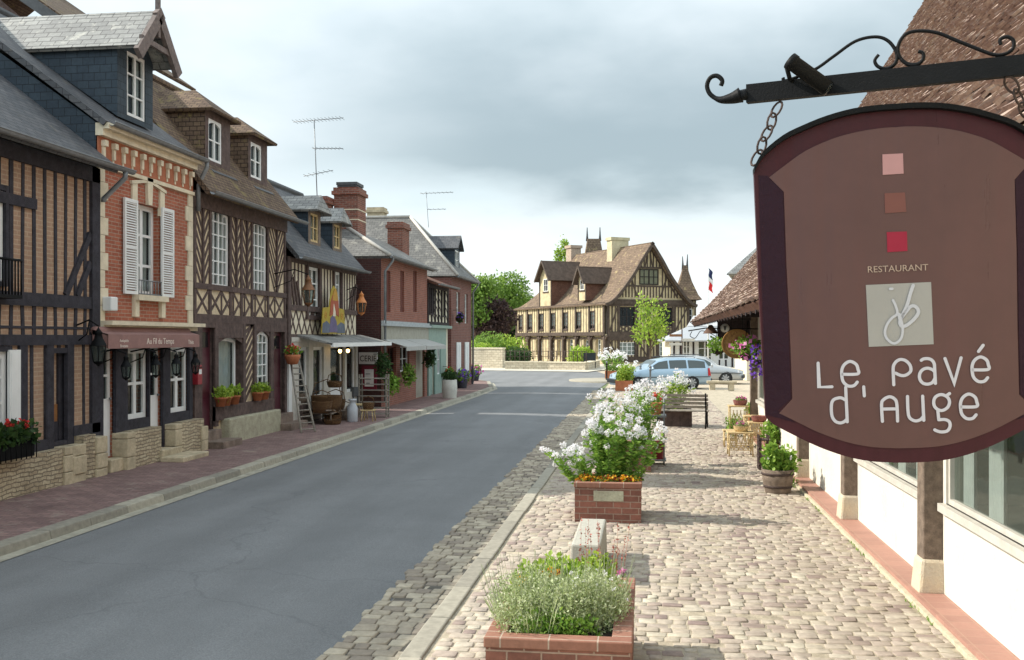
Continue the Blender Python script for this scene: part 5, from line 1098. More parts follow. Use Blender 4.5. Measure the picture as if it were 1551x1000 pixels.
# ---- white shop at the right of the square
wx_, wy_ = AT(1065, 82); WS = thing('white_shop', 'low white shop with a pale grey roof behind the parked cars, right of the manor', 'shop', (wx_, wy_, 0))
fw2 = Fr(AT(1016, 82), (CA, SA)); fw2.N = (SA, -CA)
hs = [(1.0, 1.6, .6, 2.2), (2.2, 3.4, .2, 2.2), (3.9, 4.8, .6, 2.2), (5.6, 6.6, .6, 2.2)]
mb = MB(); wall(mb, fw2, 0, 8, 0, 2.6, hs, dep=.15); mk_obj('wall', mb, [M['white'], M['dark']], WS)
for h in hs: window(WS, fw2, *h, 2, 3, M['white'], o=0, fw=.1, mw=.06)
t = MB(); studs(t, fw2, 0, 8, 0, 2.4, 15, .14, hs, o1=.03); t.fbox(fw2, 0, 8, 2.35, 2.55, -.02, .05); mk_obj('timber_frame', t, M['timber'], WS)
q = MB(); q.slab([fw2.p(-.6, 2.2, 1.3), fw2.p(8.6, 2.2, 1.3), fw2.p(7.4, 3.35, -1.2), fw2.p(1.6, 3.35, -1.2)], .12); q.slab([fw2.p(-.6, 2.2, 1.3), fw2.p(1.6, 3.35, -1.2), fw2.p(-.6, 2.2, -3.7)], .12); q.slab([fw2.p(8.6, 2.2, 1.3), fw2.p(7.4, 3.35, -1.2), fw2.p(8.6, 2.2, -3.7)], .12)
mk_obj('roof', q, pm('pale zinc roof', (.34, .36, .38), rough=.5, var=.08), WS)
q = MB(); q.slab([fw2.p(1.6, 3.4, -1.3), fw2.p(7.4, 3.4, -1.3), fw2.p(6.5, 4.3, -3), fw2.p(2.4, 4.3, -3)], .12); q.slab([fw2.p(6.5, 4.3, -3), fw2.p(2.4, 4.3, -3), fw2.p(1.6, 2.4, -5), fw2.p(7.4, 2.4, -5)], .12); mk_obj('upper_roof', q, pm('white roof sheet', (.42, .43, .44), var=.05), WS)
q = MB(); c0_ = [fw2.p(.05, 0, -.5), fw2.p(7.95, 0, -.5), fw2.p(7.95, 0, -5), fw2.p(.05, 0, -5)]; q.hexa(c0_+[(x, y, 2.5) for x, y, _ in c0_]); mk_obj('back_wall', q, M['cream'], WS)
# ---- grey-roofed house behind the hall
gx, gy = AT(1175, 58); GH = thing('slate_house', 'grey slate roofed house peeping over the sweeping roof of the market hall', 'house', (gx, gy, 0))
fgh = Fr(AT(1123, 56), (CA, SA)); fgh.N = (SA, -CA)
mb = MB(); mb.fbox(fgh, .3, 12, 0, 5.9, -3, 0); mk_obj('wall', mb, M['cream'], GH)
q = MB(); q.slab([fgh.p(-.9, 6.0, .4), fgh.p(12.2, 6.0, .4), fgh.p(12.2, 10, -3.5), fgh.p(4.2, 10, -3.5)], .12); q.slab([fgh.p(-.9, 6.0, .4), fgh.p(4.2, 10, -3.5), fgh.p(1.2, 6.0, -7.4)], .12); q.slab([fgh.p(1.2, 6.0, -7.4), fgh.p(12.2, 6.0, -7.4), fgh.p(12.2, 10, -3.5), fgh.p(4.2, 10, -3.5)], .12); mk_obj('roof', q, M['slate_pale'], GH)
window(GH, fgh, .6, 1.4, 4.2, 5.5, 2, 2, M['white'], o=.04)
# ---- flag
fx, fy = AT(1072.5, 74); FP = thing('flagpole', 'white flagpole with a furled blue, white and red flag right of the turret', 'flagpole', (fx, fy, 0))
q = MB(); q.tube([(fx, fy, 0), (fx, fy, 8.4)], [.06, .035], 8); mk_obj('pole', q, M['white'], FP)
q = MB(); V = []; n = 8
for i in range(n+1):
    for j in range(4):
        s_ = j/3; V.append((fx+.04+.30*s_+.05*math.sin(i*1.3+j), fy+.08*math.sin(i*.9+j*2), 7.6-1.55*i/n-.35*s_))
for i in range(n):
    for j in range(3): q.f.append((i*4+j, i*4+j+1, i*4+j+5, i*4+j+4)); q.m.append(0 if i < 3 else (1 if i < 5 else 2)); q.sm.append(True)
q.v = V; mk_obj('flag', q, [pm('flag blue', (.02, .03, .09), var=.1, bump=0), M['white'], pm('flag red', (.6, .03, .03), var=.1, bump=0)], FP)
# ---- walls in front of the trees
def wpath(name, label, pts, h, t_, mat, cap=None):
    th = thing(name, label, 'wall', (*pts[0], 0)); q = MB(); cp = MB()
    for (xa, ya), (xb, yb) in zip(pts[:-1], pts[1:]):
        f_ = Fr((xa, ya), (xb-xa, yb-ya)); l = math.hypot(xb-xa, yb-ya); q.fbox(f_, 0, l, 0, h, -t_/2, t_/2); cp.fbox(f_, -.05, l+.05, h, h+.09, -t_/2-.05, t_/2+.05)
    mk_obj('masonry', q, mat, th); mk_obj('coping', cp, cap or M['cream'], th); return th
m_gw = brickm('garden wall stone', (.56, .50, .38), (.46, .40, .3), (.34, .29, .22), .4, .18, .02, distort=.1, var=.25)
wpath('stone_wall', 'pale stone garden wall at the bend, under the green trees', [G(700, 557.5), G(735, 558), G(763, 558.5)], 1.55, .4, m_gw)
W2 = wpath('stone_wall', 'long low stone wall with iron railings in front of the manor', [G(766, 560), G(830, 560.5), G(888, 561.5), G(905, 557)], .55, .4, m_gw)
q = MB(); pts = [G(766, 560), G(830, 560.5), G(888, 561.5)]
for (xa, ya), (xb, yb) in zip(pts[:-1], pts[1:]):
    n = 9
    for i in range(n+1): x, y = xa+(xb-xa)*i/n, ya+(yb-ya)*i/n; q.tube([(x, y, .6), (x, y, 1.45)], .03, 5)
    for z in (1.0, 1.4): q.tube([(xa, ya, z), (xb, yb, z)], .018, 5)
mk_obj('railing', q, M['rust'], W2)
g = MB(); pp = [(-30, 71.5), (-22, 72.2), (-12, 74.2)]
p1 = [G(700, 561), G(735, 562), G(800, 563), G(890, 564.5), G(925, 560), G(925, 553), G(700, 553)]
g.add([(x, y, .05) for x, y in p1], [tuple(range(len(p1)))]); struct('footpath', g, pm('pale concrete path', (.46, .43, .36), var=.12, scale=2))
# ---- trees
def tree(label, u, vb, d, h, r, zc, n, mat, size, group=None, lumps=9, name='tree', spread=1.0, trunk=.22, rz=None, seed=1):
    x, y = AT(u, d); th = thing(name, label, 'tree', (x, y, 0), group); rg = np.random.default_rng(seed); rnd = random.Random(seed); rz = rz or r*.9
    q = MB(); q.tube([(x, y, -.1), (x+.05*h*.1, y, h*.3), (x-.02*h, y, h*.62), (x, y, h*.85)], [trunk, trunk*.75, trunk*.45, trunk*.15], 8)
    cs = []
    for i in range(lumps):
        a = 2*math.pi*i*.618; rr_ = r*.66*math.sqrt((i+.5)/lumps); zz_ = zc+rz*rnd.uniform(-.7, .7)*(1-.35*rr_/r); c = (x+rr_*math.cos(a), y+rr_*math.sin(a), zz_); cs.append(c)
        zb_ = h*rnd.uniform(.25, .5); m_ = ((x+c[0])/2, (y+c[1])/2, (zb_+c[2])/2+.1*h*.3); q.tube([(x, y, zb_), m_, c], [trunk*.4, trunk*.25, trunk*.08], 6)
    mk_obj('trunk', q, M['bark'], th)
    L_ = MB()
    for c in cs:
        s_ = rnd.uniform(.38, .6); k = n//lumps; P = blobpts(c, (r*s_*spread, r*s_*spread, rz*s_*.85), k, rg, .35); add_leaves(L_, leaves(P, size, .6, 0.1, rg))
    P = blobpts((x, y, zc), (r*.98, r*.98, rz), n//8, rg, .2); add_leaves(L_, leaves(P, size, .6, .1, rg))
    mk_obj('crown', L_, mat, th); return th
GT = 'trees behind the garden wall'
tree('sunlit green round tree left of the manor roof', 752, 0, 119, 10.6, 4.3, 6.6, 9000, M['lf_tree'], .34, GT, 11, seed=3)
tree('dark copper-leaved tree behind the garden wall, under the sunlit green one', 743, 0, 98, 6.6, 2.7, 4.2, 6000, M['lf_purple'], .3, GT, 8, name='copper_tree', seed=4)
tree('green tree right behind the last brick house of the row', 708, 0, 97, 9.2, 3.0, 6.2, 5000, M['lf_tree'], .34, GT, 8, seed=5)
tree('smaller green tree between the copper tree and the manor', 792, 0, 132, 9.6, 3.8, 5.4, 5000, M['lf_tree'], .34, GT, 8, seed=6)
tree('dark evergreen tree low behind the others beside the manor corner', 768, 0, 126, 7.6, 4.0, 3.6, 6000, M['lf_dark'], .36, GT, 9, seed=7)
tree('wide green tree far behind the row of brick houses', 690, 0, 118, 9.0, 5.0, 5.5, 5000, M['lf_tree'], .4, GT, 9, seed=8)
tree('thin pale green treetop showing between the manor chimneys', 852, 0, 122, 15.2, 1.0, 12.0, 1500, M['lf_bright'], .3, None, 6, name='slender_tree', rz=3.2, trunk=.14, seed=9)
tree('young street tree with a bare trunk in front of the manor gable', 985, 0, 63, 5.1, 1.45, 3.6, 1150, M['lf_bright'], .19, None, 17, name='young_tree', rz=1.75, trunk=.07, spread=.55, seed=12)
for k, (u, d, r, h, m, sd_, lab) in enumerate(((722, 84, 1.5, 1.5, 'lf_bright', 21, 'yellow green shrub spilling over the pale garden wall'), (742, 86, 1.6, 2.1, 'lf_tree', 22, 'green shrub over the middle of the garden wall'), (768, 87, 1.7, 1.9, 'lf_bright', 23, 'bright shrub at the right end of the garden wall'), (783, 84, 1.2, 1.1, 'lf_dark', 24, 'dark low shrub behind the railings'), (879, 83, 1.0, 1.2, 'lf_bright', 25, 'rounded bright shrub beside the blackboard'))):
    x, y = AT(u, d); th = thing('shrub', lab, 'shrub', (x, y, 0), 'shrubs along the garden walls'); rg = np.random.default_rng(sd_); L_ = MB()
    for i in range(5): a = i*2.4; add_leaves(L_, leaves(blobpts((x+r*.5*math.cos(a), y+r*.5*math.sin(a), h*.75+.2*math.sin(i)), (r*.6, r*.6, h*.6), 330, rg, .3), .2, .6, .3, rg))
    mk_obj('foliage', L_, M[m], th); q = MB(); q.tube([(x, y, 0), (x, y, h*.8)], [.06, .03], 6); mk_obj('stem', q, M['bark'], th)
# a hedge line far off closes the view behind everything
rg = np.random.default_rng(77); L_ = MB()
xs = rg.uniform(-90, 90, 14000); P = np.stack([xs, 165+rg.normal(size=14000)*3, np.abs(rg.normal(size=14000))*1.5+.3*np.sin(xs*.2)+rg.uniform(0, 3.0, 14000)], 1); add_leaves(L_, leaves(P, .9, .7, .1, rg)); tag(mk_obj('distant_hedgerow', L_, M['lf_tree']), 'distant green hedgerow beyond the market square', 'hedgerow', kind='stuff')
# ================================================================== cars
def car(name, label, x, y, rz, paint, L_=4.55, H=1.47, wagon=True, group='silver cars parked on the square'):
    """front towards local -x; built at the origin, then turned"""
    th = thing(name, label, 'car', (0, 0, 0), group); W = .86
    # stations: x, belt height, top height, half width
    st = [(-2.26, .50, .50, .62), (-2.2, .66, .68, .74), (-1.9, .74, .78, .82), (-1.3, .86, .90, .86), (-.95, .90, .96, .86), (-.35, .93, 1.36, .86), (.1, .94, H-.02, .86), (.9, .95, H, .86), (1.6, .96, H-.03, .85), (2.02, .96, H-.1, .83), (2.2, .95, 1.05, .80), (2.27, .80, .82, .78), (2.29, .5, .5, .76)]
    if not wagon: st[8] = (1.6, .96, 1.30, .85); st[9] = (2.0, .98, 1.08, .83); st[10] = (2.2, .94, .97, .80)
    q = MB(); vs = []; n = 11
    def half(b, t, w): return [(w*.93, .2), (w*1.0, .35), (w*1.02, .6), (w, b-.06), (w*.97, b), (w*(.97-.19*max(0, min(1, (t-b)/.5))), b+(t-b)*.86), (w*(.97-.30*max(0, min(1, (t-b)/.5))), b+(t-b)*.97), (w*.35, t+.012)]
    for (xx, b, t, w) in st:
        hh = half(max(b, .45), max(t, .46), w); hh = [(a, min(z, t) if i < 5 else z) for i, (a, z) in enumerate(hh)]
        ring = [(-a, z) for a, z in hh]+[(a, z) for a, z in reversed(hh)]
        vs += [(xx, a, z) for a, z in ring]
    m = 16; fs_ = []
    for i in range(len(st)-1):
        for k in range(m): a = i*m+k; b = i*m+(k+1) % m; fs_.append((a, b, b+m, a+m))
    q.add(vs, fs_, 0, True); q.add([vs[k] for k in range(m)], [tuple(range(m))]); q.add([vs[(len(st)-1)*m+k] for k in range(m)], [tuple(range(m-1, -1, -1))])
    mk_obj('body', q, paint, th)
    gl = M['carglass']
    def side(xx): # glass line at a station by interpolation
        for s0, s1 in zip(st[:-1], st[1:]):
            if s0[0] <= xx <= s1[0]:
                k = (xx-s0[0])/(s1[0]-s0[0]); return tuple(s0[j]+(s1[j]-s0[j])*k for j in range(4))
    wins = [(-.62, .12), (.2, 1.05), (1.14, 2.0 if wagon else 1.75)]
    for sg in (-1, 1):
        for xa, xb in wins:
            q = MB(); a, b = [], []
            for i in range(6):
                xx = xa+(xb-xa)*i/5; _, bb, tt, w = side(xx); lo = bb+.03; hi = bb+(tt-bb)*.86-.03
                f0 = (lo-bb)/((tt-bb)*.86); f1 = (hi-bb)/((tt-bb)*.86); wt = w*(.97-.19*max(0, min(1, (tt-bb)/.5)))
                a.append((xx, sg*(w*.97+(wt-w*.97)*f0+.008), lo)); b.append((xx, sg*(w*.97+(wt-w*.97)*f1+.008), max(hi, lo+.01)))
            q.add(a+b, [(i, i+1, i+7, i+6) for i in range(5)], 0, True); mk_obj('side_window', q, gl, th)
        q = MB(); q.blob((-.7, sg*.95, .98), .05, .09, .07); mk_obj('wing_mirror', q, paint, th)
        q = MB(); q.box(-2.2, 2.2, sg*.883-.006, sg*.883+.006, .56, .60); mk_obj('trim_strip', q, M['lead'], th)
        q = MB(); q.hexa([(-2.27, sg*.44, .56), (-2.08, sg*.84, .58), (-1.98, sg*.80, .58), (-2.1, sg*.44, .56), (-2.25, sg*.44, .68), (-2.06, sg*.83, .70), (-1.98, sg*.78, .72), (-2.1, sg*.44, .70)]); mk_obj('headlight', q, M['lamp_glass'], th)
        q = MB(); q.hexa([(2.18, sg*.64, .62), (2.3, sg*.64, .62), (2.27, sg*.83, .62), (2.12, sg*.84, .62), (2.18, sg*.66, .98), (2.24, sg*.66, .98), (2.2, sg*.815, .98), (2.12, sg*.82, .98)]); mk_obj('tail_light', q, M['red_lens'], th)
    q = MB(); q.add([(-.93, -.70, .95), (-.93, .70, .95), (-.38, .56, 1.34), (-.38, -.56, 1.34)], [(0, 1, 2, 3)]); q.v = [(a-.012, b, c+.014) for a, b, c in q.v]; mk_obj('windscreen', q, gl, th)
    q = MB(); r = [(2.22, -.64, 1.0), (2.22, .64, 1.0), (2.055, .54, 1.34), (2.055, -.54, 1.34)] if wagon else [(2.02, -.64, 1.08), (2.02, .64, 1.08), (1.6, .54, 1.30), (1.6, -.54, 1.30)]; q.add([(a+.012, b, c+.01) for a, b, c in r], [(0, 1, 2, 3)]); mk_obj('rear_window', q, gl, th)
    q = MB(); q.box(2.295, 2.31, -.26, .26, .62, .74); mk_obj('number_plate', q, M['white'], th)
    for bb in ((-2.34, -2.2, -.8, .8, .3, .48), (2.24, 2.36, -.78, .78, .32, .5)): q = MB(); q.box(*bb); mk_obj('bumper', q, M['lead'], th, bev=.03)
    for xx in (-1.38, 1.3):
        for sg in (-1, 1):
            q = MB(); yo = sg*.84; q.lathe((xx, yo-sg*.17, .315), [(.35, 0), (.35, sg*.19)], 22, axis='y'); q.add([(xx+.35*math.cos(t), yo+sg*.022, .315+.35*math.sin(t)) for t in [2*math.pi*k/22 for k in range(22)]], [tuple(range(22))]); mk_obj('wheel_arch', q, M['dark'], th)
            q = MB(); q.lathe((xx, yo, .315), [(.2, sg*.04), (.29, sg*.06), (.315, sg*.02), (.315, -sg*.14)], 22, axis='y'); wh = mk_obj('wheel', q, M['rubber'], th)
            q = MB(); q.add([(xx+.2*math.cos(t), yo+sg*.045, .315+.2*math.sin(t)) for t in [2*math.pi*k/22 for k in range(22)]], [tuple(range(22))])
            mk_obj('rim', q, M['lead'], wh)
            q = MB()
            for k in range(7):
                t = 2*math.pi*k/7; q.hexa([(xx+.03*math.cos(t+1.5), yo+sg*.047, .315+.03*math.sin(t+1.5)), (xx+.03*math.cos(t-1.5), yo+sg*.047, .315+.03*math.sin(t-1.5)), (xx+.2*math.cos(t-.14), yo+sg*.047, .315+.2*math.sin(t-.14)), (xx+.2*math.cos(t+.14), yo+sg*.047, .315+.2*math.sin(t+.14)),
                    (xx+.03*math.cos(t+1.5), yo+sg*.06, .315+.03*math.sin(t+1.5)), (xx+.03*math.cos(t-1.5), yo+sg*.06, .315+.03*math.sin(t-1.5)), (xx+.2*math.cos(t-.14), yo+sg*.06, .315+.2*math.sin(t-.14)), (xx+.2*math.cos(t+.14), yo+sg*.06, .315+.2*math.sin(t+.14))])
            mk_obj('spoke', q, M['alloy'], wh)
    if wagon:
        for sg in (-1, 1): q = MB(); q.tube([(-.1, sg*.52, H+.02), (.0, sg*.52, H+.05), (1.5, sg*.52, H+.05), (1.6, sg*.52, H+.0)], .015, 5); mk_obj('roof_rail', q, M['lead'], th)
    th.location = (x, y, 0); th.rotation_euler = (0, 0, rz); return th
m, nt, b = nt_new('silver blue car paint'); b.inputs['Base Color'].default_value = (.34, .46, .56, 1); b.inputs['Metallic'].default_value = .45; b.inputs['Roughness'].default_value = .3; b.inputs['Coat Weight'].default_value = .6; M['paint1'] = m
m, nt, b = nt_new('silver grey car paint'); b.inputs['Base Color'].default_value = (.42, .44, .45, 1); b.inputs['Metallic'].default_value = .45; b.inputs['Roughness'].default_value = .3; b.inputs['Coat Weight'].default_value = .6; M['paint2'] = m
m, nt, b = nt_new('car glass'); b.inputs['Base Color'].default_value = (.03, .05, .05, 1); b.inputs['Roughness'].default_value = .05; b.inputs['Specular IOR Level'].default_value = .8; M['carglass'] = m
M['lamp_glass'] = pm('headlamp glass', (.5, .52, .55), rough=.15, var=.1, bump=0); M['red_lens'] = pm('red lens', (.5, .02, .02), rough=.2, var=.1, bump=0); M['rubber'] = pm('tyre rubber', (.02, .02, .02), var=.2, bump=0); M['alloy'] = pm('alloy wheel', (.45, .46, .47), rough=.35, metal=.6, var=.05, bump=0)
x, y = G(1020, 590); car('parked_car', 'pale blue silver estate car, red tail light showing, nearest on the square', x-.65, y+.6, A+R(14), M['paint1'])
x, y = G(1092, 583); car('parked_car', 'silver hatchback with a sloping windscreen parked just beyond the estate car', x-1.0, y+1.6, A+R(180-14), M['paint2'], wagon=True)
# ================================================================== benches
def wood_bench(x, y, rz):
    th = thing('slatted_bench', 'dark slatted bench with cast-iron ends beside a box planter of white flowers', 'bench', (0, 0, 0)); w = .68
    for k in range(4): q = MB(); q.box(-w, w, -.02+.095*k, .06+.095*k, .43+.004*k, .455+.004*k); mk_obj('seat_slat', q, M['greywood'], th, bev=.006)
    for k in range(4): q = MB(); z = .52+.1*k; yy = -.07-.025*k; q.hexa([(-w, yy, z), (w, yy, z), (w, yy+.02, z), (-w, yy+.02, z), (-w, yy-.02, z+.075), (w, yy-.02, z+.075), (w, yy, z+.075), (-w, yy, z+.075)]); mk_obj('back_slat', q, M['greywood'], th, bev=.005)
    for sx in (-w+.06, w-.06):
        q = MB(); q.tube([(sx, -.16, .92), (sx, -.09, .6), (sx, -.04, .43), (sx, -.1, .22), (sx, -.16, .0)], .022, 6); q.tube([(sx, -.04, .42), (sx, .36, .42), (sx, .34, .25), (sx, .42, 0)], .022, 6)
        q.tube([(sx, -.08, .62), (sx, .2, .66), (sx, .42, .63), (sx, .44, .55), (sx, .38, .52)], .02, 6); q.tube([(sx, .36, .42), (sx, .40, .6)], .016, 6); q.tube([(sx, -.12, .14), (sx, .13, .28), (sx, .38, .14)], .014, 6); mk_obj('iron_end', q, M['black_iron'], th)
    th.location = (x, y, .045); th.rotation_euler = (0, 0, rz); return th
x, y = G(1033, 648, .05); wood_bench(x, y, R(-8))
x, y = G(1093, 592); th = thing('stone_bench', 'low stone bench on two blocks standing in front of the parked cars', 'bench', (x, y, 0))
q = MB(); q.box(x-.66, x+.66, y-.2, y+.2, .33, .45); mk_obj('slab', q, M['stoneblock'], th, bev=.02)
for s_ in (-.42, .42): q = MB(); q.box(x+s_-.13, x+s_+.13, y-.17, y+.17, -.02, .33); mk_obj('support', q, M['stoneblock'], th, bev=.02)
# granite block seat between the two near planters
xa, ya = AT(863, 9.55); xb, _ = AT(911, 9.55); 
q = MB(); q.hexa([(xa, ya, .03), (xb, ya, .03), (xb, ya+1.42, .03), (xa, ya+1.42, .03), (xa+.01, ya+.01, .42), (xb-.01, ya+.01, .42), (xb-.01, ya+1.4, .42), (xa+.01, ya+1.4, .42)])
tag(mk_obj('granite_block', q, pm('pale granite', (.46, .44, .38), var=.2, scale=14, bump=.7, c2=(.36, .35, .3)), bev=.02), 'long pale granite block lying on the cobbles between the two nearest brick planters', 'stone block')
# ================================================================== planters
m_pb = brickm('planter brick', (.25, .105, .075), (.16, .07, .052), (.30, .21, .16), .215, .078, .007, var=.3, bump=.8, patch=((.3, .25, .19), .66))
m_pc = brickm('planter coping brick', (.27, .135, .095), (.22, .10, .07), (.36, .28, .22), .3, .115, .006, off=0, var=.25, bump=.5)
def planter(label, x0, x1, y0, y1, h, mat=None, cop=True, t_=.115, group='brick planters along the cobbled pavement', name='brick_planter', z0=.03):
    th = thing(name, label, 'planter', ((x0+x1)/2, (y0+y1)/2, z0), group); hc = h-.065 if cop else h
    q = MB()
    for b in ((x0, x1, y0, y0+t_), (x0, x1, y1-t_, y1), (x0, x0+t_, y0+t_, y1-t_), (x1-t_, x1, y0+t_, y1-t_)): q.box(*b, z0, hc)
    mk_obj('body', q, mat or m_pb, th)
    if cop:
        q = MB(); e = .012
        for b in ((x0-e, x1+e, y0-e, y0+t_), (x0-e, x1+e, y1-t_, y1+e), (x0-e, x0+t_, y0+t_, y1-t_), (x1-t_, x1+e, y0+t_, y1-t_)): q.box(*b, hc+.002, h)
        mk_obj('coping', q, m_pc, th, bev=.008)
    q = MB(); nx, ny = 8, 10; vs = []
    for j in range(ny+1):
        for i in range(nx+1): vs.append((x0+t_+(x1-x0-2*t_)*i/nx, y0+t_+(y1-y0-2*t_)*j/ny, h-.07+random.uniform(-.012, .025)))
    q.add(vs, [(j*(nx+1)+i, j*(nx+1)+i+1, (j+1)*(nx+1)+i+1, (j+1)*(nx+1)+i) for j in range(ny) for i in range(nx)], 0, True); mk_obj('soil', q, M['soil'], th)
    return th
P1 = (AT(735, 6.15)[0], AT(955, 6.15)[0], AT(850, 6.1)[1], AT(850, 6.1)[1]+1.65)
planter('nearest brick planter, full of silvery green shrubs, cut by the bottom edge', *P1, .55)
P2 = (AT(870, 12.7)[0], AT(971, 12.7)[0], AT(920, 12.7)[1], AT(920, 12.7)[1]+.95)
pl2 = planter('brick planter with tall white flowers and orange pansies behind the granite block', *P2, .55)
q = MB(); q.box((P2[0]+P2[1])/2-.18, (P2[0]+P2[1])/2+.2, P2[2]-.014, P2[2]+.02, .32, .45); mk_obj('stone_inset', q, M['mossy'], pl2)
x, y = G(905, 690, .05); P3 = (x+.15, x+1.05, 17.6, 18.6); planter('brick planter hidden by white flowers, behind the metal plant stand', *P3, .5)
x, y = G(1025, 650, .05); P4 = (x-.42, x+.42, y+.7, y+1.5); planter('dark wooden box planter of white flowers behind the slatted bench', *P4, .5, mat=M['timber_brown'], cop=False, name='box_planter', group=None)
x, y = G(945, 594); P5 = (x-.38, x+.38, y, y+.8); planter('small orange terracotta planter of green plants near the parked cars', *P5, .5, mat=M['terracotta'], cop=False, name='terracotta_planter', group='terracotta planters near the square', z0=0)
x, y = G(925, 577); P6 = (x-.32, x+.32, y, y+.7); planter('farther orange terracotta planter of white flowers on the kerbed island', *P6, .55, mat=M['terracotta'], cop=False, name='terracotta_planter', group='terracotta planters near the square', z0=.1)
# ================================================================== tall plants stand and red pot
x, y = G(995, 703, .05); th = thing('plant_stand', 'grey metal stand with a shelf and tall posts beside the white flowers', 'plant stand', (x, y, .05)); q = MB()
for sx, sy in ((-.13, -.12), (.13, -.12), (-.13, .15), (.13, .15)): q.tube([(x+sx, y+sy, .05), (x+sx, y+sy, 1.35 if sy < 0 else .95)], .014, 6)
mk_obj('frame', q, M['zinc'], th)
q = MB(); q.box(x-.2, x+.17, y-.16, y+.2, .93, .97); mk_obj('shelf', q, M['zinc'], th); q = MB(); q.box(x-.17, x+.17, y-.16, y+.2, .12, .15); mk_obj('lower_shelf', q, M['zinc'], th)
q = MB(); q.lathe((x, y+.02, .15), [(.12, 0), (.15, .3), (.165, .32), (.14, .32), (.13, .27), (0, .27)], 16); tag(mk_obj('glazed_pot', q, pm('crimson glaze', (.2, .02, .03), rough=.3, var=.15)), 'dark red glazed pot on the lower shelf of the metal stand', 'pot')
q = MB(); q.lathe((x-.02, y+.02, .97), [(.09, 0), (.12, .2), (.13, .22), (.11, .22), (.1, .18), (0, .18)], 16); tag(mk_obj('clay_pot', q, M['terracotta']), 'clay pot on the upper shelf of the metal stand', 'pot')
# barrel tub
x, y = G(1178, 746, .05); BT = (x, y); th = thing('barrel_tub', 'dark wooden half barrel planted with green leaves beside the wicker goods', 'tub', (x, y, .05)); q = MB()
q.lathe((x, y, .05), [(.19, 0), (.225, .18), (.245, .36), (.225, .36), (.21, .31), (0, .31)], 20); mk_obj('staves', q, M['wood'], th)
for z, r_ in ((.08, .212), (.27, .241)): q = MB(); q.lathe((x, y, .05+z), [(r_-.006, 0), (r_+.004, .005), (r_+.006, .035), (r_-.004, .04)], 20); mk_obj('hoop', q, M['rust'], th)
# ================================================================== wicker goods by the hall
def cane_table(label, x, y, w, d, h, name='cane_table', trellis=False, cat='table'):
    th = thing(name, label, cat, (x, y, .05), 'pale cane furniture outside the hall')
    for sx in (-1, 1):
        for sy in (-1, 1): q = MB(); q.tube([(x+sx*w/2, y+sy*d/2, .05), (x+sx*w/2*.96, y+sy*d/2*.96, h)], .014, 6); mk_obj('leg', q, M['cane'], th)
    q = MB(); q.box(x-w/2-.03, x+w/2+.03, y-d/2-.03, y+d/2+.03, h, h+.03); mk_obj('top', q, M['cane'], th, bev=.008)
    q = MB()
    for z in (.18, h*.55):
        for sy in (-1, 1): q.tube([(x-w/2, y+sy*d/2, z), (x+w/2, y+sy*d/2, z)], .01, 5)
        for sx in (-1, 1): q.tube([(x+sx*w/2, y-d/2, z), (x+sx*w/2, y+d/2, z)], .01, 5)
    n = 5
    for k in range(n): a = x-w/2+w*(k+.5)/n; q.tube([(a-.05, y-d/2, .18), (a, y-d/2, h*.55), (a+.05, y-d/2, h*.9)], .008, 5); q.tube([(a+.05, y-d/2, .18), (a, y-d/2, h*.55), (a-.05, y-d/2, h*.9)], .008, 5)
    mk_obj('rail', q, M['cane'], th); return th
x, y = G(1121, 690, .05); cane_table('low wide cane table in front of the other cane pieces', x, y, .46, .4, .5)
TB = (x, y, .53); x2, y2 = G(1150, 676, .05); cane_table('cane table close to the hall wall, nearest to the half barrel', x2, y2, .42, .36, .55); TB2 = (x2, y2, .58)
x3, y3 = G(1118, 660, .05); cane_table('tall dark topped cane table at the back of the cane pieces', x3, y3, .42, .4, .75); TB3 = (x3, y3, .78)
x4, y4 = G(1140, 668, .05); cane_table('square cane table standing between the tall table and the hall wall', x4, y4, .36, .34, .6)
x5, y5 = G(1106, 676, .05); cane_table('small outer cane stool at the pavement side of the cane pieces', x5, y5, .26, .26, .38, name='cane_stool', cat='stool')
def basket(name, label, x, y, z, r, h, mat=None, handle=True, cat='basket', group=None, n=16):
    th = thing(name, label, cat, (x, y, z), group); q = MB(); q.lathe((x, y, z), [(0, 0), (r*.78, 0), (r*.95, h*.5), (r, h*.93), (r*1.04, h), (r*.93, h), (r*.86, h*.5), (r*.7, .02), (0, .02)], n); mk_obj('body', q, mat or M['wicker'], th)
    if handle: q = MB(); q.tube([(x-r*.98, y, z+h*.95), (x-r*.8, y, z+h+r*.75), (x, y, z+h+r*1.05), (x+r*.8, y, z+h+r*.75), (x+r*.98, y, z+h*.95)], .013, 6); mk_obj('handle', q, mat or M['wicker'], th)
    return th
BK_ = 'baskets on the cane tables'
basket('woven_basket', 'shallow basket of dried flowers on the front cane table', TB[0]+.02, TB[1], TB[2], .15, .11, M['cane'], False, group=BK_)
basket('woven_basket', 'rosy basket on the cane table beside the hall wall', TB2[0], TB2[1], TB2[2], .17, .13, pm('rosy wicker', (.24, .09, .08), var=.3, scale=40, bump=.8), False, group=BK_)
basket('woven_basket', 'rosy basket standing on the tall back cane table', TB3[0]+.05, TB3[1], TB3[2], .17, .13, pm('dusky rose wicker', (.26, .11, .1), var=.3, scale=40, bump=.8), False, group=BK_)
x, y = G(1152, 712, .05); th = thing('wine_rack', 'small dark wooden lattice rack beside the half barrel', 'rack', (x, y, .05)); q = MB()
for k in range(4):
    for yy in (0, .28): q.box(x-.02, x+.02, y+yy+.0, y+yy+.025, .05, .62) if k == 0 else None
for z in (.12, .27, .42, .57): q.box(x-.03, x+.15, y-.01, y+.31, z, z+.02)
for yy in (0, .1, .2, .29): q.box(x-.03, x-.005, y+yy-.01, y+yy+.015, .05, .66); q.box(x+.13, x+.155, y+yy-.01, y+yy+.015, .05, .66)
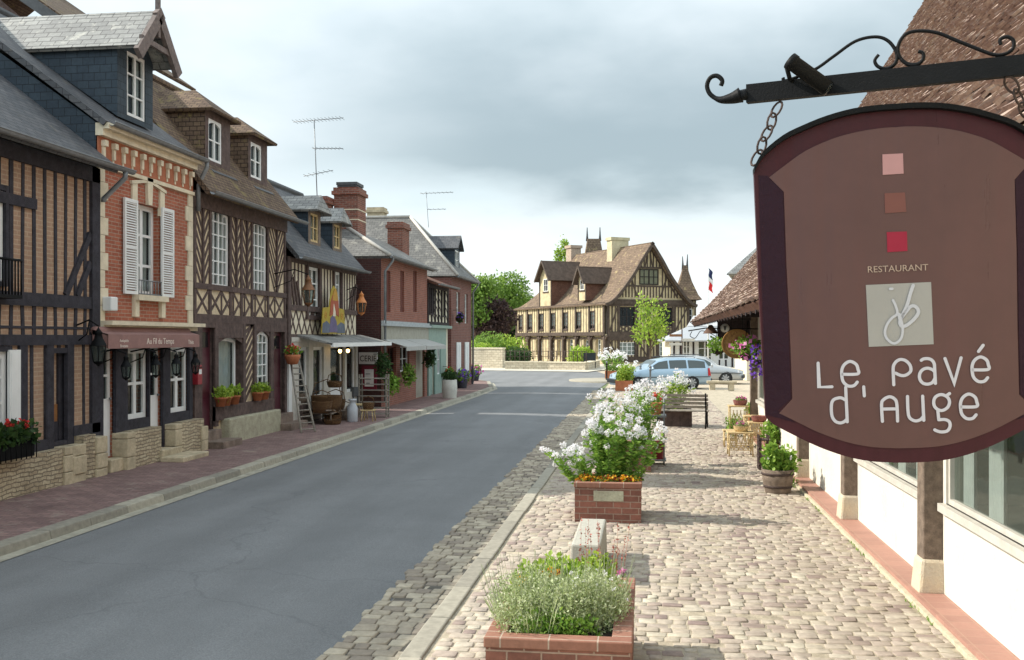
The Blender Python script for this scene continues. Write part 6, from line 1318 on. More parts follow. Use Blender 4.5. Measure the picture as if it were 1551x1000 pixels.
mk_obj('lattice', q, M['timber_brown'], th)
# ================================================================== round hanging sign, lamp and flower baskets under the eave
x, y = AT(1116, 17.6); z = ZV(521, 17.6); th = thing('round_sign', 'round carved wooden sign with worn gilt lettering hanging under the eave', 'sign', (x, y, z)); fr_ = Fr((x, y), (1, .05)); fr_.N = (.05, -1)
def disc(mb, fr, cx_, cz_, r0, r1, o0, o1, n=36, m=0):
    vs = []; 
    for o in (o1, o0):
        for r_ in (r1, r0):
            for k in range(n): a = 2*math.pi*k/n; vs.append(fr.p(cx_+r_*math.cos(a), cz_+r_*math.sin(a), o))
    fs_ = []
    for k in range(n):
        j = (k+1) % n; fs_ += [(k, j, n+j, n+k), (2*n+k, 3*n+k, 3*n+j, 2*n+j), (k, 2*n+k, 2*n+j, j), (n+k, n+j, 3*n+j, 3*n+k)]
    mb.add(vs, fs_, m)
q = MB(); disc(q, fr_, 0, z, 0.0001, .255, -.02, .02); mk_obj('disc', q, pm('varnished orange wood', (.22, .085, .03), rough=.45, var=.45, scale=14, bump=.6, c2=(.3, .17, .06)), th)
q = MB(); disc(q, fr_, 0, z, .235, .262, -.025, .035); mk_obj('rim', q, pm('ochre rim', (.30, .16, .05), var=.2), th)
q = MB()
for k, ch in enumerate('RESTAURANT'): a = R(160-140*k/9); text_on(q, fr_, ch, .055, .185*math.cos(a), z+.185*math.sin(a)-.01, .022, .003, 1, a-math.pi/2)
for k in range(26): a = R(200+140*k/25); q.fbox(fr_, .19*math.cos(a)-.006, .19*math.cos(a)+.006, z+.19*math.sin(a)-.02, z+.19*math.sin(a)+.02, .02, .026)
for k in range(7): q.beam(fr_, -.09+.03*k, z-.07+.02*math.sin(k*2), -.07+.03*k, z+.06*math.cos(k), .012, .02, .027)
mk_obj('carving', q, pm('worn gilt', (.42, .27, .08), var=.3, scale=20), th)
q = MB(); q.tube([fr_.p(-.1, z+.25), fr_.p(-.1, z+.62)], .006, 5); q.tube([fr_.p(.1, z+.25), fr_.p(.1, z+.7)], .006, 5); mk_obj('hanger', q, M['black_iron'], th)
x, y = AT(1098, 21.5); z = ZV(497, 21.5); th = thing('wall_lamp', 'iron bracket arm with a rusty bell lamp shade and scroll under the hall eave', 'lamp', (x, y, z)); fr_ = Fr((x, y), (1, 0)); fr_.N = (0, -1)
q = MB(); q.tube([fr_.p(-.78, z-.06), fr_.p(-.4, z-.0), fr_.p(.7, z-.02)], .014, 6); q.tube([fr_.p(p.x, p.y) for p in cr([(-.7, z-.07, 0), (-.74, z-.17, 0), (-.64, z-.22, 0), (-.58, z-.15, 0), (-.5, z-.06, 0), (-.3, z-.12, 0), (0, z-.3, 0)], 5)], .008, 5); mk_obj('arm', q, M['black_iron'], th)
q = MB(); q.lathe(fr_.p(-.3, z-.12), [(.17, 0), (.12, .07), (.06, .15), (.03, .19), (0, .19)], 16); mk_obj('shade', q, pm('brown enamel shade', (.12, .07, .05), var=.3), th)
q = MB(); q.lathe(fr_.p(0, z+.0, .02), [(0, 0), (.095, 0), (.095, .03), (0, .03)], 18, axis='y'); mk_obj('disc', q, M['white'], th)
q = MB(); q.poly(fr_, [(-.035, z+.045), (.035, z+.045), (.012, z-.05), (-.012, z-.05)], .025, .03); mk_obj('emblem', q, M['lead'], th)
def hang_basket(label, u, v, d, r, fl, seed, lf='lf_green', nf=120, nl=350, up=.5, trail=.0):
    x, y = AT(u, d); z = ZV(v, d); th = thing('hanging_basket', label, 'flower basket', (x, y, z), 'hanging flower baskets under the hall eave'); rg = np.random.default_rng(seed)
    q = MB(); q.lathe((x, y, z-r*.5), [(0, -r*.45), (r*.45, -r*.3), (r*.62, 0), (r*.65, .02), (0, .02)], 14); mk_obj('basket', q, M['soil'], th)
    q = MB()
    for k in range(3): a = k*2.1; q.tube([(x+r*.6*math.cos(a), y+r*.6*math.sin(a), z-r*.45), (x, y, z+r*1.9)], .005, 4)
    mk_obj('hanger', q, M['black_iron'], th)
    L_ = MB(); add_leaves(L_, leaves(blobpts((x, y, z-trail*.3), (r, r, r*.8+trail*.6), nl, rg, .3), r*.33, .6, -.1, rg)); mk_obj('leaves', L_, M[lf], th)
    if fl: L_ = MB(); add_leaves(L_, leaves(blobpts((x-r*.1, y-r*.15, z-trail*.4), (r*1.05, r, r*.8+trail), nf, rg, .7), r*.36, .9, .2, rg)); mk_obj('flowers', L_, M[fl], th)
    return th
hang_basket('basket of pink petunias hanging in front of the round wooden sign', 1133, 526, 16.6, .24, 'fl_pink', 31, nf=45)
hang_basket('basket of trailing violet petunias by the edge of the big sign', 1148, 541, 16.0, .13, 'fl_purple', 32, trail=.2, nl=70, nf=110)
hang_basket('green leafy basket hanging from the iron lamp arm', 1087, 523, 20.9, .22, None, 33)
# ================================================================== lanterns and small things of the left row
def lantern(label, y, z, s_, mat, arm=.45, group='black lanterns over the awning shopfront', glass='lamp_glass', xf=X0, name='wall_lantern', lit=None):
    th = thing(name, label, 'lantern', (xf, y, z), group); x = xf+arm
    q = MB(); q.tube([(xf+.02, y, z+.42*s_), (xf+arm*.6, y, z+.52*s_), (x, y, z+.40*s_)], .014, 6); q.tube([(xf+.02, y, z+.1*s_), (xf+arm*.5, y, z+.25*s_), (xf+arm*.6, y, z+.5*s_)], .01, 6); mk_obj('arm', q, M['black_iron'], th)
    q = MB(); q.lathe((x, y, z), [(.02*s_, -.36*s_), (.05*s_, -.33*s_), (.10*s_, -.3*s_), (.105*s_, -.27*s_)], 6); q.lathe((x, y, z), [(.17*s_, .03*s_), (.15*s_, .07*s_), (.09*s_, .17*s_), (.07*s_, .25*s_), (.09*s_, .27*s_), (.03*s_, .34*s_), (0, .4*s_)], 6)
    for k in range(6): a = math.pi*k/3; q.tube([(x+.1*s_*math.cos(a), y+.1*s_*math.sin(a), z-.28*s_), (x+.155*s_*math.cos(a), y+.155*s_*math.sin(a), z+.04*s_)], .008*s_+.003, 4)
    mk_obj('cage', q, mat, th)
    q = MB(); q.lathe((x, y, z), [(.092*s_, -.28*s_), (.145*s_, .03*s_)], 6); mk_obj('glass', q, M[glass], th)
    return th
M['lantern_glass'] = glassm('lantern glass', (.1, .11, .1), .7)
lantern('big black lantern at the left end of the brown awning', YL(158, X0+.5), 2.25, .85, M['black_iron'], .4, glass='lantern_glass')
for u, lab in ((191, 'black lantern hanging over the left shop window under the awning'), (236, 'middle black lantern over the white shop door'), (267, 'black lantern over the right shop window under the awning'), (296, 'black lantern at the right end of the brown awning')):
    lantern(lab, YL(u, X0+.5), 1.9, .6, M['black_iron'], .5, glass='lantern_glass')
m_cop = pm('weathered copper', (.2, .095, .045), rough=.5, var=.3, metal=.3)
lantern('copper lantern on a long iron arm beside the tall chevron house', YL(467, X0+.9), 3.55, 1.05, m_cop, .9, 'copper lanterns of the curiosity shop', 'lantern_glass')
lantern('bright copper lantern on the right corner of the curiosity shop', YL(545, X0+.45), 3.45, 1.0, pm('orange copper', (.55, .2, .06), rough=.45, var=.2), .5, 'copper lanterns of the curiosity shop', 'lantern_glass')
y = YL(299, X0+.1); th = thing('letter_box', 'small red letter box fixed between the awning shop and the plum door', 'letter box', (X0, y, 1.6)); q = MB(); q.box(X0+.03, X0+.16, y-.1, y+.1, 1.45, 1.85); mk_obj('box', q, pm('red box paint', (.28, .02, .03), rough=.4), th, bev=.01)
q = MB(); q.box(X0+.16, X0+.165, y-.06, y+.06, 1.66, 1.76); mk_obj('label_plate', q, M['white'], th); q = MB(); q.box(X0+.16, X0+.17, y-.07, y+.07, 1.79, 1.81); mk_obj('slot', q, M['dark'], th)
def flowerpot(label, y, z, fl, seed, x=X0+.16, s_=1.0, group='window pots of the chevron house', r=.13, h=.2):
    th = thing('flower_pot', label, 'flower pot', (x, y, z), group); rg = np.random.default_rng(seed)
    q = MB(); q.lathe((x, y, z), [(0, 0), (r*.7, 0), (r*.95, h*.8), (r*1.08, h*.8), (r*1.08, h), (r*.9, h), (0, h*.9)], 14); mk_obj('pot', q, M['terracotta'], th)
    L_ = MB(); add_leaves(L_, leaves(blobpts((x, y, z+h+.07*s_), (.16*s_, .17*s_, .13*s_), 160, rg, .2), .09, .6, .5, rg)); mk_obj('leaves', L_, M['lf_bright' if fl == 'y' else 'lf_green'], th)
    if fl and fl != 'y': L_ = MB(); add_leaves(L_, leaves(blobpts((x, y, z+h+.13*s_), (.17*s_, .17*s_, .1*s_), 60, rg, .5), .07, .9, .5, rg)); mk_obj('flowers', L_, M[fl], th)
for u, lab, sd_ in ((336, 'left clay pot of bright leaves on the big window ledge'), (344, 'second clay pot of bright leaves on the big window ledge'), (357, 'clay pot of leaves at the right end of the big window ledge'), (392, 'left clay pot under the narrow arched window'), (402, 'right clay pot under the narrow arched window')) and [(336, 'left clay pot of bright leaves on the big window ledge', 41), (344, 'second clay pot from the left on the big window ledge', 42), (357, 'clay pot of leaves at the right end of the big window ledge', 43), (392, 'left clay pot under the narrow arched ground-floor window', 44), (402, 'right clay pot under the narrow arched ground-floor window', 45)]:
    flowerpot(lab, YL(u, X0+.16), .93, 'y', sd_, x=X0+.13)
x = X0+.3; ya, yb = YL(0, x)-.9, YL(44, x)-.05; th = thing('window_box', 'black window box of red geraniums on the stone plinth at the left edge', 'flower box', (x, (ya+yb)/2, .7)); q = MB(); q.box(x-.1, x+.12, ya, yb, .70, .93)
for k in range(14): yy = ya+(yb-ya)*k/13; q.tube([(x+.15, yy, .68), (x+.15, yy, .97)], .008, 4)
mk_obj('trough', q, M['black_iron'], th); rg = np.random.default_rng(51); L_ = MB(); P = np.stack([rg.uniform(x-.15, x+.2, 900), rg.uniform(ya, yb, 900), rg.uniform(.9, 1.17, 900)], 1); add_leaves(L_, leaves(P, .1, .8, .5, rg)); mk_obj('leaves', L_, M['lf_dark'], th)
L_ = MB()
for k in range(13): add_leaves(L_, leaves(blobpts((x+rg.uniform(-.05, .2), rg.uniform(ya, yb), 1.12+rg.uniform(-.05, .14)), (.05,)*3, 26, rg, .2), .05, .9, .4, rg))
mk_obj('flowers', L_, M['fl_red'], th)
x = X0+.3; y = YL(443, x); th = thing('hanging_pot', 'terracotta wall pot of red flowers on the post beside the curiosity shop', 'flower pot', (x, y, 1.9)); q = MB(); q.lathe((x, y, 1.72), [(0, 0), (.13, .02), (.2, .2), (.2, .26), (0, .24)], 14); q.tube([(X0+.08, y, 2.0), (x, y, 2.0)], .015, 5); mk_obj('pot', q, M['terracotta'], th)
rg = np.random.default_rng(52); L_ = MB(); add_leaves(L_, leaves(blobpts((x, y, 2.05), (.2, .2, .14), 200, rg, .2), .08, .7, .4, rg)); mk_obj('leaves', L_, M['lf_green'], th); L_ = MB(); add_leaves(L_, leaves(blobpts((x, y, 2.12), (.18, .18, .12), 110, rg, .5), .06, .9, .4, rg)); mk_obj('flowers', L_, M['fl_red'], th)
# ladder leaning on the shopfront
xb_, yb_ = G(467, 655, .11); th = thing('ladder', 'old wooden ladder leaning against the left post of the curiosity shop', 'ladder', (xb_, yb_, .11)); w = .42; top_ = Vector((X0+.22, YL(446, X0+.22), 1.85)); bot_ = Vector((xb_, yb_, .11)); sv = Vector((.22, .36, 0)).normalized()*w/2
for s_ in (-1, 1): q = MB(); q.tube([bot_+sv*s_, top_+sv*s_*.6], .03, 6); mk_obj('rail', q, M['greywood'], th)
for k in range(12): q = MB(); t_ = (k+.5)/12; c = bot_+(top_-bot_)*t_; f = 1-.4*t_; q.tube([c-sv*f, c+sv*f], .017, 5); mk_obj('rung', q, M['greywood'], th)
# painted sign board over the canopy
y0_, y1_ = YL(487, X0+.3), YL(523, X0+.3); ym = (y0_+y1_)/2; z0_ = 2.52; th = thing('painted_sign', 'cut-out painted board in yellow, red and blue standing on the shop canopy', 'sign', (X0+.3, ym, z0_)); fp_ = Fr((X0+.3, 0), (0, 1)); W_ = y1_-y0_
def pl_(pts, o, name, mat): q = MB(); q.poly(fp_, [(y0_+a*W_, z0_+b) for a, b in pts], o-.02, o); mk_obj(name, q, mat, th)
m_y = pm('mustard yellow paint', (.36, .27, .04), var=.2); m_b = pm('slate blue paint', (.11, .13, .17), var=.2); m_r = pm('brick red paint', (.34, .09, .05), var=.2); m_o = pm('amber paint', (.45, .25, .05), var=.2)
pl_([(0, 0), (1, 0), (.98, .25), (.95, .72), (.68, .75), (.68, 1.05), (.6, 1.3), (.5, 1.38), (.4, 1.25), (.34, .95), (.3, .75), (.06, .72), (.02, .25)], 0, 'board', m_y)
pl_([(.02, .02), (.3, .02), (.42, .2), (.2, .36), (.04, .28)], .008, 'left_wave', m_b); pl_([(.62, .02), (.98, .02), (.96, .28), (.8, .34), (.58, .2)], .008, 'right_wave', m_b); pl_([(.3, .04), (.64, .04), (.6, .35), (.48, .55), (.36, .45)], .012, 'robe', pm('violet blue paint', (.13, .11, .2), var=.15))
pl_([(.32, .5), (.44, .55), (.48, .9), (.58, .55), (.7, .5), (.68, .95), (.58, 1.15), (.44, 1.1), (.36, .9)], .018, 'red_sash', m_r); pl_([(.42, .95), (.64, .95), (.62, 1.18), (.54, 1.3), (.46, 1.2)], .024, 'amber_hood', m_o); pl_([(.45, .5), (.57, .5), (.54, .86), (.48, .86)], .014, 'cream_panel', M['infill_cream'])
for a in (.16, .84): q = MB(); disc(q, fp_, y0_+a*W_, z0_+.52, .07, .1, -.01, .01, 20); disc(q, fp_, y0_+a*W_, z0_+.52, .0001, .03, -.01, .01, 12); mk_obj('swirl', q, m_o, th)
# lit bulbs in the porch
for k, u in enumerate((515, 527)):
    x = X0+.4; y = YL(u, x); z = 2.02; th = thing('porch_light', ('left' if not k else 'right')+' of the two lit globes under the shop canopy', 'lamp', (x, y, z), 'lit globes under the shop canopy'); q = MB(); q.tube([(x, y, z+.24), (x, y, z+.07)], .02, 6); q.lathe((x, y, z+.05), [(.08, 0), (.06, .05), (.02, .08)], 12); mk_obj('fitting', q, M['black_iron'], th); q = MB(); q.blob((x, y, z), .055, .055, .06); mk_obj('bulb', q, emitm('warm bulb '+str(k), (1, .62, .2), 5), th)
# board and notice frame on the dark wall beside the shop (facing the viewer)
xw0 = -9.65; fn = Fr((0, 31.5), (1, 0)); xa, xb = [math.tan(math.atan((u-CX)/F)-A)*31.5 for u in (544, 572)]
q = MB(); q.fbox(fn, xa, xb, 1.55, 1.93, .0, .04); th = thing('lettered_board', 'white board reading CERIE on the dark brick wall beside the curiosity shop', 'sign', ((xa+xb)/2, 31.5, 1.7)); mk_obj('board', q, M['white'], th); q = MB(); text_on(q, fn, 'CERIE', .27, (xa+xb)/2, 1.64, .042, .003, .82); mk_obj('lettering', q, M['timber'], th)
th = thing('notice_frame', 'dark red notice frame with a white sheet under the lettered board', 'notice board', ((xa+xb)/2, 31.5, 1.1)); q = MB(); q.fbox(fn, xa+.1, xb-.02, .72, 1.5, .0, .05); mk_obj('frame', q, pm('crimson frame', (.16, .02, .035), var=.15), th); q = MB(); q.fbox(fn, xa+.2, xb-.12, .82, 1.38, .05, .056); mk_obj('sheet', q, M['curtain'], th); q = MB()
for k, (a, b_) in enumerate(((1.22, .16), (1.05, .2), (.92, .12))): q.fbox(fn, (xa+xb)/2-b_/2, (xa+xb)/2+b_/2, a, a+.02, .057, .06)
mk_obj('print', q, M['lead'], th)
# shelf rack, stools, churn, barrow and baskets
x, y = G(566, 632, .11); th = thing('display_rack', 'tall slatted wooden rack against the dark brick wall', 'rack', (x, y, .11)); q = MB()
for sx in (-.42, .38): 
    for sy in (-.12, .14): q = MB(); q.box(x+sx, x+sx+.04, y+sy, y+sy+.04, .11, 1.35); mk_obj('post', q, M['greywood'], th)
for k in range(7): q = MB(); z = .2+.17*k; q.box(x-.42, x+.42, y-.12, y+.18, z, z+.02); mk_obj('shelf', q, M['greywood'], th)
for lab, u, v in (('pale wooden stool beside the milk churn', 546, 636), ('lower stool with a basket on it, right of the pale stool', 558, 638)):
    x, y = G(u, v, .11); th = thing('stool', lab, 'stool', (x, y, .11), 'stools outside the curiosity shop'); h = .52 if u < 550 else .4; q = MB(); q.box(x-.18, x+.18, y-.15, y+.15, h, h+.035); mk_obj('seat', q, M['cane'], th)
    for sx in (-.15, .15):
        for sy in (-.12, .12): q = MB(); q.tube([(x+sx*1.1, y+sy*1.1, .11), (x+sx*.9, y+sy*.9, h)], .016, 5); mk_obj('leg', q, M['cane'], th)
    if u > 550: basket('wicker_basket', 'round brown basket on the low stool by the rack', x, y, h+.035, .17, .18, group='baskets outside the curiosity shop')
x, y = G(534, 639, .11); th = thing('milk_churn', 'pale painted milk churn standing among the baskets', 'milk churn', (x, y, .11)); q = MB(); q.lathe((x, y, .11), [(.13, 0), (.145, .02), (.145, .38), (.08, .5), (.08, .56), (.11, .58), (.11, .62), (0, .63)], 18); mk_obj('body', q, pm('pale enamel', (.45, .47, .5), rough=.4, var=.1), th); q = MB(); q.tube([(x-.1, y, .58), (x-.15, y, .5), (x-.14, y, .42)], .012, 5); mk_obj('handle', q, M['zinc'], th)
x, y = G(500, 640, .11); BX, BY = x, y; th = thing('hand_barrow', 'low wooden barrow with shafts carrying the biggest basket', 'barrow', (x, y, .11)); q = MB(); q.box(x-.38, x+.22, y-.6, y+.5, .38, .42); mk_obj('bed', q, M['wood'], th)
for sx in (-.36, .2): q = MB(); q.tube([(x+sx, y-.95, .5), (x+sx, y+1.0, .36)], .025, 6); mk_obj('shaft', q, M['wood'], th)
for sy in (-.5, .42):
    for sx in (-.34, .18): q = MB(); q.tube([(x+sx, y+sy, .11), (x+sx, y+sy, .4)], .025, 6); mk_obj('leg', q, M['wood'], th)
q = MB(); q.lathe((x+.22, y+.85, .31), [(.2, -.02), (.2, .02)], 18, axis='x'); q.tube([(x+.1, y+.85, .31), (x+.3, y+.85, .31)], .03, 6)
for k in range(6): a = math.pi*k/3; q.tube([(x+.22, y+.85, .31), (x+.22, y+.85+.19*math.cos(a), .31+.19*math.sin(a))], .014, 4)
mk_obj('wheel', q, M['wood'], th)
BG = 'baskets outside the curiosity shop'
for lab, dx, dy, z, r_, h in (('biggest brown basket, in the middle of the barrow', -.08, -.05, .42, .42, .42), ('brown basket at the near end of the barrow', -.05, -.55, .42, .28, .3), ('tilting basket at the far end of the barrow', .0, .5, .42, .27, .28), ('small basket lying under the barrow', .05, .1, .11, .25, .2), ('basket on the ground beside the milk churn', .1, .8, .11, .26, .28), ('flat basket on the pavement at the near side of the barrow', .25, -.55, .11, .24, .12), ('grey lidded basket behind the barrow by the shop window', -.75, -.35, .62, .26, .3), ('dark round basket at the back by the shop door', -.8, .6, .5, .24, .25)):
    basket('wicker_basket', lab, BX+dx, BY+dy, z, r_, h, group=BG, mat=M['wicker'] if r_ != .26 else M['wood'])
for lab, dy in (('dark wooden crate behind the barrow under the grey basket', -.35), ('dark wooden crate by the door under the round basket', .6)):
    th = thing('crate', lab, 'crate', (BX-.8, BY+dy, .11), 'crates behind the barrow'); zt = .61 if dy < 0 else .49; q = MB(); q.box(BX-1.05, BX-.55, BY+dy-.3, BY+dy+.3, .11, zt); mk_obj('box', q, M['timber_brown'], th, bev=.01); q = MB()
    for k in range(3): q.box(BX-.549, BX-.53, BY+dy-.31, BY+dy+.31, .16+k*.13, .24+k*.13)
    mk_obj('slat', q, M['wood'], th)
x = X0+.55; y = YL(507, x); basket('hanging_wicker', 'brown basket hanging in front of the shop door', x, y, 1.02, .22, .17, group=None)
x, y = G(526, 622, .11); th = thing('zinc_tub', 'dark zinc tub on a stand beside the shop door', 'tub', (x, y, .11)); q = MB(); q.box(x-.3, x+.3, y-.25, y+.25, .55, .85); mk_obj('tub', q, M['lead'], th, bev=.03)
for sx in (-.27, .27): q = MB(); q.tube([(x+sx, y-.2, .11), (x+sx, y-.2, .55)], .02, 5); q.tube([(x+sx, y+.2, .11), (x+sx, y+.2, .55)], .02, 5); mk_obj('stand_leg', q, M['lead'], th)
x, y = G(550, 618, .11); th = thing('cloth_figure', 'dark blue rounded bundle on a post next to the stools', 'bundle', (x, y, .11)); q = MB(); q.tube([(x, y, .11), (x, y, .9)], .03, 6); mk_obj('post', q, M['wood'], th); q = MB(); q.blob((x, y, .95), .2, .16, .26); mk_obj('bundle', q, pm('navy cloth', (.03, .035, .05), var=.2), th)
# hanging greens on house 5, barrel planter and flowers on house 6
def wall_green(label, u, v, s_, fl, seed, lf='lf_dark', X=X5+.35, n=420):
    y = YL(u, X); z = ZL(v, X, y); th = thing('wall_basket', label, 'flower basket', (X, y, z), 'hanging greenery on the far brick houses'); rg = np.random.default_rng(seed); q = MB(); q.lathe((X-.05, y, z-.12), [(0, -.12), (.14, -.05), (.18, .08), (0, .08)], 12); q.tube([(X-.33, y, z+.3), (X-.05, y, z+.3), (X-.05, y, z)], .012, 5); mk_obj('basket', q, M['soil'], th)
    L_ = MB(); add_leaves(L_, leaves(blobpts((X, y, z-.05*s_), (.25*s_, .3*s_, .42*s_), n, rg, .2), .12, .5, -.2, rg)); mk_obj('leaves', L_, M[lf], th)
    if fl: L_ = MB(); add_leaves(L_, leaves(blobpts((X, y, z), (.26*s_, .32*s_, .4*s_), 60, rg, .8), .09, .9, .2, rg)); mk_obj('flowers', L_, M[fl], th)
wall_green('dark green basket under the left grey awning, nearest the dark wall', 581, 551, 1.0, None, 61); wall_green('trailing green basket low on the red wall under the awning', 594, 580, .85, None, 62, 'lf_green'); wall_green('bushy green basket on the red wall between window and door', 619, 566, .95, None, 63, 'lf_green'); wall_green('dark basket high beside the putty coloured door', 651, 540, .9, None, 64)
wall_green('basket of red flowers under the white shutters of the green shop', 681, 566, .7, 'fl_red', 65, 'lf_green')
wall_green('small basket under the upper window of the farthest brick house', 697, 480, .5, 'fl_purple', 66)
x, y = G(681, 603, .11); th = thing('white_tub', 'white painted tub with a clipped plant outside the green shop', 'tub', (x, y, .11)); q = MB(); q.lathe((x, y, .11), [(.26, 0), (.3, .3), (.28, .7), (0, .68)], 16); mk_obj('tub', q, M['offwhite'], th); L_ = MB(); rg = np.random.default_rng(67); add_leaves(L_, leaves(blobpts((x, y, .95), (.3, .3, .22), 350, rg, .2), .1, .6, .3, rg)); mk_obj('leaves', L_, M['lf_dark'], th)
for k, (u, v, fl, lab) in enumerate(((700, 588, 'fl_purple', 'tub of violet flowers outside the farthest brick house'), (711, 582, 'fl_purple', 'second tub of violet flowers, at the corner of the pavement'), (719, 577, 'fl_pink', 'small tub of mixed flowers farthest round the corner'))):
    x, y = G(u, v, .11); th = thing('flower_tub', lab, 'flower tub', (x, y, .11), 'flower tubs at the far corner'); q = MB(); q.lathe((x, y, .11), [(.2, 0), (.27, .35), (0, .33)], 14); mk_obj('tub', q, M['timber_blue'], th); rg = np.random.default_rng(70+k); L_ = MB(); add_leaves(L_, leaves(blobpts((x, y, .66), (.36, .36, .3), 380, rg, .2), .13, .6, .3, rg)); mk_obj('leaves', L_, M['lf_green'], th); L_ = MB(); add_leaves(L_, leaves(blobpts((x, y, .7), (.4, .4, .3), 110, rg, .7), .12, .9, .3, rg)); mk_obj('flowers', L_, M[fl], th)
# ================================================================== television antennas
def antenna(label, x, y, z0, z1, booms, r=.018, name='tv_antenna'):
    th = thing(name, label, 'antenna', (x, y, z0), 'roof antennas'); q = MB(); q.tube([(x, y, z0), (x-.12, y, z1)], r, 6); mk_obj('mast', q, M['zinc'], th)
    for (t_, xa, xb, n, w, tilt) in booms:
        z = z0+(z1-z0)*t_; xm = x-.12*t_; q = MB(); q.tube([(xm+xa, y, z-tilt*.5), (xm+xb, y, z+tilt)], .012, 5)
        for k in range(n): t2 = (k+.5)/n; xx = xm+xa+(xb-xa)*t2; zz_ = z-tilt*.5+tilt*1.5*t2; q.tube([(xx, y-w, zz_), (xx, y+w, zz_)], .006, 4)
        mk_obj('boom', q, M['zinc'], th)
antenna('tall television antenna with three booms beside the big brick chimney', -11.3, 33.2, 7.0, 9.95, [(.99, -.75, 1.05, 14, .32, .06), (.66, -.1, 1.0, 8, .25, -.02), (.36, -.45, .6, 6, .3, .12)])
antenna('thin television antenna on the roof of the farthest brick house', -10.2, 45.9, 7.6, 9.3, [(.95, -.3, 1.3, 8, .3, .02), (.5, 0, .9, 4, .3, 0)], r=.012)
# ================================================================== square furniture
x, y = G(893, 559); th = thing('blackboard', 'black menu board standing in front of the manor beside the low wall', 'blackboard', (x, y, 0)); q = MB(); q.box(x-.48, x+.48, y-.04, y, .1, 1.25); mk_obj('board', q, pm('slate black board', (.02, .025, .03), var=.2), th)
for sx in (-.44, .4): q = MB(); q.box(x+sx, x+sx+.05, y-.05, y+.3, .0, .12); mk_obj('leg', q, M['timber'], th)
for k, (u, v, lab) in enumerate(((919, 579, 'dark iron bollard at the left tip of the kerbed island'), (970, 590, 'thin grey post in front of the estate car bonnet'), (985, 592, 'thin grey post left of the estate car door'))):
    x, y = G(u, v); th = thing('bollard', lab, 'bollard', (x, y, 0), 'posts along the edge of the square'); h = 1.05; q = MB(); q.lathe((x, y, 0), [(.07, 0), (.07, .12), (.04, .16), (.04, h-.14), (.07, h-.12), (.05, h-.04), (.0, h)], 10); mk_obj('post', q, M['black_iron'] if k == 0 else M['zinc'], th); q = MB(); q.blob((x, y, h+.03), .06, .06, .07); mk_obj('cap', q, M['zinc'], th)
x, y = AT(1033, 80); th = thing('direction_sign', 'rusty direction signpost with small arrow plates between manor and white shop', 'signpost', (x, y, 0)); q = MB(); q.tube([(x, y, 0), (x, y, 3.1)], .05, 8); mk_obj('pole', q, M['rust'], th)
for k, (z, s_) in enumerate(((2.5, -1), (2.15, 1), (1.8, -1))): q = MB(); q.hexa([(x, y-.06, z), (x+s_*1.0, y-.06, z), (x+s_*1.0, y-.03, z), (x, y-.03, z), (x, y-.06, z+.2), (x+s_*1.0, y-.06, z+.2), (x+s_*1.0, y-.03, z+.2), (x, y-.03, z+.2)]); mk_obj('arrow_plate', q, M['offwhite'] if k else pm('rust plate', (.2, .1, .05)), th)
# ================================================================== planting
def curve_tube(mb, p0, p1, bend, r0, r1, n=5):
    pts = []; p0 = Vector(p0); p1 = Vector(p1)
    for i in range(n+1): t = i/n; p = p0.lerp(p1, t); p += Vector(bend)*math.sin(math.pi*t*.5)*(1-t)*1.5; pts.append(p)
    mb.tube(pts, [r0+(r1-r0)*i/n for i in range(n+1)], 4, cap=False); return pts
def phlox(label, x, y, z, r, h, ns, seed, nleaf=26, fsz=.021, nfl=34, lsz=.08, spread=1.0, group='tall white flowering plants', lf='lf_green', lean=(0, 0), fr=.04, bud=.1):
    th = thing('white_flower_plant', label, 'plant', (x, y, z), group); rg = np.random.default_rng(seed); S_ = MB(); P = []; D = []; FP_ = []
    for i in range(ns):
        a = rg.uniform(0, 2*math.pi); rr_ = r*math.sqrt(rg.uniform(0, 1)); b0 = (x+rr_*.35*math.cos(a), y+rr_*.35*math.sin(a), z); hh = h*rg.uniform(.68, 1.0)*(1-.25*rr_/r)
        tip = (x+rr_*spread*math.cos(a)+lean[0]*hh, y+rr_*spread*math.sin(a)+lean[1]*hh, z+hh)
        pts = curve_tube(S_, b0, tip, (rg.uniform(-.05, .05), rg.uniform(-.05, .05), 0), .0045, .002)
        for k in range(nleaf):
            t = rg.uniform(.05, .9); j = min(int(t*5), 4); p = pts[j].lerp(pts[j+1], t*5-j); P.append(tuple(p)); b = rg.uniform(0, 6.28); D.append((math.cos(b), math.sin(b), .25))
        if rg.uniform() > bud: FP_.append(tip)
        if rg.uniform() < .22: c = pts[4]; FP_.append((c[0]+rg.uniform(-.08, .08), c[1]+rg.uniform(-.08, .08), c[2]+rg.uniform(-.05, .05)))
    mk_obj('stems', S_, M['stem'], th); L_ = MB(); add_leaves(L_, leaves(np.array(P), lsz, .38, .1, rg, np.array(D)*1.6)); mk_obj('leaves', L_, M[lf], th)
    F_ = MB()
    for c in FP_:
        s_ = rg.uniform(.6, 1.25); n = int(nfl*s_); pts = blobpts(c, (fr*s_, fr*s_, fr*.85*s_), n, rg, .5); dd = pts-np.array(c); dd /= np.linalg.norm(dd, axis=1)[:, None]+1e-9
        for q4 in range(3): add_leaves(F_, leaves(pts, fsz, .8, .15, rg, dd*.8))
    mk_obj('flower_heads', F_, M['fl_white'], th); return th
cx2 = (P2[0]+P2[1])/2; y2 = P2[2]
phlox('tall bushy white-flowered plant in the middle of the second brick planter', cx2+.02, y2+.5, .48, .42, 1.14, 42, 101, 60, spread=.95, lf='lf_green')
phlox('white-flowered plant sprawling left towards the road over the second planter', cx2-.3, y2+.4, .46, .34, .62, 22, 102, 26, lean=(-.62, .1), spread=.9)
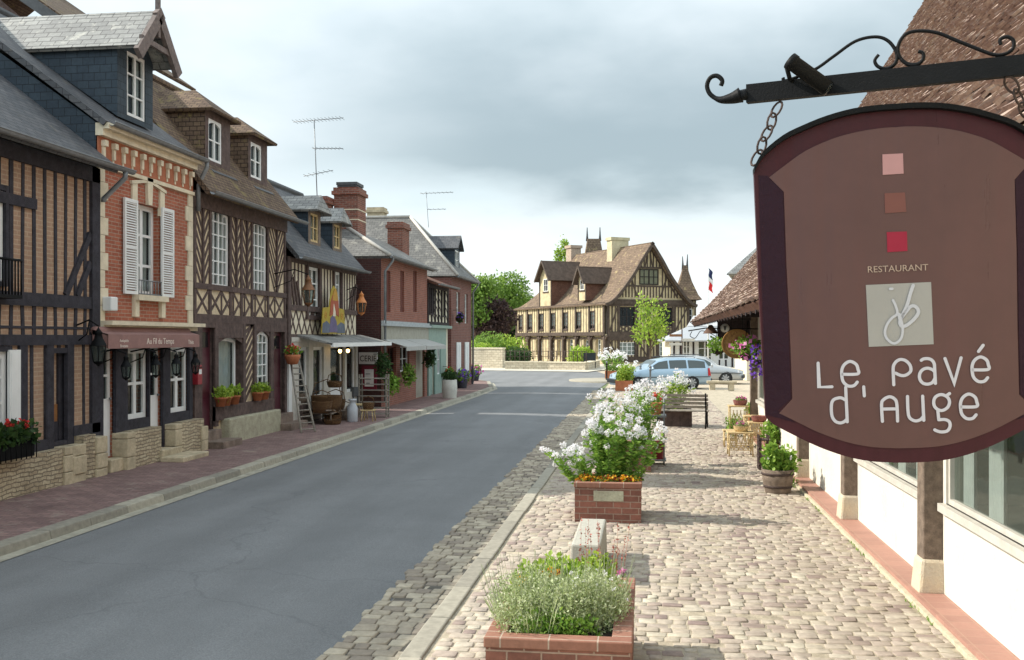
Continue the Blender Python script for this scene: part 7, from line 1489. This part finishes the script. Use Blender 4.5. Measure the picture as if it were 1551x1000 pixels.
phlox('white-flowered plant at the right side of the second brick planter', cx2+.28, y2+.35, .48, .26, .95, 20, 103, 34, lean=(.36, 0))
def lowplant(name, label, x, y, z, rx, ry, rz, n, size, mat, seed, asp=.45, up=.6, flowers=None, cat='plant', group=None, stems=0, D=None):
    th = thing(name, label, cat, (x, y, z), group); rg = np.random.default_rng(seed); L_ = MB(); k = 9
    for i in range(k):
        a = i*2.4; rr_ = math.sqrt((i+.3)/k)*.72; c = (x+rx*rr_*math.cos(a), y+ry*rr_*math.sin(a), z+rz*rg.uniform(.25, .55)); pts = blobpts(c, (rx*.42, ry*.42, rz*.55), n//k, rg, .25); pts[:, 2] = np.maximum(pts[:, 2], z); add_leaves(L_, leaves(pts, size, asp, up, rg))
    mk_obj('leaves', L_, M[mat], th)
    if stems:
        S_ = MB()
        for i in range(stems): a = rg.uniform(0, 6.28); r_ = math.sqrt(rg.uniform()); b = (x+rx*r_*.7*math.cos(a), y+ry*r_*.7*math.sin(a), z); S_.tube([b, (b[0]+rg.uniform(-.04, .04)+.12*r_*math.cos(a), b[1]+rg.uniform(-.04, .04), z+rz*rg.uniform(.8, 1.35))], [.0022, .0012], 3, cap=False)
        mk_obj('stems', S_, M['stem_silver' if 'silver' in mat else 'stem'], th)
    if flowers:
        fm, nf, fs_ = flowers; F_ = MB()
        for i in range(nf):
            a = rg.uniform(0, 6.28); r_ = math.sqrt(rg.uniform())*.95; c = (x+rx*r_*math.cos(a), y+ry*r_*math.sin(a), z+rz*rg.uniform(.75, 1.1)*(1.05-.4*r_)); add_leaves(F_, leaves(blobpts(c, (fs_*.4,)*3, 9, rg, .3), fs_, .9, .4, rg))
        mk_obj('flowers', F_, M[fm], th)
    return th
M['stem_silver'] = pm('silvery stem', (.3, .34, .2), var=.2, bump=0)
PG = 'pansies at the rim of the second planter'
for k, (dx, lab) in enumerate(((-.27, 'clump of maroon and orange pansies at the left rim of the second planter'), (0.02, 'sparse clump of pansies at the middle of the planter rim'), (.26, 'bright orange pansies at the right rim of the second planter'))):
    lowplant('pansies', lab, cx2+dx, y2+.2, .5, .16, .1, .11, 260, .035, 'lf_green', 110+k, .6, .5, ('fl_orange', 24, .035), 'flowers', PG)
x0, x1, y0, y1 = P1; xm = (x0+x1)/2
SGp = 'plants in the nearest brick planter'
def grassy(th, x, y, z, rx, ry, h, n, mat, seed, w=.0035, lean=.35):
    rg = np.random.default_rng(seed); V = []; q = MB()
    for i in range(n):
        a = rg.uniform(0, 6.28); r_ = math.sqrt(rg.uniform()); bx, by = x+rx*r_*.8*math.cos(a), y+ry*r_*.8*math.sin(a); hh = h*rg.uniform(.5, 1.15)*(1-.3*r_*r_); lx, ly = lean*hh*r_*math.cos(a)+rg.normal()*.03, lean*hh*r_*math.sin(a)+rg.normal()*.03; p = rg.uniform(0, 3.14); wx, wy = w*math.cos(p), w*math.sin(p)
        V += [(bx-wx, by-wy, z), (bx+wx, by+wy, z), (bx+lx*.9+wx*.4, by+ly*.9, z+hh*.8), (bx+lx*1.2, by+ly*1.2, z+hh)]
    add_leaves(q, np.array(V)); return mk_obj('blades', q, M[mat], th)
t1 = lowplant('silver_shrub', 'silvery grey-leaved shrub at the front left of the nearest planter', xm-.19, y0+.48, .46, .34, .42, .38, 10500, .023, 'lf_silver', 120, .45, .7, None, 'plant', SGp, 110); grassy(t1, xm-.17, y0+.42, .46, .3, .34, .36, 240, 'lf_silver', 130, w=.0018)
t2 = lowplant('silver_shrub', 'grey-green shrub with pale flecks at the right of the nearest planter', xm+.16, y0+.62, .46, .28, .44, .38, 8500, .024, 'lf_silver', 121, .45, .6, ('fl_white', 26, .016), 'plant', SGp, 90); grassy(t2, xm+.2, y0+.75, .46, .22, .4, .36, 200, 'lf_silver', 131, w=.0018)
lowplant('dark_leaved_plant', 'darker green low plant at the front edge under the silver shrub', xm-.05, y0+.25, .46, .3, .13, .2, 1500, .035, 'lf_green', 122, .5, .4, None, 'plant', SGp)
t3 = lowplant('lime_plant', 'bright lime green leafy plant at the back left of the nearest planter', xm-.08, y0+1.15, .46, .4, .3, .33, 5200, .042, 'lf_bright', 123, .65, .5, None, 'plant', SGp)
lowplant('viola', 'yellow and maroon viola among the silver shrubs', xm-.12, y0+.78, .68, .09, .06, .13, 60, .025, 'lf_silver', 124, .5, .5, ('fl_orange', 6, .022), 'flowers', 'violas in the nearest planter'); lowplant('viola', 'yellow viola at the left rim of the nearest planter', xm-.32, y0+.85, .62, .06, .08, .12, 60, .025, 'lf_bright', 125, .5, .5, ('fl_yellow', 6, .02), 'flowers', 'violas in the nearest planter')
th = thing('coral_bells', 'thin red flower spikes at the back right of the nearest planter', 'plant', (xm+.25, y0+1.3, .46), SGp); S_ = MB(); F_ = MB(); rg = np.random.default_rng(126)
for i in range(16):
    bx, by = xm+rg.uniform(-.0, .36), y0+rg.uniform(1.05, 1.5); hh = rg.uniform(.35, .62); tx, ty = bx+rg.uniform(-.05, .08), by+rg.uniform(-.05, .05); S_.tube([(bx, by, .46), (tx, ty, .46+hh)], [.002, .001], 3, cap=False)
    for k in range(16): t = rg.uniform(.55, 1); add_leaves(F_, leaves(np.array([[bx+(tx-bx)*t, by+(ty-by)*t, .46+hh*t]]), .016, .8, .1, rg))
mk_obj('stems', S_, pm('red stem', (.35, .12, .08), var=.2, bump=0), th); mk_obj('flowers', F_, pm('dull red bells', (.38, .12, .09), var=.2, bump=0), th)
lowplant('pink_daisy', 'pink flower on the right edge of the nearest planter', xm+.36, y0+1.15, .62, .05, .05, .1, 40, .02, 'lf_green', 127, .5, .5, ('fl_pink', 2, .03), 'flowers', None, 3)
# third planter and beyond
phlox('white flowers massed behind the second planter, left half', (P3[0]+P3[1])/2-.25, P3[2]+.5, .44, .5, 1.25, 26, 141, 40, fsz=.034, nfl=16, lsz=.08, fr=.06)
phlox('white flowers massed behind the second planter, right half', (P3[0]+P3[1])/2+.3, P3[2]+.4, .44, .45, 1.35, 24, 142, 40, fsz=.034, nfl=16, lsz=.08, fr=.06)
lowplant('pink_geraniums', 'dusty red flowers on the shelf of the metal stand', *G(992, 700, .05), 1.15, .18, .18, .2, 260, .05, 'lf_green', 143, .6, .5, ('fl_red', 16, .04), 'flowers')
phlox('white flowers and feathery green in the box planter behind the bench', (P4[0]+P4[1])/2, (P4[2]+P4[3])/2, .44, .45, 1.15, 34, 144, 16, fsz=.045, nfl=12, lsz=.12, lf='lf_bright', fr=.07)
lowplant('white_geraniums', 'mound of green leaves in the near terracotta planter', (P5[0]+P5[1])/2, (P5[2]+P5[3])/2, .45, .45, .4, .75, 1300, .12, 'lf_bright', 145, .5, .7)
phlox('white and mauve flowers in the far terracotta planter', (P6[0]+P6[1])/2+.1, (P6[2]+P6[3])/2, .5, .75, 1.5, 34, 146, 16, fsz=.08, nfl=8, lsz=.16, fr=.12)
x, y = AT(958, 50); phlox('white flowers right of the terracotta planters, in front of the estate car', x, y, .0, .75, 1.35, 26, 147, 18, fsz=.07, nfl=8, lsz=.15, fr=.1)
x, y = AT(975, 30); phlox('loose white flowers between the stand and the parked cars', x, y, .04, .55, 1.15, 24, 148, 18, fsz=.05, nfl=10, lsz=.11, fr=.08)
x, y = BT; lowplant('leafy_plant', 'bright green leafy plant growing in the half barrel', x, y, .36, .28, .26, .42, 800, .09, 'lf_green', 150, .6, .5, ('fl_white', 4, .03), 'plant')
x, y = G(1213, 745, .05); lowplant('tall_leafy_plant', 'loose green plant between the half barrel and the first post', x-.12, y+.6, .05, .15, .2, .6, 300, .08, 'lf_green', 151, .5, .8)
lowplant('dried_flowers', 'bunch of dried flowers in the front cane basket', TB[0]+.02, TB[1], TB[2]+.08, .13, .13, .12, 220, .04, 'lf_silver', 152, .6, .5, ('fl_pink', 10, .03), 'flowers'); lowplant('potted_heather', 'rosy heather in the basket on the back cane table', TB3[0]+.05, TB3[1], TB3[2]+.1, .14, .14, .1, 200, .04, 'lf_green', 153, .6, .5, ('fl_pink', 16, .03), 'flowers')
lowplant('fern', 'green fern standing under the tall cane table', TB3[0]-.1, TB3[1]-.1, .05, .25, .2, .5, 420, .09, 'lf_green', 154, .4, .6)
for k, (u, v, r_, hh, m_, lab) in enumerate(((1170, 690, .2, .6, 'lf_green', 'leafy pot plant by the hall wall behind the half barrel'), (1139, 640, .18, .5, 'lf_bright', 'bright pot plant at the foot of the farthest hall post'))):
    x, y = G(u, v, .05); th = thing('potted_plant', lab, 'plant', (x, y, .05), 'pot plants along the hall'); q = MB(); q.lathe((x, y, .05), [(.1, 0), (.15, .2), (.16, .24), (0, .22)], 14); mk_obj('pot', q, M['terracotta'], th)
    L_ = MB(); add_leaves(L_, leaves(blobpts((x, y, .05+hh*.75), (r_, r_, hh*.42), 420, np.random.default_rng(170+k), .2), .08, .6, .4)); mk_obj('leaves', L_, M[m_], th)
# weeds in the joints along the hall ledge
rg = np.random.default_rng(160); L_ = MB(); n = 500; yy = rg.uniform(6, 22, n); P = np.stack([2.30+rg.normal(size=n)*.012, yy, np.full(n, .05)], 1); P = P[np.sin(yy*2.3)+np.sin(yy*5.1)*.6 > .4]; add_leaves(L_, leaves(P, .04, .25, 1.5, rg)); tag(mk_obj('weeds', L_, M['lf_green']), 'tiny weeds in the joint along the pink ledge', 'weeds', kind='stuff')
